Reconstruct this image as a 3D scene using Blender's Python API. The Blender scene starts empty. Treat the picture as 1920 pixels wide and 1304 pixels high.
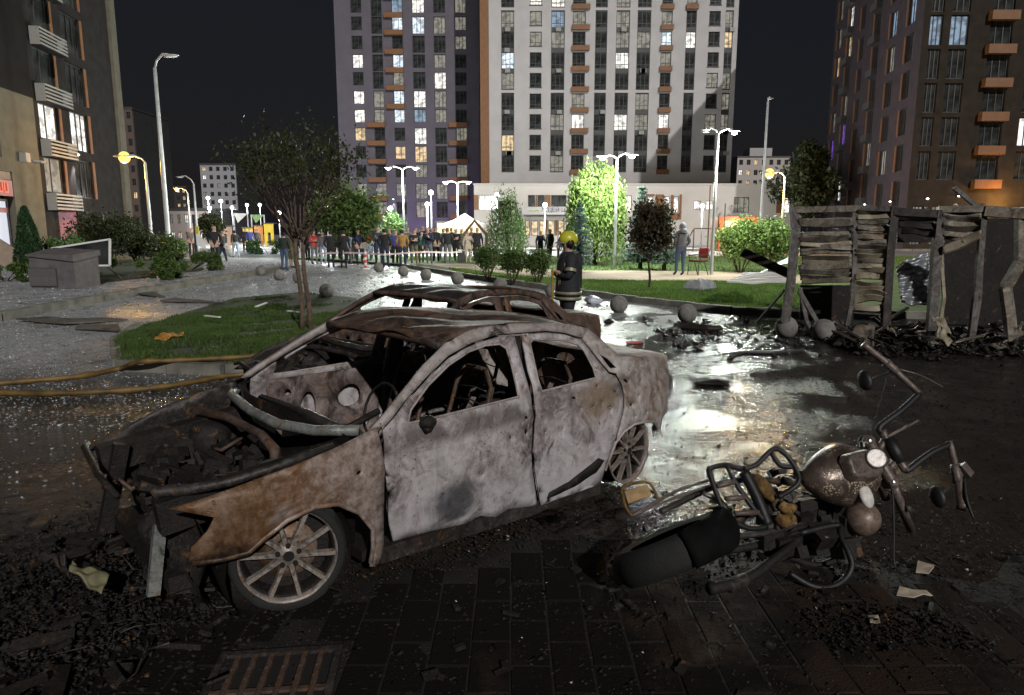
import bpy, bmesh, math, random
import numpy as np
from mathutils import Vector, Matrix
from mathutils.geometry import delaunay_2d_cdt

SC = bpy.context.scene
COL = SC.collection
rnd = random.Random(7)
NP = np.random.default_rng(11)
R = math.radians

# ------------------------------------------------------------------ camera
FPX, CAMH, HORIZ = 1300.0, 1.87, 435.0
PITCH = math.atan((652 - HORIZ) / FPX)
cam_d = bpy.data.cameras.new('camera')
cam_d.sensor_width = 36.0
cam_d.lens = FPX / 1920 * 36
cam_d.clip_start = 0.05
cam_d.clip_end = 2000
cam = bpy.data.objects.new('camera', cam_d)
COL.objects.link(cam)
cam.location = (0, 0, CAMH)
cam.rotation_euler = (math.pi / 2 - PITCH, 0, 0)
SC.camera = cam

# ------------------------------------------------------------------ night sky
world = bpy.data.worlds.new('World')
SC.world = world
world.use_nodes = True
wn = world.node_tree
bg = wn.nodes['Background']
sky = wn.nodes.new('ShaderNodeTexSky')
sky.sky_type = 'NISHITA'
sky.sun_disc = False
SUN_DIR = Vector((0.30, -0.82, 0.46)).normalized()      # towards the light
sky.sun_elevation = R(1.0)
sky.sun_rotation = math.atan2(SUN_DIR.x, SUN_DIR.y)
mixw = wn.nodes.new('ShaderNodeMix'); mixw.data_type = 'RGBA'
mixw.inputs[0].default_value = 0.93
mixw.inputs[7].default_value = (0.155, 0.165, 0.25, 1)   # even night glow of the city
wn.links.new(sky.outputs[0], mixw.inputs[6])
wn.links.new(mixw.outputs[2], bg.inputs[0])
bg.inputs[1].default_value = 0.05

sun_d = bpy.data.lights.new('sun', 'SUN')
sun_d.energy = 2.3
sun_d.angle = R(0.8)
sun_d.color = (1.0, 0.965, 0.93)
sun = bpy.data.objects.new('sun', sun_d)
COL.objects.link(sun)
sun.rotation_euler = (-SUN_DIR).to_track_quat('-Z', 'Y').to_euler()
sun.location = (20, -10, 20)

SC.view_settings.view_transform = 'Standard'
SC.view_settings.look = 'None'
SC.view_settings.exposure = 0.0
SC.view_settings.gamma = 1.0
SC.render.engine = 'CYCLES'
SC.cycles.use_denoising = True
SC.cycles.max_bounces = 5
SC.cycles.diffuse_bounces = 2
SC.cycles.glossy_bounces = 3
SC.cycles.transmission_bounces = 4
SC.cycles.sample_clamp_indirect = 4.0
SC.cycles.caustics_reflective = False
SC.cycles.caustics_refractive = False

# ------------------------------------------------------------------ ground relief and survey helpers
CP, SP = math.cos(PITCH), math.sin(PITCH)
def gz(x, y):
    t = min(max((y - 9) / 16, 0), 1)
    return .32 * t * t * (3 - 2 * t)
def sight(u, v):
    a = (u - 960) / FPX; b = -(v - 652) / FPX
    return (a, CP + b * SP, -SP + b * CP)
def gp(u, v, dz=0.0):
    """ground point seen in a direction; dz above the ground"""
    d = sight(u, v); zz = 0
    for i in range(40):
        t = (zz - CAMH) / d[2]; zz = .5 * zz + .5 * (gz(0, d[1] * t) + dz)
    return Vector((d[0] * t, d[1] * t, zz))
def at(u, v, y):
    d = sight(u, v); t = y / d[1]
    return Vector((d[0] * t, y, CAMH + d[2] * t))

# ------------------------------------------------------------------ object helpers
def tag(o, label=None, cat=None, group=None, kind=None):
    if label: o['label'] = label
    if cat: o['category'] = cat
    if group: o['group'] = group
    if kind: o['kind'] = kind
    return o
def empty(name, loc=(0, 0, 0), rz=0.0, label=None, cat=None, group=None):
    o = bpy.data.objects.new(name, None)
    COL.objects.link(o)
    o.location = loc; o.rotation_euler = (0, 0, rz)
    return tag(o, label, cat, group)
def link(name, me, mat=None, parent=None, loc=None, rz=None):
    o = bpy.data.objects.new(name, me)
    COL.objects.link(o)
    if mat is not None:
        if len(me.materials) == 0: me.materials.append(mat)
        elif me.materials[0] is not mat:
            o.material_slots[0].link = 'OBJECT'; o.material_slots[0].material = mat
    if parent is not None: o.parent = parent
    if loc is not None: o.location = loc
    if rz is not None: o.rotation_euler = (0, 0, rz)
    return o
def copy_tree(o, parent=None):
    c = o.copy(); COL.objects.link(c)
    if parent is not None: c.parent = parent
    for ch in list(o.children): copy_tree(ch, c)
    return c

class MB:
    def __init__(s): s.v = []; s.f = []; s.smooth = False
    def add(s, vs, fs):
        n = len(s.v); s.v += [tuple(p) for p in vs]; s.f += [tuple(i + n for i in q) for q in fs]; return s
    def box(s, c, size, rot=None):
        hx, hy, hz = size[0] / 2, size[1] / 2, size[2] / 2
        vs = [Vector((x, y, z)) for x in (-hx, hx) for y in (-hy, hy) for z in (-hz, hz)]
        if rot is not None:
            m = rot if isinstance(rot, Matrix) else Matrix.Rotation(rot, 3, 'Z')
            vs = [m @ p for p in vs]
        c = Vector(c)
        return s.add([p + c for p in vs], [(0, 1, 3, 2), (4, 6, 7, 5), (0, 4, 5, 1), (2, 3, 7, 6), (0, 2, 6, 4), (1, 5, 7, 3)])
    def bar(s, p, q, w, h=None, up=(0, 0, 1)):
        p, q = Vector(p), Vector(q); h = h or w
        d = (q - p); L = d.length
        if L < 1e-6: return s
        d /= L; u = Vector(up)
        if abs(d.dot(u)) > .98: u = Vector((0, 1, 0))
        sx = d.cross(u).normalized(); sz = sx.cross(d)
        vs = []
        for e in (p, q):
            for a, b in ((-1, -1), (1, -1), (1, 1), (-1, 1)): vs.append(e + sx * a * w / 2 + sz * b * h / 2)
        return s.add(vs, [(0, 1, 2, 3), (7, 6, 5, 4), (0, 4, 5, 1), (1, 5, 6, 2), (2, 6, 7, 3), (3, 7, 4, 0)])
    def tube(s, path, r, n=8, cap=True):
        P = [Vector(p) for p in path]; m = len(P)
        rs = r if isinstance(r, (list, tuple)) else [r] * m
        base = len(s.v); prev = None
        for i in range(m):
            d = (P[min(i + 1, m - 1)] - P[max(i - 1, 0)])
            d = d.normalized() if d.length > 1e-9 else Vector((0, 0, 1))
            if prev is None:
                u = Vector((0, 0, 1)) if abs(d.z) < .9 else Vector((1, 0, 0))
                a = d.cross(u).normalized()
            else:
                a = (prev - d * prev.dot(d))
                a = a.normalized() if a.length > 1e-6 else d.orthogonal().normalized()
            prev = a; b = d.cross(a)
            for k in range(n):
                t = 2 * math.pi * k / n
                s.v.append(tuple(P[i] + (a * math.cos(t) + b * math.sin(t)) * rs[i]))
        for i in range(m - 1):
            for k in range(n):
                a0 = base + i * n + k; a1 = base + i * n + (k + 1) % n
                s.f.append((a0, a1, a1 + n, a0 + n))
        if cap:
            s.f.append(tuple(base + k for k in range(n))[::-1])
            s.f.append(tuple(base + (m - 1) * n + k for k in range(n)))
        return s
    def lathe(s, prof, n=16, c=(0, 0, 0), rot=None, cap=True):
        base = len(s.v); c = Vector(c)
        for r_, z in prof:
            for k in range(n):
                t = 2 * math.pi * k / n
                p = Vector((r_ * math.cos(t), r_ * math.sin(t), z))
                if rot is not None: p = rot @ p
                s.v.append(tuple(p + c))
        for i in range(len(prof) - 1):
            for k in range(n):
                a0 = base + i * n + k; a1 = base + i * n + (k + 1) % n
                s.f.append((a0, a1, a1 + n, a0 + n))
        if cap:
            s.f.append(tuple(base + k for k in range(n))[::-1])
            s.f.append(tuple(base + (len(prof) - 1) * n + k for k in range(n)))
        return s
    def ball(s, c, r, n=12, m=8, sc=(1, 1, 1), rot=None):
        prof = [(max(1e-4, math.sin(math.pi * i / m)) * r, -math.cos(math.pi * i / m) * r) for i in range(m + 1)]
        k = len(s.v); s.lathe(prof, n, (0, 0, 0))
        for i in range(k, len(s.v)):
            p = Vector((s.v[i][0] * sc[0], s.v[i][1] * sc[1], s.v[i][2] * sc[2]))
            if rot is not None: p = rot @ p
            s.v[i] = tuple(p + Vector(c))
        return s
    def prism(s, pts, z0, z1):
        n = len(pts)
        vs = [(x, y, z0) for x, y in pts] + [(x, y, z1) for x, y in pts]
        return s.add(vs, [tuple(range(n))[::-1], tuple(range(n, 2 * n))] + [(i, (i + 1) % n, n + (i + 1) % n, n + i) for i in range(n)])
    def mesh(s, name='mesh', smooth=None):
        me = bpy.data.meshes.new(name)
        me.from_pydata(s.v, [], s.f); me.validate(); me.update()
        if s.smooth if smooth is None else smooth:
            me.shade_smooth()
        return me
    def build(s, name, mat=None, parent=None, smooth=False, loc=None, rz=None):
        return link(name, s.mesh(name, smooth), mat, parent, loc, rz)

def np_mesh(name, V, F):
    """V (n,3) array, F (m,k) array of equal-sided faces"""
    me = bpy.data.meshes.new(name)
    V = np.ascontiguousarray(V, dtype=np.float32); F = np.ascontiguousarray(F, dtype=np.int32)
    k = F.shape[1]
    me.vertices.add(len(V)); me.vertices.foreach_set('co', V.ravel())
    me.loops.add(F.size); me.loops.foreach_set('vertex_index', F.ravel())
    me.polygons.add(len(F)); me.polygons.foreach_set('loop_start', np.arange(0, F.size, k, dtype=np.int32))
    me.update(calc_edges=True)
    return me

def inside(p, poly):
    x, y = p; c = False; n = len(poly); j = n - 1
    for i in range(n):
        xi, yi = poly[i][0], poly[i][1]; xj, yj = poly[j][0], poly[j][1]
        if (yi > y) != (yj > y) and x < (xj - xi) * (y - yi) / (yj - yi) + xi: c = not c
        j = i
    return c
def dens(poly, sp):
    out = []
    n = len(poly)
    for i in range(n):
        a, b = Vector(poly[i][:2]), Vector(poly[(i + 1) % n][:2])
        k = max(1, int((b - a).length / sp))
        for j in range(k): out.append(a.lerp(b, j / k))
    return out
def sheet(outline, holes, sp, lift, jitter=0.25):
    """triangulated 2-D region with holes, lifted by lift(u,v)->3-D"""
    pts, edges = [], []
    loops = [dens(outline, sp)] + [dens(h, sp) for h in holes]
    for lp in loops:
        b = len(pts); pts += lp; n = len(lp)
        edges += [(b + i, b + (i + 1) % n) for i in range(n)]
    xs = [p[0] for p in loops[0]]; ys = [p[1] for p in loops[0]]
    r_ = random.Random(3)
    y = min(ys) + sp / 2
    while y < max(ys):
        x = min(xs) + sp / 2
        while x < max(xs):
            q = (x + r_.uniform(-jitter, jitter) * sp, y + r_.uniform(-jitter, jitter) * sp)
            if inside(q, loops[0]) and not any(inside(q, h) for h in loops[1:]):
                if all((q[0] - p[0]) ** 2 + (q[1] - p[1]) ** 2 > (sp * .45) ** 2 for p in pts[:sum(len(l) for l in loops)]):
                    pts.append(Vector(q))
            x += sp
        y += sp
    vo, eo, fo, _, _, _ = delaunay_2d_cdt([Vector(p[:2]) for p in pts], edges, [], 0, 1e-5)
    F = []
    for f in fo:
        cx = sum(vo[i][0] for i in f) / len(f); cy = sum(vo[i][1] for i in f) / len(f)
        if inside((cx, cy), outline) and not any(inside((cx, cy), h) for h in holes): F.append(tuple(f))
    mb = MB(); mb.v = [tuple(lift(p[0], p[1])) for p in vo]; mb.f = F
    return mb
def solid(o, t, off=-1):
    m = o.modifiers.new('thickness', 'SOLIDIFY'); m.thickness = t; m.offset = off; return o

# ------------------------------------------------------------------ materials
class Nt:
    def __init__(s, name):
        s.mat = bpy.data.materials.new(name); s.mat.use_nodes = True
        s.t = s.mat.node_tree; s.b = s.t.nodes['Principled BSDF']
    def n(s, typ): return s.t.nodes.new(typ)
    def put(s, sock, val):
        if isinstance(val, bpy.types.NodeSocket): s.t.links.new(val, sock)
        elif isinstance(val, (tuple, list)): sock.default_value = tuple(val) + ((1,) if len(val) == 3 and len(sock.default_value) == 4 else ())
        else: sock.default_value = val
    def pos(s, world=True):
        if world: return s.n('ShaderNodeNewGeometry').outputs['Position']
        return s.n('ShaderNodeTexCoord').outputs['Object']
    def xyz(s, vec):
        q = s.n('ShaderNodeSeparateXYZ'); s.put(q.inputs[0], vec); return q.outputs
    def scale(s, vec, sc):
        q = s.n('ShaderNodeVectorMath'); q.operation = 'MULTIPLY'; s.put(q.inputs[0], vec); q.inputs[1].default_value = sc; return q.outputs[0]
    def noise(s, vec, sc, det=4, rough=.55, dist=0):
        q = s.n('ShaderNodeTexNoise'); s.put(q.inputs['Vector'], vec)
        q.inputs['Scale'].default_value = sc; q.inputs['Detail'].default_value = det
        q.inputs['Roughness'].default_value = rough; q.inputs['Distortion'].default_value = dist
        return q.outputs[0]
    def voro(s, vec, sc, feat='F1'):
        q = s.n('ShaderNodeTexVoronoi'); q.feature = feat; s.put(q.inputs['Vector'], vec); q.inputs['Scale'].default_value = sc
        return q.outputs
    def ramp(s, fac, stops):
        q = s.n('ShaderNodeValToRGB'); s.put(q.inputs[0], fac); e = q.color_ramp.elements
        while len(e) < len(stops): e.new(.5)
        for el, (p_, c_) in zip(e, stops):
            el.position = p_; c_ = (c_, c_, c_) if not isinstance(c_, (tuple, list)) else c_
            el.color = (c_[0], c_[1], c_[2], 1)
        return q.outputs[0]
    def mix(s, fac, a, b):
        q = s.n('ShaderNodeMix'); q.data_type = 'RGBA'
        s.put(q.inputs[0], fac); s.put(q.inputs[6], a); s.put(q.inputs[7], b); return q.outputs[2]
    def m(s, op, a, b=None, c=None, clamp=False):
        q = s.n('ShaderNodeMath'); q.operation = op; q.use_clamp = clamp
        s.put(q.inputs[0], a)
        if b is not None: s.put(q.inputs[1], b)
        if c is not None: s.put(q.inputs[2], c)
        return q.outputs[0]
    def sstep(s, v, a, b, lo=0., hi=1.):
        q = s.n('ShaderNodeMapRange'); q.interpolation_type = 'SMOOTHSTEP'; s.put(q.inputs[0], v)
        q.inputs[1].default_value = a; q.inputs[2].default_value = b; q.inputs[3].default_value = lo; q.inputs[4].default_value = hi
        return q.outputs[0]
    def bump(s, h, strength=.3, dist=.02):
        q = s.n('ShaderNodeBump'); s.put(q.inputs['Height'], h); q.inputs['Strength'].default_value = strength; q.inputs['Distance'].default_value = dist
        s.t.links.new(q.outputs[0], s.b.inputs['Normal']); return q.outputs[0]
    def set(s, **k):
        names = dict(color='Base Color', rough='Roughness', metal='Metallic', spec='Specular IOR Level', coat='Coat Weight', emis='Emission Color', es='Emission Strength', alpha='Alpha', trans='Transmission Weight', ior='IOR')
        for a, v in k.items(): s.put(s.b.inputs[names[a]], v)
        return s

def plain(name, col, rough=.7, metal=0., var=.25, sc=6., bump=0., spec=.5):
    """one colour with gentle cloudy variation and wear"""
    g = Nt(name); p = g.pos(False)
    n1 = g.noise(p, sc, 5)
    lo = tuple(c * (1 - var) for c in col); hi = tuple(min(1, c * (1 + var)) for c in col)
    g.set(color=g.ramp(n1, [(.3, lo), (.7, hi)]), rough=rough, metal=metal, spec=spec)
    if bump: g.bump(g.noise(p, sc * 6, 4), bump, .01)
    return g.mat
def lit(name, col, st, streak=8.0, lo=.45):
    """a lit room behind curtains: the pane gives off light"""
    g = Nt(name)
    oi = g.n('ShaderNodeObjectInfo')
    p = g.pos(False)
    q = g.n('ShaderNodeVectorMath'); q.operation = 'ADD'; g.put(q.inputs[0], p)
    cx = g.n('ShaderNodeCombineXYZ'); g.put(cx.inputs[0], g.m('MULTIPLY', oi.outputs['Random'], 57.)); g.put(cx.inputs[2], g.m('MULTIPLY', oi.outputs['Random'], 31.))
    g.put(q.inputs[1], cx.outputs[0])
    n1 = g.noise(g.scale(q.outputs[0], (1.6, 1, .25)), streak / 3, 4)
    n2 = g.noise(g.scale(q.outputs[0], (.6, 1, .9)), 2.2, 2)
    f = g.m('MULTIPLY', g.sstep(n1, .35, .62, max(lo, .72), 1.), g.sstep(n2, .38, .56, .38, 1.))
    g.set(color=(.1, .1, .1), rough=.15, emis=col, es=g.m('MULTIPLY', f, st))
    return g.mat

def burnt(name, stops, rust=.0, soot=.3, sc=3.2, rough=.75, bump=.35, white=0., streak=0., extra=None):
    g = Nt(name); p = g.pos(False)
    n1 = g.noise(p, sc, 10, .68, .9)
    c = g.ramp(n1, stops)
    n5 = g.noise(p, sc * 8, 6, .7)
    c = g.mix(g.sstep(n5, .45, .72, 0, .40), c, tuple(min(1, x * 1.25) for x in stops[-1][1]))
    n2 = g.noise(p, sc * .8, 8, .65, 1.6)
    c = g.mix(g.sstep(n2, .60 - rust * .28, .68, 0, .85), c, g.ramp(n5, [(.35, (.10, .045, .016)), (.6, (.21, .105, .042))]))
    n3 = g.noise(g.scale(p, (1, 1, .7)), sc * .75, 9, .68, 1.2)
    c = g.mix(g.sstep(n3, .62 - soot * .28, .70 - soot * .16, 0, .9), c, (.018, .014, .012))
    n4 = g.noise(p, sc * 13, 3)
    c = g.mix(g.sstep(n4, .64, .70, 0, .7), c, (.03, .022, .018))
    if white:
        n6 = g.noise(g.scale(p, (1, 1, 1.3)), sc * 1.1, 9, .66, 1.0)
        c = g.mix(g.sstep(n6, .60 - white * .2, .64, 0, .75), c, (.50, .475, .48))
    if streak:
        n7 = g.noise(g.scale(p, (1, 1, .18)), sc * 5, 6, .6)
        c = g.mix(g.sstep(n7, .52, .66, 0, streak), c, (.06, .045, .038))
    if extra: c = extra(g, p, c, n1, n2, n5)
    g.set(color=c, rough=g.ramp(n5, [(.3, max(.2, rough - .25)), (.7, rough + .1)]), metal=.15, spec=.4)
    h = g.m('ADD', g.m('MULTIPLY', n1, .35), g.m('MULTIPLY', n5, .45))
    h = g.m('SUBTRACT', h, g.m('MULTIPLY', g.sstep(n4, .62, .70), .35))
    g.bump(h, bump, .02)
    return g.mat

def door_marks(g, p, c, n1, n2, n5):
    """burn marks that belong to the doors: sooty band below the windows, ash-white skirts, one blue-black patch"""
    x, y, z = g.xyz(p)
    d1 = g.m('ABSOLUTE', g.m('SUBTRACT', z, .775))
    c = g.mix(g.m('MULTIPLY', g.sstep(d1, .10, .02), g.sstep(n1, .40, .56, 0, .8)), c, (.065, .05, .045))
    c = g.mix(g.m('MULTIPLY', g.sstep(z, .50, .24), g.sstep(n2, .42, .54, 0, .75)), c, (.47, .455, .47))
    q = g.m('ADD', g.m('POWER', g.m('MULTIPLY', g.m('ADD', x, .98), 1.0), 2.), g.m('POWER', g.m('MULTIPLY', g.m('SUBTRACT', z, .33), 1.5), 2.))
    q = g.m('ADD', g.m('SQRT', q), g.m('MULTIPLY', g.m('SUBTRACT', n2, .5), .5))
    c = g.mix(g.sstep(q, .26, .08, 0, .85), c, (.045, .045, .055))
    q2 = g.m('ADD', g.m('POWER', g.m('ADD', x, 2.25), 2.), g.m('POWER', g.m('MULTIPLY', g.m('SUBTRACT', z, .72), 1.6), 2.))
    q2 = g.m('ADD', g.m('SQRT', q2), g.m('MULTIPLY', g.m('SUBTRACT', n1, .5), .7))
    return g.mix(g.sstep(q2, .30, .10, 0, .6), c, (.22, .15, .075))
def wing_marks(g, p, c, n1, n2, n5):
    """front wing: bare pale steel towards the door, thick rust towards the nose"""
    x, y, z = g.xyz(p)
    f = g.m('ADD', x, g.m('MULTIPLY', g.m('SUBTRACT', n2, .5), .9))
    c = g.mix(g.sstep(f, -.02, -.32, 0, .8), c, g.ramp(n5, [(.35, (.17, .125, .105)), (.6, (.36, .305, .28))]))
    c = g.mix(g.sstep(f, .0, .22, 0, .75), c, g.ramp(n5, [(.35, (.075, .032, .010)), (.62, (.14, .074, .030))]))
    e = g.m('ADD', g.m('SUBTRACT', z, .42), g.m('MULTIPLY', g.m('SUBTRACT', n1, .5), .5))
    return g.mix(g.m('MULTIPLY', g.sstep(e, .10, -.05), g.sstep(x, -.05, .2, 0, .9)), c, (.02, .014, .011))
MAT = {}
MAT['ash'] = burnt('ash_grey_burnt_steel', [(.34, (.085, .07, .066)), (.43, (.22, .19, .185)), (.51, (.36, .325, .33)), (.62, (.52, .49, .505))], rust=.10, soot=.14, white=.40, streak=.22, extra=door_marks)
MAT['ash2'] = burnt('ash_grey_brown_steel', [(.34, (.09, .07, .06)), (.44, (.24, .205, .18)), (.54, (.38, .34, .32)), (.65, (.50, .47, .46))], rust=.30, soot=.14, white=.28, sc=2.8, streak=.2)
MAT['frame'] = burnt('pale_scorched_steel', [(.3, (.16, .13, .12)), (.5, (.34, .30, .29)), (.7, (.46, .42, .40))], rust=.05, soot=.05, sc=5)
MAT['rust'] = burnt('rusty_burnt_steel', [(.34, (.035, .02, .013)), (.44, (.14, .068, .028)), (.53, (.21, .135, .095)), (.64, (.38, .31, .27))], rust=.45, soot=.25, sc=3.4, rough=.55, streak=.25, extra=wing_marks)
MAT['brown'] = burnt('brown_burnt_steel', [(.3, (.025, .017, .013)), (.5, (.085, .055, .042)), (.7, (.17, .12, .10))], rust=.4, soot=.4, sc=4)
MAT['inner'] = burnt('inner_door_steel', [(.3, (.05, .035, .032)), (.5, (.17, .13, .12)), (.7, (.30, .25, .24))], rust=.2, soot=.35, sc=5)
MAT['char'] = burnt('charred_black', [(.3, (.006, .005, .005)), (.55, (.013, .011, .010)), (.75, (.035, .029, .026))], rust=.05, soot=.6, sc=7, rough=.7, bump=.8)
MAT['soot'] = burnt('sooty_metal', [(.3, (.012, .011, .010)), (.55, (.035, .031, .029)), (.75, (.10, .09, .085))], rust=.12, soot=.4, sc=6, rough=.55)
MAT['alu'] = burnt('scorched_alloy', [(.3, (.06, .048, .04)), (.5, (.22, .19, .165)), (.7, (.40, .36, .33))], rust=.22, soot=.02, sc=9, rough=.5, bump=.15)
MAT['greymetal'] = burnt('scorched_grey_metal', [(.3, (.07, .075, .07)), (.5, (.17, .18, .17)), (.7, (.30, .31, .29))], rust=.1, soot=.15, sc=7, rough=.45)
MAT['rubber'] = plain('burnt_rubber', (.012, .012, .012), .85, sc=12, bump=.4)
MAT['hole_shade'] = plain('painted_hole_shade', (.008, .007, .006), .9)  # near-black colour painting the dark inside holes that are not cut
MAT['black'] = plain('black_paint', (.012, .012, .013), .35, sc=8)
MAT['chrome'] = plain('sooty_chrome', (.5, .47, .44), .28, 1.0, .3, 10)
MAT['concrete'] = plain('concrete', (.30, .29, .26), .85, var=.3, sc=7, bump=.3)
MAT['ballstone'] = plain('sooty_ball_concrete', (.17, .165, .15), .85, var=.4, sc=6, bump=.4)
MAT['kerb'] = plain('kerb_concrete', (.17, .165, .14), .75, var=.4, sc=4, bump=.3)
MAT['steel'] = plain('galvanised_steel', (.42, .43, .43), .5, .3, .15, 3)
MAT['darksteel'] = plain('dark_steel', (.05, .05, .05), .5, .3)
MAT['bark'] = plain('tree_bark', (.11, .075, .05), .9, var=.5, sc=14, bump=.7)
MAT['darkbark'] = plain('dark_bark', (.05, .038, .028), .9, var=.5, sc=14, bump=.6)
MAT['orange'] = plain('orange_panel', (.17, .074, .025), .6, var=.15, sc=2)
MAT['whitewall'] = plain('white_render', (.42, .405, .405), .85, var=.08, sc=.5, bump=.1, spec=.12)
MAT['greywall'] = plain('grey_render', (.112, .102, .122), .85, var=.10, sc=.5, bump=.1, spec=.12)
MAT['darkclad'] = plain('dark_cladding', (.045, .045, .045), .6, var=.2, sc=1)
MAT['winframe'] = plain('dark_window_frame', (.03, .03, .032), .5)
MAT['whitepaint'] = plain('white_paint', (.72, .72, .70), .5, var=.08)
MAT['lowwall'] = plain('cream_render', (.46, .43, .40), .85, var=.07, sc=.4, bump=.1, spec=.12)
MAT['brownwall'] = plain('brown_brick_render', (.030, .024, .019), .85, var=.25, sc=1.2, bump=.2, spec=.12)
MAT['violetwall'] = plain('dark_violet_brown_render', (.055, .043, .050), .85, var=.2, sc=1.2, bump=.2, spec=.12)
MAT['beige'] = plain('beige_render', (.105, .097, .075), .9, var=.16, sc=1.5, bump=.25, spec=.12)
MAT['charcoal'] = plain('charcoal_render', (.022, .020, .019), .9, var=.25, sc=1.5, bump=.2, spec=.12)
MAT['balcony'] = plain('pale_balcony_metal', (.24, .235, .215), .5, var=.1)
g = Nt('dark_glass'); p = g.pos(False)
g.set(color=g.ramp(g.noise(p, 1.3, 3), [(.35, (.012, .014, .014)), (.7, (.05, .054, .052))]), rough=.12, spec=.6); MAT['glass'] = g.mat
MAT['litW'] = lit('lit_window_white', (1, .97, .90), 1.5)
MAT['litC'] = lit('lit_window_cool', (.78, .90, 1.0), 1.3)
MAT['litY'] = lit('lit_window_warm', (1, .72, .38), 1.0)
MAT['litD'] = lit('lit_window_dim', (.95, .90, .72), .28)
MAT['litB'] = lit('lit_window_blue', (.45, .68, .95), .5)
MAT['litV'] = lit('lit_window_violet', (.35, .12, 1.0), .8)
def emit(name, col, st):
    g = Nt(name); g.set(color=(.04, .04, .04), rough=.4, emis=col, es=st); return g.mat
MAT['lampW'] = emit('lamp_white', (.95, 1, .93), 14)
MAT['lampO'] = emit('lamp_sodium', (1, .50, .10), 2.6)
MAT['lampC'] = emit('lamp_cool', (.92, .96, 1), 10)
MAT['signlit'] = emit('lit_shop_interior', (.85, .88, 1), .75)
MAT['signred'] = emit('red_lit_sign', (.8, .07, .03), .28)
def leafmat(name, c1, c2, rough=.55):
    g = Nt(name); gi = g.n('ShaderNodeNewGeometry')
    rndv = gi.outputs['Random Per Island']
    n1 = g.noise(gi.outputs['Position'], 1.7, 3)
    c = g.mix(rndv, c1, c2); c = g.mix(g.sstep(n1, .35, .65, 0, .5), c, tuple(x * .55 for x in c1))
    g.set(color=c, rough=rough, spec=.35)
    # light passes through thin leaves
    tr = g.n('ShaderNodeBsdfTranslucent'); g.put(tr.inputs[0], c)
    ad = g.n('ShaderNodeMixShader'); ad.inputs[0].default_value = .3
    out = g.t.nodes['Material Output']
    g.t.links.new(g.b.outputs[0], ad.inputs[1]); g.t.links.new(tr.outputs[0], ad.inputs[2]); g.t.links.new(ad.outputs[0], out.inputs[0])
    return g.mat
MAT['leaf'] = leafmat('leaf_green', (.055, .10, .025), (.11, .16, .04))
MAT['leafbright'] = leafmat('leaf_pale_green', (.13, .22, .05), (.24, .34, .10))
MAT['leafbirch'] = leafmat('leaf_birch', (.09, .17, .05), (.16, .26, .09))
MAT['leafdark'] = leafmat('leaf_dark_olive', (.025, .035, .012), (.06, .07, .022))
MAT['leafred'] = leafmat('leaf_brown_red', (.048, .034, .02), (.085, .070, .036))
MAT['needle'] = leafmat('needle_blue_green', (.09, .15, .12), (.16, .24, .20))
MAT['thuja'] = leafmat('thuja_green', (.025, .065, .022), (.05, .11, .04))
MAT['hedge'] = leafmat('hedge_green', (.05, .10, .02), (.12, .19, .04))
MAT['grass'] = leafmat('grass_blade', (.045, .085, .015), (.09, .14, .03), .6)
MAT['lawnsoil'] = plain('green_lawn_base', (.055, .095, .022), .95, var=.5, sc=2.5, bump=.5)
MAT['lawn'] = leafmat('lawn_blade', (.09, .17, .03), (.17, .27, .06), .6)
MAT['soil'] = plain('lawn_soil', (.030, .040, .014), .95, var=.5, sc=3, bump=.5)
MAT['skin'] = plain('skin', (.42, .27, .20), .6, var=.1)
MAT['shoe'] = plain('shoe_black', (.02, .02, .02), .6)

# ================================================================== THE GROUND
g = Nt('wet_ground')
P = g.pos(True); X, Y, Z = g.xyz(P)
nb = g.noise(P, .35, 4); nm = g.noise(P, 3.2, 8, .68, .6); nf = g.noise(P, 22, 5, .65); nff = g.noise(P, 60, 4, .75)
q = g.m('SUBTRACT', Y, g.m('MULTIPLY', X, .62))
q = g.m('ADD', q, g.m('MULTIPLY', g.m('SUBTRACT', nb, .5), 7.0))
light = g.sstep(q, 10.2, 15.5)
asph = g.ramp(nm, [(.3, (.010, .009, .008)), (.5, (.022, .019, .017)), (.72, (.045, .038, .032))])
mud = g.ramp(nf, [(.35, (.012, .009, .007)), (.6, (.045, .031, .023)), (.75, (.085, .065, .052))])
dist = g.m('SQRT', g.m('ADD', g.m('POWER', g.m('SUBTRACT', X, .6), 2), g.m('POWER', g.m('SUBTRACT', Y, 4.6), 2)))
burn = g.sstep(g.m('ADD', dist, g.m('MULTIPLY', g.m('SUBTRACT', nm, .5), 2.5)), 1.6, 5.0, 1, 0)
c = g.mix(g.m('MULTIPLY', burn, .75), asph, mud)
pale = g.ramp(nff, [(.38, (.13, .135, .14)), (.52, (.34, .35, .36)), (.66, (.62, .63, .64))])
pale = g.mix(g.sstep(nm, .52, .68, 0, .75), pale, (.05, .05, .045))
c = g.mix(light, c, pale)
pud = g.sstep(g.noise(P, .9, 7, .6, .5), .43, .56)          # 0 where water stands
ro = g.m('ADD', .055, g.m('MULTIPLY', g.m('MULTIPLY', pud, nf), .48))
ro = g.m('ADD', ro, g.m('MULTIPLY', light, .22))
g.set(color=c, rough=ro, spec=.36)
h = g.m('ADD', g.m('MULTIPLY', nf, .8), g.m('MULTIPLY', nff, .45))
h = g.m('MULTIPLY', h, g.m('ADD', .30, g.m('MULTIPLY', pud, .70)))
h = g.m('ADD', h, g.m('MULTIPLY', nm, .5))
g.bump(h, .55, .03)
MAT['ground'] = g.mat

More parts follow.
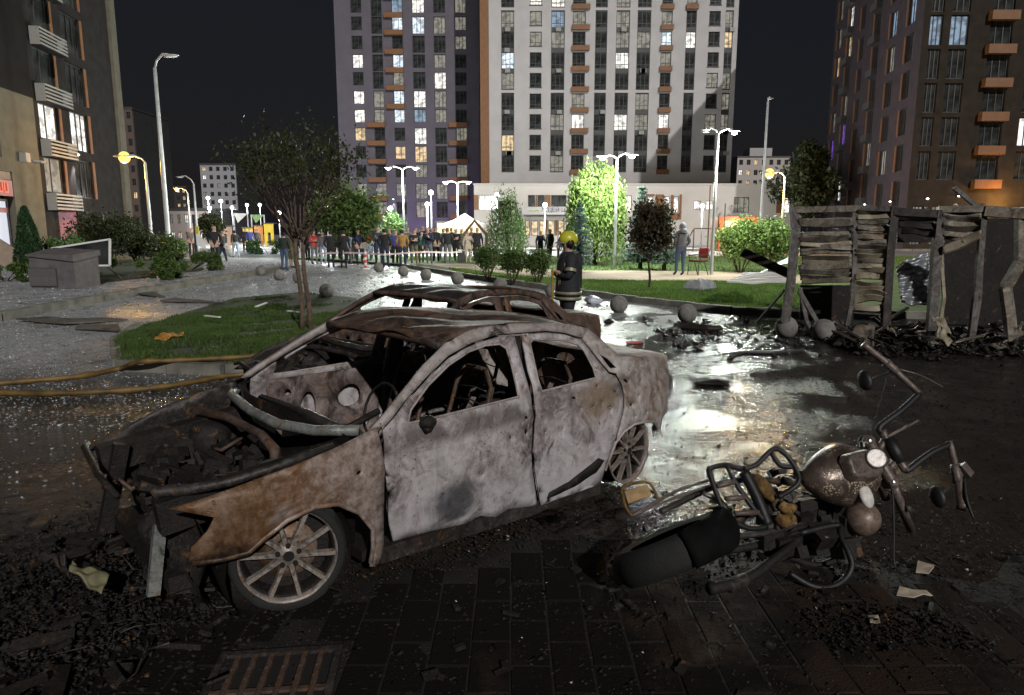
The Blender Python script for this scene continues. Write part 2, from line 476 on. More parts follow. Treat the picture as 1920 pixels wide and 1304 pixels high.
xs = sorted(set([-220, -160, -110, -80, -60] + list(range(-44, 45, 4)) + [60, 80, 110, 160, 220]))
ys = sorted(set([-30, -20, -12, -6, 0, 4, 8] + [9 + k for k in range(0, 17)] + [27, 32, 40, 60, 90, 130, 180, 260, 360]))
mb = MB()
for y in ys:
    for x in xs: mb.v.append((x, y, gz(x, y)))
n = len(xs)
for j in range(len(ys) - 1):
    for i in range(n - 1): mb.f.append((j * n + i, j * n + i + 1, (j + 1) * n + i + 1, (j + 1) * n + i))
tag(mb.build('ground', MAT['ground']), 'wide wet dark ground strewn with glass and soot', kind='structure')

def poly_sheet(name, pts, dz, mat, sp=1.6, label=None):
    mb = sheet([(p[0], p[1]) for p in pts], [], sp, lambda x, y: (x, y, gz(x, y) + dz))
    o = mb.build(name, mat); return tag(o, label, kind='structure')

# foreground pavers, each a piece of its own
g = Nt('burnt_paver_painted_shade')
P = g.pos(True); oi = g.n('ShaderNodeObjectInfo').outputs['Random']
n1 = g.noise(P, 2.1, 6, .6, .5); n2 = g.noise(P, 30, 4, .65)
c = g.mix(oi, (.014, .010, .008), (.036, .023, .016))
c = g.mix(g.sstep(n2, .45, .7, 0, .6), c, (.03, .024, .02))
c = g.mix(g.sstep(g.m('SUBTRACT', n1, g.m('MULTIPLY', g.m('SUBTRACT', g.xyz(P)[0], .9), .14)), .38, .54, 0, .97), c, (.009, .008, .0075))  # charring plus the foreground shadow, painted near-black towards the left
g.set(color=c, rough=g.ramp(n1, [(.35, .7), (.65, .95)]), spec=.09)
g.bump(g.m('ADD', n2, g.noise(P, 90, 3)), .5, .012); MAT['paver'] = g.mat
def pav_edge(x): return 3.86 + .22 * math.sin(1.7 * x + .4) + .12 * math.sin(4.1 * x + 1) + .06 * math.sin(9.3 * x)
def bed_lift(x, y):
    t = min(max((pav_edge(x) - y) / .28, 0), 1); return (x, y, .003 + .023 * t * t * (3 - 2 * t))
bed = sheet([(-2.6, 1.9), (3.4, 1.9)] + [(3.4 - .15 * k, pav_edge(3.4 - .15 * k)) for k in range(41)], [], .14, bed_lift).build('pavement', plain('sandy_joint_bed', (.012, .010, .009), .7, var=.5, sc=8, bump=.5), None, True)
tag(bed, 'small block paving darkened by fire and painted shadow', kind='structure')
tw, tl = .178, .356
def paver_mesh(w, l):
    m = MB(); h = .026; b = .006
    vs = [(-w/2, -l/2, 0), (w/2, -l/2, 0), (w/2, l/2, 0), (-w/2, l/2, 0), (-w/2, -l/2, h-b), (w/2, -l/2, h-b), (w/2, l/2, h-b), (-w/2, l/2, h-b),
          (-w/2+b, -l/2+b, h), (w/2-b, -l/2+b, h), (w/2-b, l/2-b, h), (-w/2+b, l/2-b, h)]
    m.add(vs, [(0,1,5,4),(1,2,6,5),(2,3,7,6),(3,0,4,7),(4,5,9,8),(5,6,10,9),(6,7,11,10),(7,4,8,11),(8,9,10,11)])
    return m.mesh('paver')
pm = paver_mesh(tw - .005, tl - .005)
GR = (-1.22, -.76, 2.34, 2.78)      # opening of the drain grate
for i in range(32):
    for j in range(6):
        x = -2.5 + (i + .5) * tw; y = 2.0 + (j + .5) * tl + (tl / 2 if i % 2 else 0)
        if y > pav_edge(x) - .24 - .12 * rnd.random(): continue
        if GR[0] - tw / 2 < x < GR[1] + tw / 2 and GR[2] - tl / 2 < y < GR[3] + tl / 2: continue
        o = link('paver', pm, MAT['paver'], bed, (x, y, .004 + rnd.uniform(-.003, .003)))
        o.rotation_euler = (rnd.uniform(-.012, .012), rnd.uniform(-.018, .018), rnd.uniform(-.012, .012))

# drain grate
dg = empty('drain_grate', (-.99, 2.56, .014), R(6), 'small rusty cast iron drain grate set in the paving', 'grate')
MB().box((0, .24, .018), (.52, .03, .036)).box((0, -.24, .018), (.52, .03, .036)).box((-.245, 0, .0175), (.03, .45, .034)).box((.245, 0, .0175), (.03, .45, .034)).build('frame', MAT['soot'], dg)
MB().box((0, 0, .0165), (.48, .46, .004)).build('pit_plate', MAT['hole_shade'], dg)  # flat black plate stands for the shaded depth under the bars
bm_ = MB().box((0, 0, .026), (.022, .45, .02)).mesh('bar')
for k in range(6): link('bar', bm_, MAT['brown'], dg, (-.175 + k * .07, 0, 0))
MB().box((0, -.02, .024), (.46, .024, .014)).build('crossbar', MAT['brown'], dg)

def kerb(name, pts, h, w, label, L=1.0, step=True):
    """a line of kerb stones, each a piece"""
    root = empty(name, (pts[0][0], pts[0][1], 0)); tag(root, label, kind='structure')
    base = Vector((pts[0][0], pts[0][1], 0))
    for a, b in zip(pts[:-1], pts[1:]):
        a, b = Vector(a[:2]), Vector(b[:2]); n = max(1, round((b - a).length / L))
        for k in range(n):
            p, q = a.lerp(b, (k + .008) / n), a.lerp(b, (k + .992) / n)
            zz = (gz(p.x, p.y) + gz(q.x, q.y)) / 2
            m = MB().bar((p.x - base.x, p.y - base.y, zz + h / 2 - .05 + rnd.uniform(-.004, .004)), (q.x - base.x, q.y - base.y, zz + h / 2 - .05), w, h + .1)
            m.build('kerb_stone', MAT['kerb'], root)
    return root

def grass_blades(name, poly, dz, count, hgt, label, mat, parent=None, seed=1, mask=None):
    xs_ = [p[0] for p in poly]; ys_ = [p[1] for p in poly]
    r_ = np.random.default_rng(seed); pts = []
    while len(pts) < count:
        x = r_.uniform(min(xs_), max(xs_)); y = r_.uniform(min(ys_), max(ys_))
        if inside((x, y), poly) and (mask is None or mask(x, y, r_.random())): pts.append((x, y))
    A = np.array(pts); z = np.array([gz(x, y) + (dz(x, y) if callable(dz) else dz) for x, y in pts])
    a = r_.uniform(0, 2 * np.pi, count); hh = hgt * r_.uniform(.5, 1.3, count); w = .006 + .004 * r_.random(count) + hgt * .06
    V = np.zeros((count, 3, 3)); ca, sa = np.cos(a), np.sin(a); ln = hh * r_.uniform(-.7, .7, count)
    V[:, 0] = np.stack([A[:, 0] - ca * w, A[:, 1] - sa * w, z], 1)
    V[:, 1] = np.stack([A[:, 0] + ca * w, A[:, 1] + sa * w, z], 1)
    V[:, 2] = np.stack([A[:, 0] - sa * ln, A[:, 1] + ca * ln, z + hh], 1)
    me = np_mesh(name, V.reshape(-1, 3), np.arange(count * 3).reshape(-1, 3))
    return tag(link(name, me, mat, parent), label, kind='stuff')

# grass island beside the burnt cars
isl = [gp(*q) for q in ((214, 652), (222, 694), (420, 704), (560, 690), (700, 640), (668, 560), (560, 549), (440, 560), (345, 588), (262, 618))]
def isl_dz(x, y):
    t = min(max((y - 11.2) / 3.0, 0), 1); return .13 - .115 * t * t * (3 - 2 * t)
im = sheet([(p.x, p.y) for p in isl], [], .8, lambda x, y: (x, y, gz(x, y) + isl_dz(x, y)))
tag(im.build('grass_island', MAT['soil']), 'raised soil of the round grass island', kind='structure')
kerb('island_kerb', [isl[4], isl[3], isl[2], isl[1], isl[0], isl[9]], .15, .13, 'pale concrete kerb along the front of the grass island', .9)
def patchy(x, y): return math.sin(2.1 * x + 1.3 * math.sin(1.7 * y)) * math.sin(1.9 * y + 1.1 * math.sin(2.3 * x)) + .35 * math.sin(7 * x + 2) * math.sin(6 * y)
grass_blades('grass', [(p.x, p.y) for p in isl], isl_dz, 46000, .05, 'short dark green grass on the island round the twin-stemmed tree', MAT['grass'], seed=2, mask=lambda x, y, q: patchy(x, y) + q * 1.1 < .95 - .35 * max(0, y - 13.5))

# park lawn, path and kerb behind the stone balls
pk = [gp(*q) for q in ((748, 500), (859, 519), (946, 532), (1020, 543), (1095, 554), (1195, 568), (1302, 580), (1372, 588), (1500, 592), (1960, 604))]
kerb('park_kerb', pk, .15, .16, 'low grey concrete kerb along the front of the park lawn', 1.0)
back = [(60, 42), (-14, 42), (-9, 36)]
lawn = [(p.x, p.y) for p in pk] + back
poly_sheet('lawn', lawn, .12, MAT['lawnsoil'], 2.2, 'park lawn soil')
pth = [gp(*q, .125) for q in ((840, 503), (960, 516), (1060, 524), (1200, 527), (1330, 527), (1520, 534))] + [gp(*q, .125) for q in ((1520, 517), (1330, 509), (1200, 508), (1060, 508), (900, 496), (780, 494))]
MAT['path'] = plain('trodden_sand_path', (.27, .21, .15), .9, var=.35, sc=.8, bump=.3)
poly_sheet('path', [(p.x, p.y) for p in pth], .128, MAT['path'], 1.5, 'pale trodden sand path crossing the lawn')
front_strip = [(p.x, p.y) for p in pk[1:9]] + [(p.x, p.y) for p in pth[:6][::-1]]
grass_blades('lawn_grass', front_strip, .12, 36000, .06, 'bright green mown grass of the front lawn strip', MAT['lawn'], seed=3)
bs = [(p.x, p.y) for p in pth[6:11]] + [(-8, 40), (30, 40)]
grass_blades('lawn_grass', bs, .12, 22000, .09, 'bright green mown grass of the lawn behind the sand path', MAT['lawn'], seed=4)

# road behind the park
MAT['road'] = plain('blue_grey_road', (.13, .145, .17), .55, var=.2, sc=.6)
tag(MB().add([(-90, 43, .36), (120, 43, .36), (120, 55, .36), (-90, 55, .36)], [(0, 1, 2, 3)]).build('road', MAT['road']), 'blue grey road passing behind the park', kind='structure')
kerb('road_kerb', [(-12, 56), (40, 56)], .2, .25, 'pale far kerb of the road in front of the low school building', 4)

# raised pavement on the left with its kerb
sw = [gp(*q) for q in ((-260, 634), (0, 603), (120, 579), (250, 556), (380, 534), (500, 514), (520, 507), (470, 500))]
side_pts = [(p.x, p.y) for p in sw[:7]] + [(-10, 33), (-24, 40), (-60, 46), (-60, 12)]
MAT['sidewalk'] = plain('pale_pavement', (.28, .285, .30), .6, var=.45, sc=2.5, bump=.3)
poly_sheet('sidewalk', side_pts, .17, MAT['sidewalk'], 1.8, 'raised pale pavement strewn with broken glass')
kerb('sidewalk_kerb', sw[:7], .19, .22, 'long mossy concrete kerb of the raised pavement', 1.2)
bedp = [gp(*q, .17) for q in ((165, 536), (380, 508), (382, 490), (250, 478), (100, 486), (30, 500))]
poly_sheet('planting_bed', [(p.x, p.y) for p in bedp], .19, MAT['soil'], 1.5, 'dark soil of the planting bed below the hedge')

# broken glass and char crumbs: too many and too small to count
def crumbs(name, n, sampler, smin, smax, mat, label, flat=.5, seed=5, tilt=1.0):
    r_ = np.random.default_rng(seed)
    pts = np.array([sampler(r_) for _ in range(n)])
    base = np.array([[1, 1, 1], [1, -1, -1], [-1, 1, -1], [-1, -1, 1]]) * .6
    V = np.zeros((n, 4, 3)); s = r_.uniform(smin, smax, n) * r_.uniform(.4, 1, n)
    for k in range(4):
        V[:, k] = (base[k] + r_.uniform(-.6, .6, (n, 3))) * s[:, None] * np.array([1, 1, flat])
    z = np.array([gz(x, y) for x, y in pts[:, :2]]) + pts[:, 2] + s * flat * .4
    V += np.stack([pts[:, 0], pts[:, 1], z], 1)[:, None, :]
    F = np.array([(0, 1, 2), (0, 3, 1), (0, 2, 3), (1, 3, 2)])
    me = np_mesh(name, V.reshape(-1, 3), (F[None] + 4 * np.arange(n)[:, None, None]).reshape(-1, 3))
    return tag(link(name, me, mat), label, kind='stuff')
g = Nt('broken_glass'); ri = g.n('ShaderNodeNewGeometry').outputs['Random Per Island']
g.set(color=g.ramp(ri, [(0, (.10, .11, .11)), (.8, (.38, .40, .41)), (1, (.75, .77, .78))]), rough=.12, spec=.8); MAT['shard'] = g.mat
def s_left(r_):
    while 1:
        x, y = r_.uniform(-11, -1.5), r_.uniform(4.5, 26)
        if y > 3.2 - .75 * x * .55 and r_.random() < (.25 if y < 6.5 else min(1, 10 / y)) and not inside((x, y), [(p.x, p.y) for p in isl]): return (x, y, .0)
crumbs('broken_glass', 26000, s_left, .008, .026, MAT['shard'], 'fine broken glass glinting over the pale pavement beside the cars', .5, 5)
def s_far(r_): return (r_.uniform(-9.5, 4), r_.uniform(15, 32), .0)
crumbs('broken_glass', 5000, s_far, .012, .045, MAT['shard'], 'fine broken glass on the bright plaza before the crowd', .5, 6)
swp = [(p.x, p.y) for p in sw[:7]] + [(-10, 33), (-20, 30), (-20, 14)]
def s_sw(r_):
    while 1:
        x, y = r_.uniform(-20, -8.5), r_.uniform(13, 32)
        if inside((x, y), swp) and not inside((x, y), [(p.x, p.y) for p in bedp]): return (x, y, .17)
crumbs('broken_glass', 6000, s_sw, .012, .045, MAT['shard'], 'fine broken glass on the raised pavement beside the grey cabinet', .5, 8)
def s_right(r_):
    return (r_.uniform(.8, 8), r_.uniform(4.2, 14), .0)
crumbs('wet_grit', 6000, s_right, .006, .022, MAT['char'], 'wet black grit scattered over the dark ground beside the motorcycle', .6, 9)
def s_near(r_):
    return (r_.normal(.3, 1.5), r_.normal(3.5, .9), .02)
crumbs('char_crumbs', 5200, s_near, .006, .026, MAT['char'], 'small black char crumbs around the nearest burnt car', .7, 10)
def s_front(r_):
    while 1:
        a, b = r_.normal(0, .55), r_.normal(0, .55)
        p = (-2.35 + a, 3.15 + b)
        return (p[0], p[1], .02 + max(0, (.16) * math.exp(-(a * a + b * b) / .35)) * r_.random())
crumbs('char_heap', 15000, s_front, .005, .026, MAT['char'], 'heap of black charred remains in front of the nearest burnt car', .7, 12)
def s_pale(r_): return (r_.uniform(-1.6, 2.6), r_.uniform(2.6, 4.4), .03)
crumbs('pale_flakes', 60, s_pale, .006, .016, plain('pale_ash_flake', (.5, .47, .42), .8), 'tiny pale ash flakes on the dark paving', .4, 13)

# mixed charred remains in front of the near car: boards, wires, sheet scraps
r_ = random.Random(77)
wm = MB()
for t in range(46):
    a = Vector((-2.3 + r_.gauss(0, .55), 3.1 + r_.gauss(0, .45), .06)); pts = [a]
    for q in range(5): pts.append(pts[-1] + Vector((r_.uniform(-.11, .11), r_.uniform(-.11, .11), r_.uniform(-.03, .05)))); pts[-1].z = max(.03, pts[-1].z)
    wm.tube(pts, r_.uniform(.002, .007), 5)
tag(wm.build('charred_wires', MAT['soot'], None, True), 'tangled burnt wires over the charred heap before the car', kind='stuff')
bm2 = MB()
for t in range(130):
    a = Vector((-2.3 + r_.gauss(0, .6), 3.05 + r_.gauss(0, .5), r_.uniform(.03, .16)))
    bm2.box(a, (r_.uniform(.05, .24), r_.uniform(.02, .10), r_.uniform(.006, .03)), Matrix.Rotation(r_.uniform(0, 6), 3, 'Z') @ Matrix.Rotation(r_.uniform(-.6, .6), 3, 'X'))
tag(bm2.build('charred_scraps', MAT['char']), 'charred boards and sheet scraps heaped before the car', kind='stuff')
bm3 = MB()
for t in range(70):
    a = Vector((r_.uniform(-1.2, 2.9), r_.uniform(2.6, 4.9), .04))
    bm3.box(a, (r_.uniform(.02, .10), r_.uniform(.01, .05), r_.uniform(.004, .02)), Matrix.Rotation(r_.uniform(0, 6), 3, 'Z') @ Matrix.Rotation(r_.uniform(-.4, .4), 3, 'X'))
tag(bm3.build('charred_scraps', MAT['char']), 'small charred scraps strewn over the paving by the motorcycle', kind='stuff')
def s_mud(r_): return (r_.uniform(-1.4, 3.1), r_.uniform(2.4, 4.6), .026)
crumbs('mud_crumbs', 9000, s_mud, .003, .014, plain('dark_mud', (.022, .016, .012), .8, var=.5, sc=20), 'wet dark mud crumbs over the paving', .6, 14)

# ================================================================== THE BURNT CARS
def Ys(X, z):
    if z < .25: b = .86 + .02 * z / .25
    elif z < .9: b = .88 + .03 * math.sin((z - .25) / .65 * math.pi) - .02 * (z - .25) / .65
    else: b = .86 - .50 * (z - .9)
    if X < -2.7: b -= .30 * ((-2.7 - X) / .75) ** 2
    if X > 0: b -= .12 * (X / .6) ** 2
    # shoulder crease and lower door hollow
    if X > -.52: b += .016 * math.exp(-((z - (.655 + .10 * (-.5 - X) * .4)) / .05) ** 2) + .012 * math.exp(-((z - .60) / .05) ** 2) * max(0, .3 - abs(X + .1))
    b += .014 * math.exp(-((z - (.755 + .02 * (X + 1))) / .035) ** 2) - .012 * math.exp(-((z - .40) / .10) ** 2) * (1 if -2.3 < X < -.5 else 0)
    return b
def dent(x, z, k):
    return .003 * (math.sin(7 * x + 3 * z + k) * math.sin(9 * z - 4 * x + 2 * k) + .6 * math.sin(17 * x - 11 * z + k) * math.sin(13 * z + k))
FD = [(-.567, .222), (-.545, .326), (-.522, .675), (-.531, .845), (-.681, .946), (-.884, 1.054), (-1.062, 1.143), (-1.267, 1.196), (-1.475, 1.223), (-1.612, 1.221),
      (-1.606, 1.13), (-1.597, .996), (-1.598, .876), (-1.606, .844), (-1.578, .512), (-1.655, .125), (-1.40, .17), (-1.30, .145), (-1.18, .19), (-1.062, .174), (-.8, .205)]
FDW = [(-.685, .854), (-.718, .919), (-.872, 1.023), (-1.05, 1.11), (-1.223, 1.165), (-1.359, 1.186), (-1.473, 1.183), (-1.515, 1.151), (-1.515, 1.055), (-1.495, .868), (-.846, .853)]
RD = [(-1.636, .85), (-1.634, 1.004), (-1.666, 1.186), (-1.68, 1.215), (-1.899, 1.208), (-2.06, 1.18), (-2.2, 1.132), (-2.279, 1.003), (-2.355, .893), (-2.42, .872), (-2.468, .8), (-2.483, .632),
      (-2.395, .395), (-2.327, .256), (-2.29, .11), (-1.69, .115), (-1.598, .512)]
RDW = [(-1.723, 1.161), (-1.752, 1.177), (-1.881, 1.171), (-2.026, 1.15), (-2.150, 1.112), (-2.19, 1.064), (-2.222, .95), (-2.216, .883), (-1.70, .872), (-1.69, .94)]
QP = [(-2.215, 1.14), (-2.297, 1.012), (-2.373, .903), (-2.435, .885), (-2.485, .805), (-2.50, .632), (-2.415, .40), (-2.503, .457), (-2.616, .489), (-2.764, .481), (-2.88, .455), (-2.95, .38), (-3.02, .36), (-3.05, .47), (-3.14, .50),
      (-3.25, .62), (-3.34, .75), (-3.36, .84), (-3.3, .885), (-3.1, .925), (-2.95, .945), (-2.781, .959), (-2.551, .971), (-2.508, 1.018), (-2.39, 1.128), (-2.298, 1.198)]
QW = [(-2.327, 1.031), (-2.402, .988), (-2.462, .920), (-2.385, .925)]
RL = [(-.461, .869), (-.659, .991), (-.885, 1.131), (-1.064, 1.222), (-1.269, 1.278), (-1.47, 1.29), (-1.658, 1.284), (-1.926, 1.264), (-2.151, 1.238), (-2.298, 1.198)]
RLlow = [(-2.212, 1.146), (-2.06, 1.194), (-1.899, 1.221), (-1.68, 1.229), (-1.475, 1.236), (-1.267, 1.209), (-1.062, 1.156), (-.884, 1.067), (-.681, .959), (-.538, .864)]
FE = [(-.496, .863), (-.226, .807), (.08, .761), (.352, .711), (.51, .684), (.345, .62), (.375, .557), (.438, .494), (.455, .416), (.316, .405), (.209, .408), (.142, .456), (.025, .519), (-.117, .548),
      (-.243, .529), (-.362, .448), (-.439, .336), (-.447, .231), (-.425, .12), (-.48, .10), (-.507, .226), (-.513, .705)]
ARCH = [(-.43, .14), (-.447, .231), (-.439, .336), (-.362, .448), (-.243, .529), (-.117, .548), (.025, .519), (.142, .456), (.209, .408), (.316, .405), (.44, .415)]
def ell(cx, cz, a, b, t=0., n=None):
    n = n or (16 if a > .03 else 8)
    return [(cx + a * math.cos(k * 2 * math.pi / n) * math.cos(t) - b * math.sin(k * 2 * math.pi / n) * math.sin(t),
             cz + a * math.cos(k * 2 * math.pi / n) * math.sin(t) + b * math.sin(k * 2 * math.pi / n) * math.cos(t)) for k in range(n)]
RDH = [ell(-1.983, .784, .022, .009, .2), ell(-2.03, .714, .008, .008), ell(-2.222, .83, .009, .009), ell(-2.345, .655, .015, .013), ell(-1.857, .60, .007, .007), ell(-2.398, .765, .013, .008),
       ell(-2.16, .70, .006, .006), ell(-1.70, .615, .007, .009), ell(-2.25, .72, .006, .006)]
QPH = [QW, ell(-2.53, .82, .030, .010, .5), ell(-2.575, .641, .017, .013), ell(-2.66, .70, .010, .009), ell(-2.76, .556, .010, .012), ell(-2.70, .80, .012, .006, .4), ell(-2.86, .70, .009, .006), ell(-2.62, .55, .006, .006)]
FDH = [FDW, ell(-1.535, .736, .016, .011, .4), ell(-1.535, .646, .014, .018), ell(-1.40, .637, .009, .012), ell(-1.185, .454, .008, .008), ell(-.90, .40, .006, .006)]

def build_wheel(name, parent, loc, rz, mats, tyre=True, flat=True):
    w = empty(name, loc, rz); w.parent = parent
    ry = Matrix.Rotation(-math.pi / 2, 3, 'X')       # z axis of the lathe -> +y
    MB().lathe([(.224, .030), (.226, .048), (.236, .056), (.246, .060), (.248, .05), (.238, .03)], 40, rot=ry, cap=False).build('rim', mats['wheel'], w, True)
    MB().lathe([(.205, -.10), (.204, -.06), (.214, .01), (.2235, .0305), (.237, .029), (.226, -.10)], 40, rot=ry, cap=False).build('barrel', MAT['char'], w, True)  # barrel coloured black to paint in the shade between the spokes
    MB().lathe([(.001, -.055), (.205, -.055)], 24, rot=ry, cap=False).build('back_plate', MAT['char'], w)
    if tyre:
        def tp(r): return r
        m = MB(); prof = [(.235, .058), (.262, .070), (.274, .055), (.282, .02), (.284, -.05), (.275, -.09), (.23, -.10)]
        m.lathe(prof, 40, rot=ry, cap=False)
        m.v = [(x, y * (1.25 if z < -.2 else 1), max(z, -.292)) for x, y, z in m.v]
        m.build('tyre', MAT['rubber'], w, True)
    hub = MB().lathe([(.001, .052), (.028, .052), (.032, .046), (.052, .044), (.064, .03), (.066, -.02), (.001, -.02)], 24, rot=ry, cap=False).build('hub', mats['wheel'], w, True)
    MB().lathe([(.001, .0545), (.027, .0545)], 16, rot=ry, cap=False).build('centre_bore_disc', MAT['hole_shade'], hub)
    bm = MB().lathe([(.0005, .052), (.0125, .052), (.0125, .040)], 10, rot=ry, cap=False).mesh('bolt_hole_disc')  # dark disc laid on the hub, painting the shade of a hole
    for k in range(5):
        t = 2 * math.pi * (k + .25) / 5
        link('bolt_hole_disc', bm, MAT['hole_shade'], hub, (.052 * math.cos(t), .003, .052 * math.sin(t)))
    sm = MB()
    for a, b_, wd, y0, y1 in ((.05, .225, .030, .040, .048),):
        vs = [(a, .044, -.012), (a, .044, .012), (.14, .050, .0085), (.226, .046, .010), (.226, .046, -.010), (.14, .050, -.0085),
              (a, .012, -.016), (a, .012, .016), (.14, .022, .012), (.226, .018, .014), (.226, .018, -.014), (.14, .022, -.012)]
        sm.add(vs, [(0, 5, 2, 1), (5, 4, 3, 2), (0, 1, 7, 6), (1, 2, 8, 7), (2, 3, 9, 8), (5, 0, 6, 11), (4, 5, 11, 10), (3, 4, 10, 9)])
    sme = sm.mesh('spoke')
    for k in range(10):
        o = link('spoke', sme, mats['wheel'], w)
        o.rotation_euler = (0, -(2 * math.pi * k / 10 + .12), 0)
    MB().lathe([(.03, -.03), (.145, -.03), (.145, -.05), (.03, -.05)], 28, rot=ry, cap=False).build('brake_disc', mats['disc'], w, True)
    return w

def build_car(root, mats, k=0., seats=True):
    def panel(nm, out, holes, sgn, mat, sp=.055, th=.016, off=0.):
        def lf(x, z):
            return (x, sgn * (Ys(x, z) + dent(x, z, k) - off), z)
        o = sheet(out, holes, sp, lf).build(nm, mat, root, True)
        return solid(o, th, 1 if sgn > 0 else -1) if False else solid(o, th, 0)
    for sg in (1, -1):
        near = sg > 0
        panel('front_fender', FE if near else [(x, z - .22 * max(0, x + .1)) for x, z in FE], [ell(-.36, .665, .016, .009, -.3)] if near else [], sg, mats['fender'] if near else mats['soot'])
        d = panel('front_door', FD, FDH if near else [FDW] + FDH[1:4], sg, mats['door'])
        r = panel('rear_door', RD, [RDW] + (RDH if near else []), sg, mats['door2'])
        panel('quarter_panel', QP, QPH if near else [QW], sg, mats['quarter'])
        panel('roof_rail', RL + RLlow, [], sg, mats['frame'], .045, .03)
        # inner pressed frame round each window opening
        for out, hol, par in ((FDW, FD, d), (RDW, RD, r)):
            m = MB()
            m.tube([(x, sg * (Ys(x, z) + .007), z) for x, z in out + out[:1]], .0075, 6, False)
            m.build('window_channel', mats['frame'], par, True)
        # inner door skins, ribbed and pierced
        for nm, xa, xb, za, zb, par in (('inner_skin', -1.52, -.62, .26, .83, d), ('inner_skin', -2.28, -1.70, .26, .84, r)):
            hs = [ell((xa + xb) / 2 + dx, zz, a, b) for dx, zz, a, b in ((-.2, .62, .10, .09), (.14, .6, .06, .10), (-.05, .36, .16, .05), (.25, .36, .04, .04), (-.33, .40, .03, .05), (.30, .72, .025, .025))
                  if xa + .05 < (xa + xb) / 2 + dx - a and (xa + xb) / 2 + dx + a < xb - .05]
            o = sheet([(xa, za), (xb, za), (xb, zb), (xa, zb)], hs, .07, lambda x, z: (x, sg * (Ys(x, z) - .075 + .012 * math.sin(14 * x) * math.sin(16 * z)), z)).build(nm, mats['inner'], par, True)
            solid(o, .012, 0)
        # pillar behind the door gap, and wheel-arch lips
        MB().bar((-1.615, sg * .80, .12), (-1.64, sg * .66, 1.21), .10, .05, (1, 0, 0)).build('centre_pillar', mats['dark'], root)
        MB().tube([(x, sg * (Ys(x, z) + .002), z) for x, z in ARCH], .014, 6).build('arch_lip', mats['fender'], root, True) if near else None
        ra = [(-2.33, .20), (-2.415, .39), (-2.503, .457), (-2.616, .489), (-2.764, .481), (-2.88, .455), (-2.95, .38)]
        MB().tube([(x, sg * (Ys(x, z) + .002), z) for x, z in ra], .012, 6).build('arch_lip', mats['quarter'], root, True)
        # wheel housings
        for cx, cz, rr in ((-.03, .27, .33), (-2.63, .24, .28)):
            m = MB()
            prof = [(rr, -.02), (rr, -.35), (.01, -.36)]
            m.lathe(prof, 20, (cx, sg * .84, cz), Matrix.Rotation(-sg * math.pi / 2, 3, 'X'), False)
            m.v = [(x, y, max(z, .06)) for x, y, z in m.v]
            m.build('wheel_housing', mats['dark'], root, True)
        if near:
            o = sheet([(-1.74, .145), (-2.0, .165), (-2.22, .215), (-2.30, .285), (-2.24, .315), (-2.12, .275), (-1.95, .215), (-1.76, .185)], [], .05, lambda x, z: (x, Ys(x, z) + .011 + .003 * math.sin(30 * x), z)).build('sill_moulding', mats['dark'], r, True)
            solid(o, .01, 0)
        # sill
        MB().bar((-.50, sg * .80, .15), (-2.30, sg * .80, .075), .13, .09).build('sill', mats['sill'], root)
    # floor, bulkheads
    MB().box((-1.45, 0, .12), (2.0, 1.5, .06)).build('floor_pan', mats['dark'], root)
    sheet([(-.74, .2), (.74, .2), (.74, .80), (-.74, .80)], [ell(.35, .5, .07, .05), ell(-.2, .62, .05, .04)], .12, lambda y, z: (-.42 + .015 * math.sin(9 * y) * math.sin(11 * z), y, z)).build('firewall', mats['dark'], root, True)
    # roof skin, sagged by the heat
    m = MB(); nx, ny = 18, 15
    def railz(x):
        for (x0, z0), (x1, z1) in zip(RL[:-1], RL[1:]):
            if x1 <= x <= x0: return z0 + (z1 - z0) * (x - x0) / (x1 - x0)
        return RL[-1][1]
    for i in range(nx):
        x = -1.045 - 1.235 * i / (nx - 1)
        z = railz(x)
        for j in range(ny):
            t = -1 + 2 * j / (ny - 1)
            sag = .035 * math.sin(5 * x + k) * math.sin(2.5 * t + 1) + .018 * math.sin(13 * x + 7 * t + k) - mats.get('sag', .02)
            m.v.append((x, t * (Ys(x, z) - .004), z + .003 + (1 - t * t) * (.018 + sag)))
    for i in range(nx - 1):
        for j in range(ny - 1): m.f.append((i * ny + j, i * ny + j + 1, (i + 1) * ny + j + 1, (i + 1) * ny + j))
    solid(m.build('roof', mats['roof'], root, True), .012, -1)
    zr = railz(-1.06)
    MB().tube([(-1.05 - .03 * (1 - (y / .7) ** 2), y, zr - .012 + .012 * (1 - (y / .7) ** 2)) for y in np.linspace(-.68, .68, 11)], .026, 8).build('windscreen_header', mats['frame2'], root, True)
    MB().tube([(-2.27 - .02 * (1 - (y / .7) ** 2), y, 1.195 + .035 * (1 - (y / .7) ** 2)) for y in np.linspace(-.66, .66, 9)], .024, 8).build('rear_window_header', mats['frame2'], root, True)
    # boot lid and tail
    m = MB(); nx, ny = 10, 11
    for i in range(nx):
        x = -2.60 - .74 * i / (nx - 1)
        for j in range(ny):
            t = -1 + 2 * j / (ny - 1); zz = .968 - .085 * (i / (nx - 1)) ** 2
            m.v.append((x, t * (Ys(x, .86) - .03), zz + .018 * (1 - t * t) + .008 * math.sin(9 * t + 4 * x + k)))
    for i in range(nx - 1):
        for j in range(ny - 1): m.f.append((i * ny + j, i * ny + j + 1, (i + 1) * ny + j + 1, (i + 1) * ny + j))
    solid(m.build('boot_lid', mats['quarter'], root, True), .012, -1)
    sheet([(-.60, .34), (.60, .34), (.66, .62), (.62, .87), (-.62, .87), (-.66, .62)], [ell(.42, .72, .10, .05), ell(-.42, .72, .10, .05), ell(.1, .5, .12, .04)], .08,
          lambda y, z: (-3.335 + .12 * (y / .66) ** 2 + .06 * abs(z - .72) + .01 * math.sin(17 * y + 9 * z), y, z)).build('tail_panel', mats['quarter'], root, True)
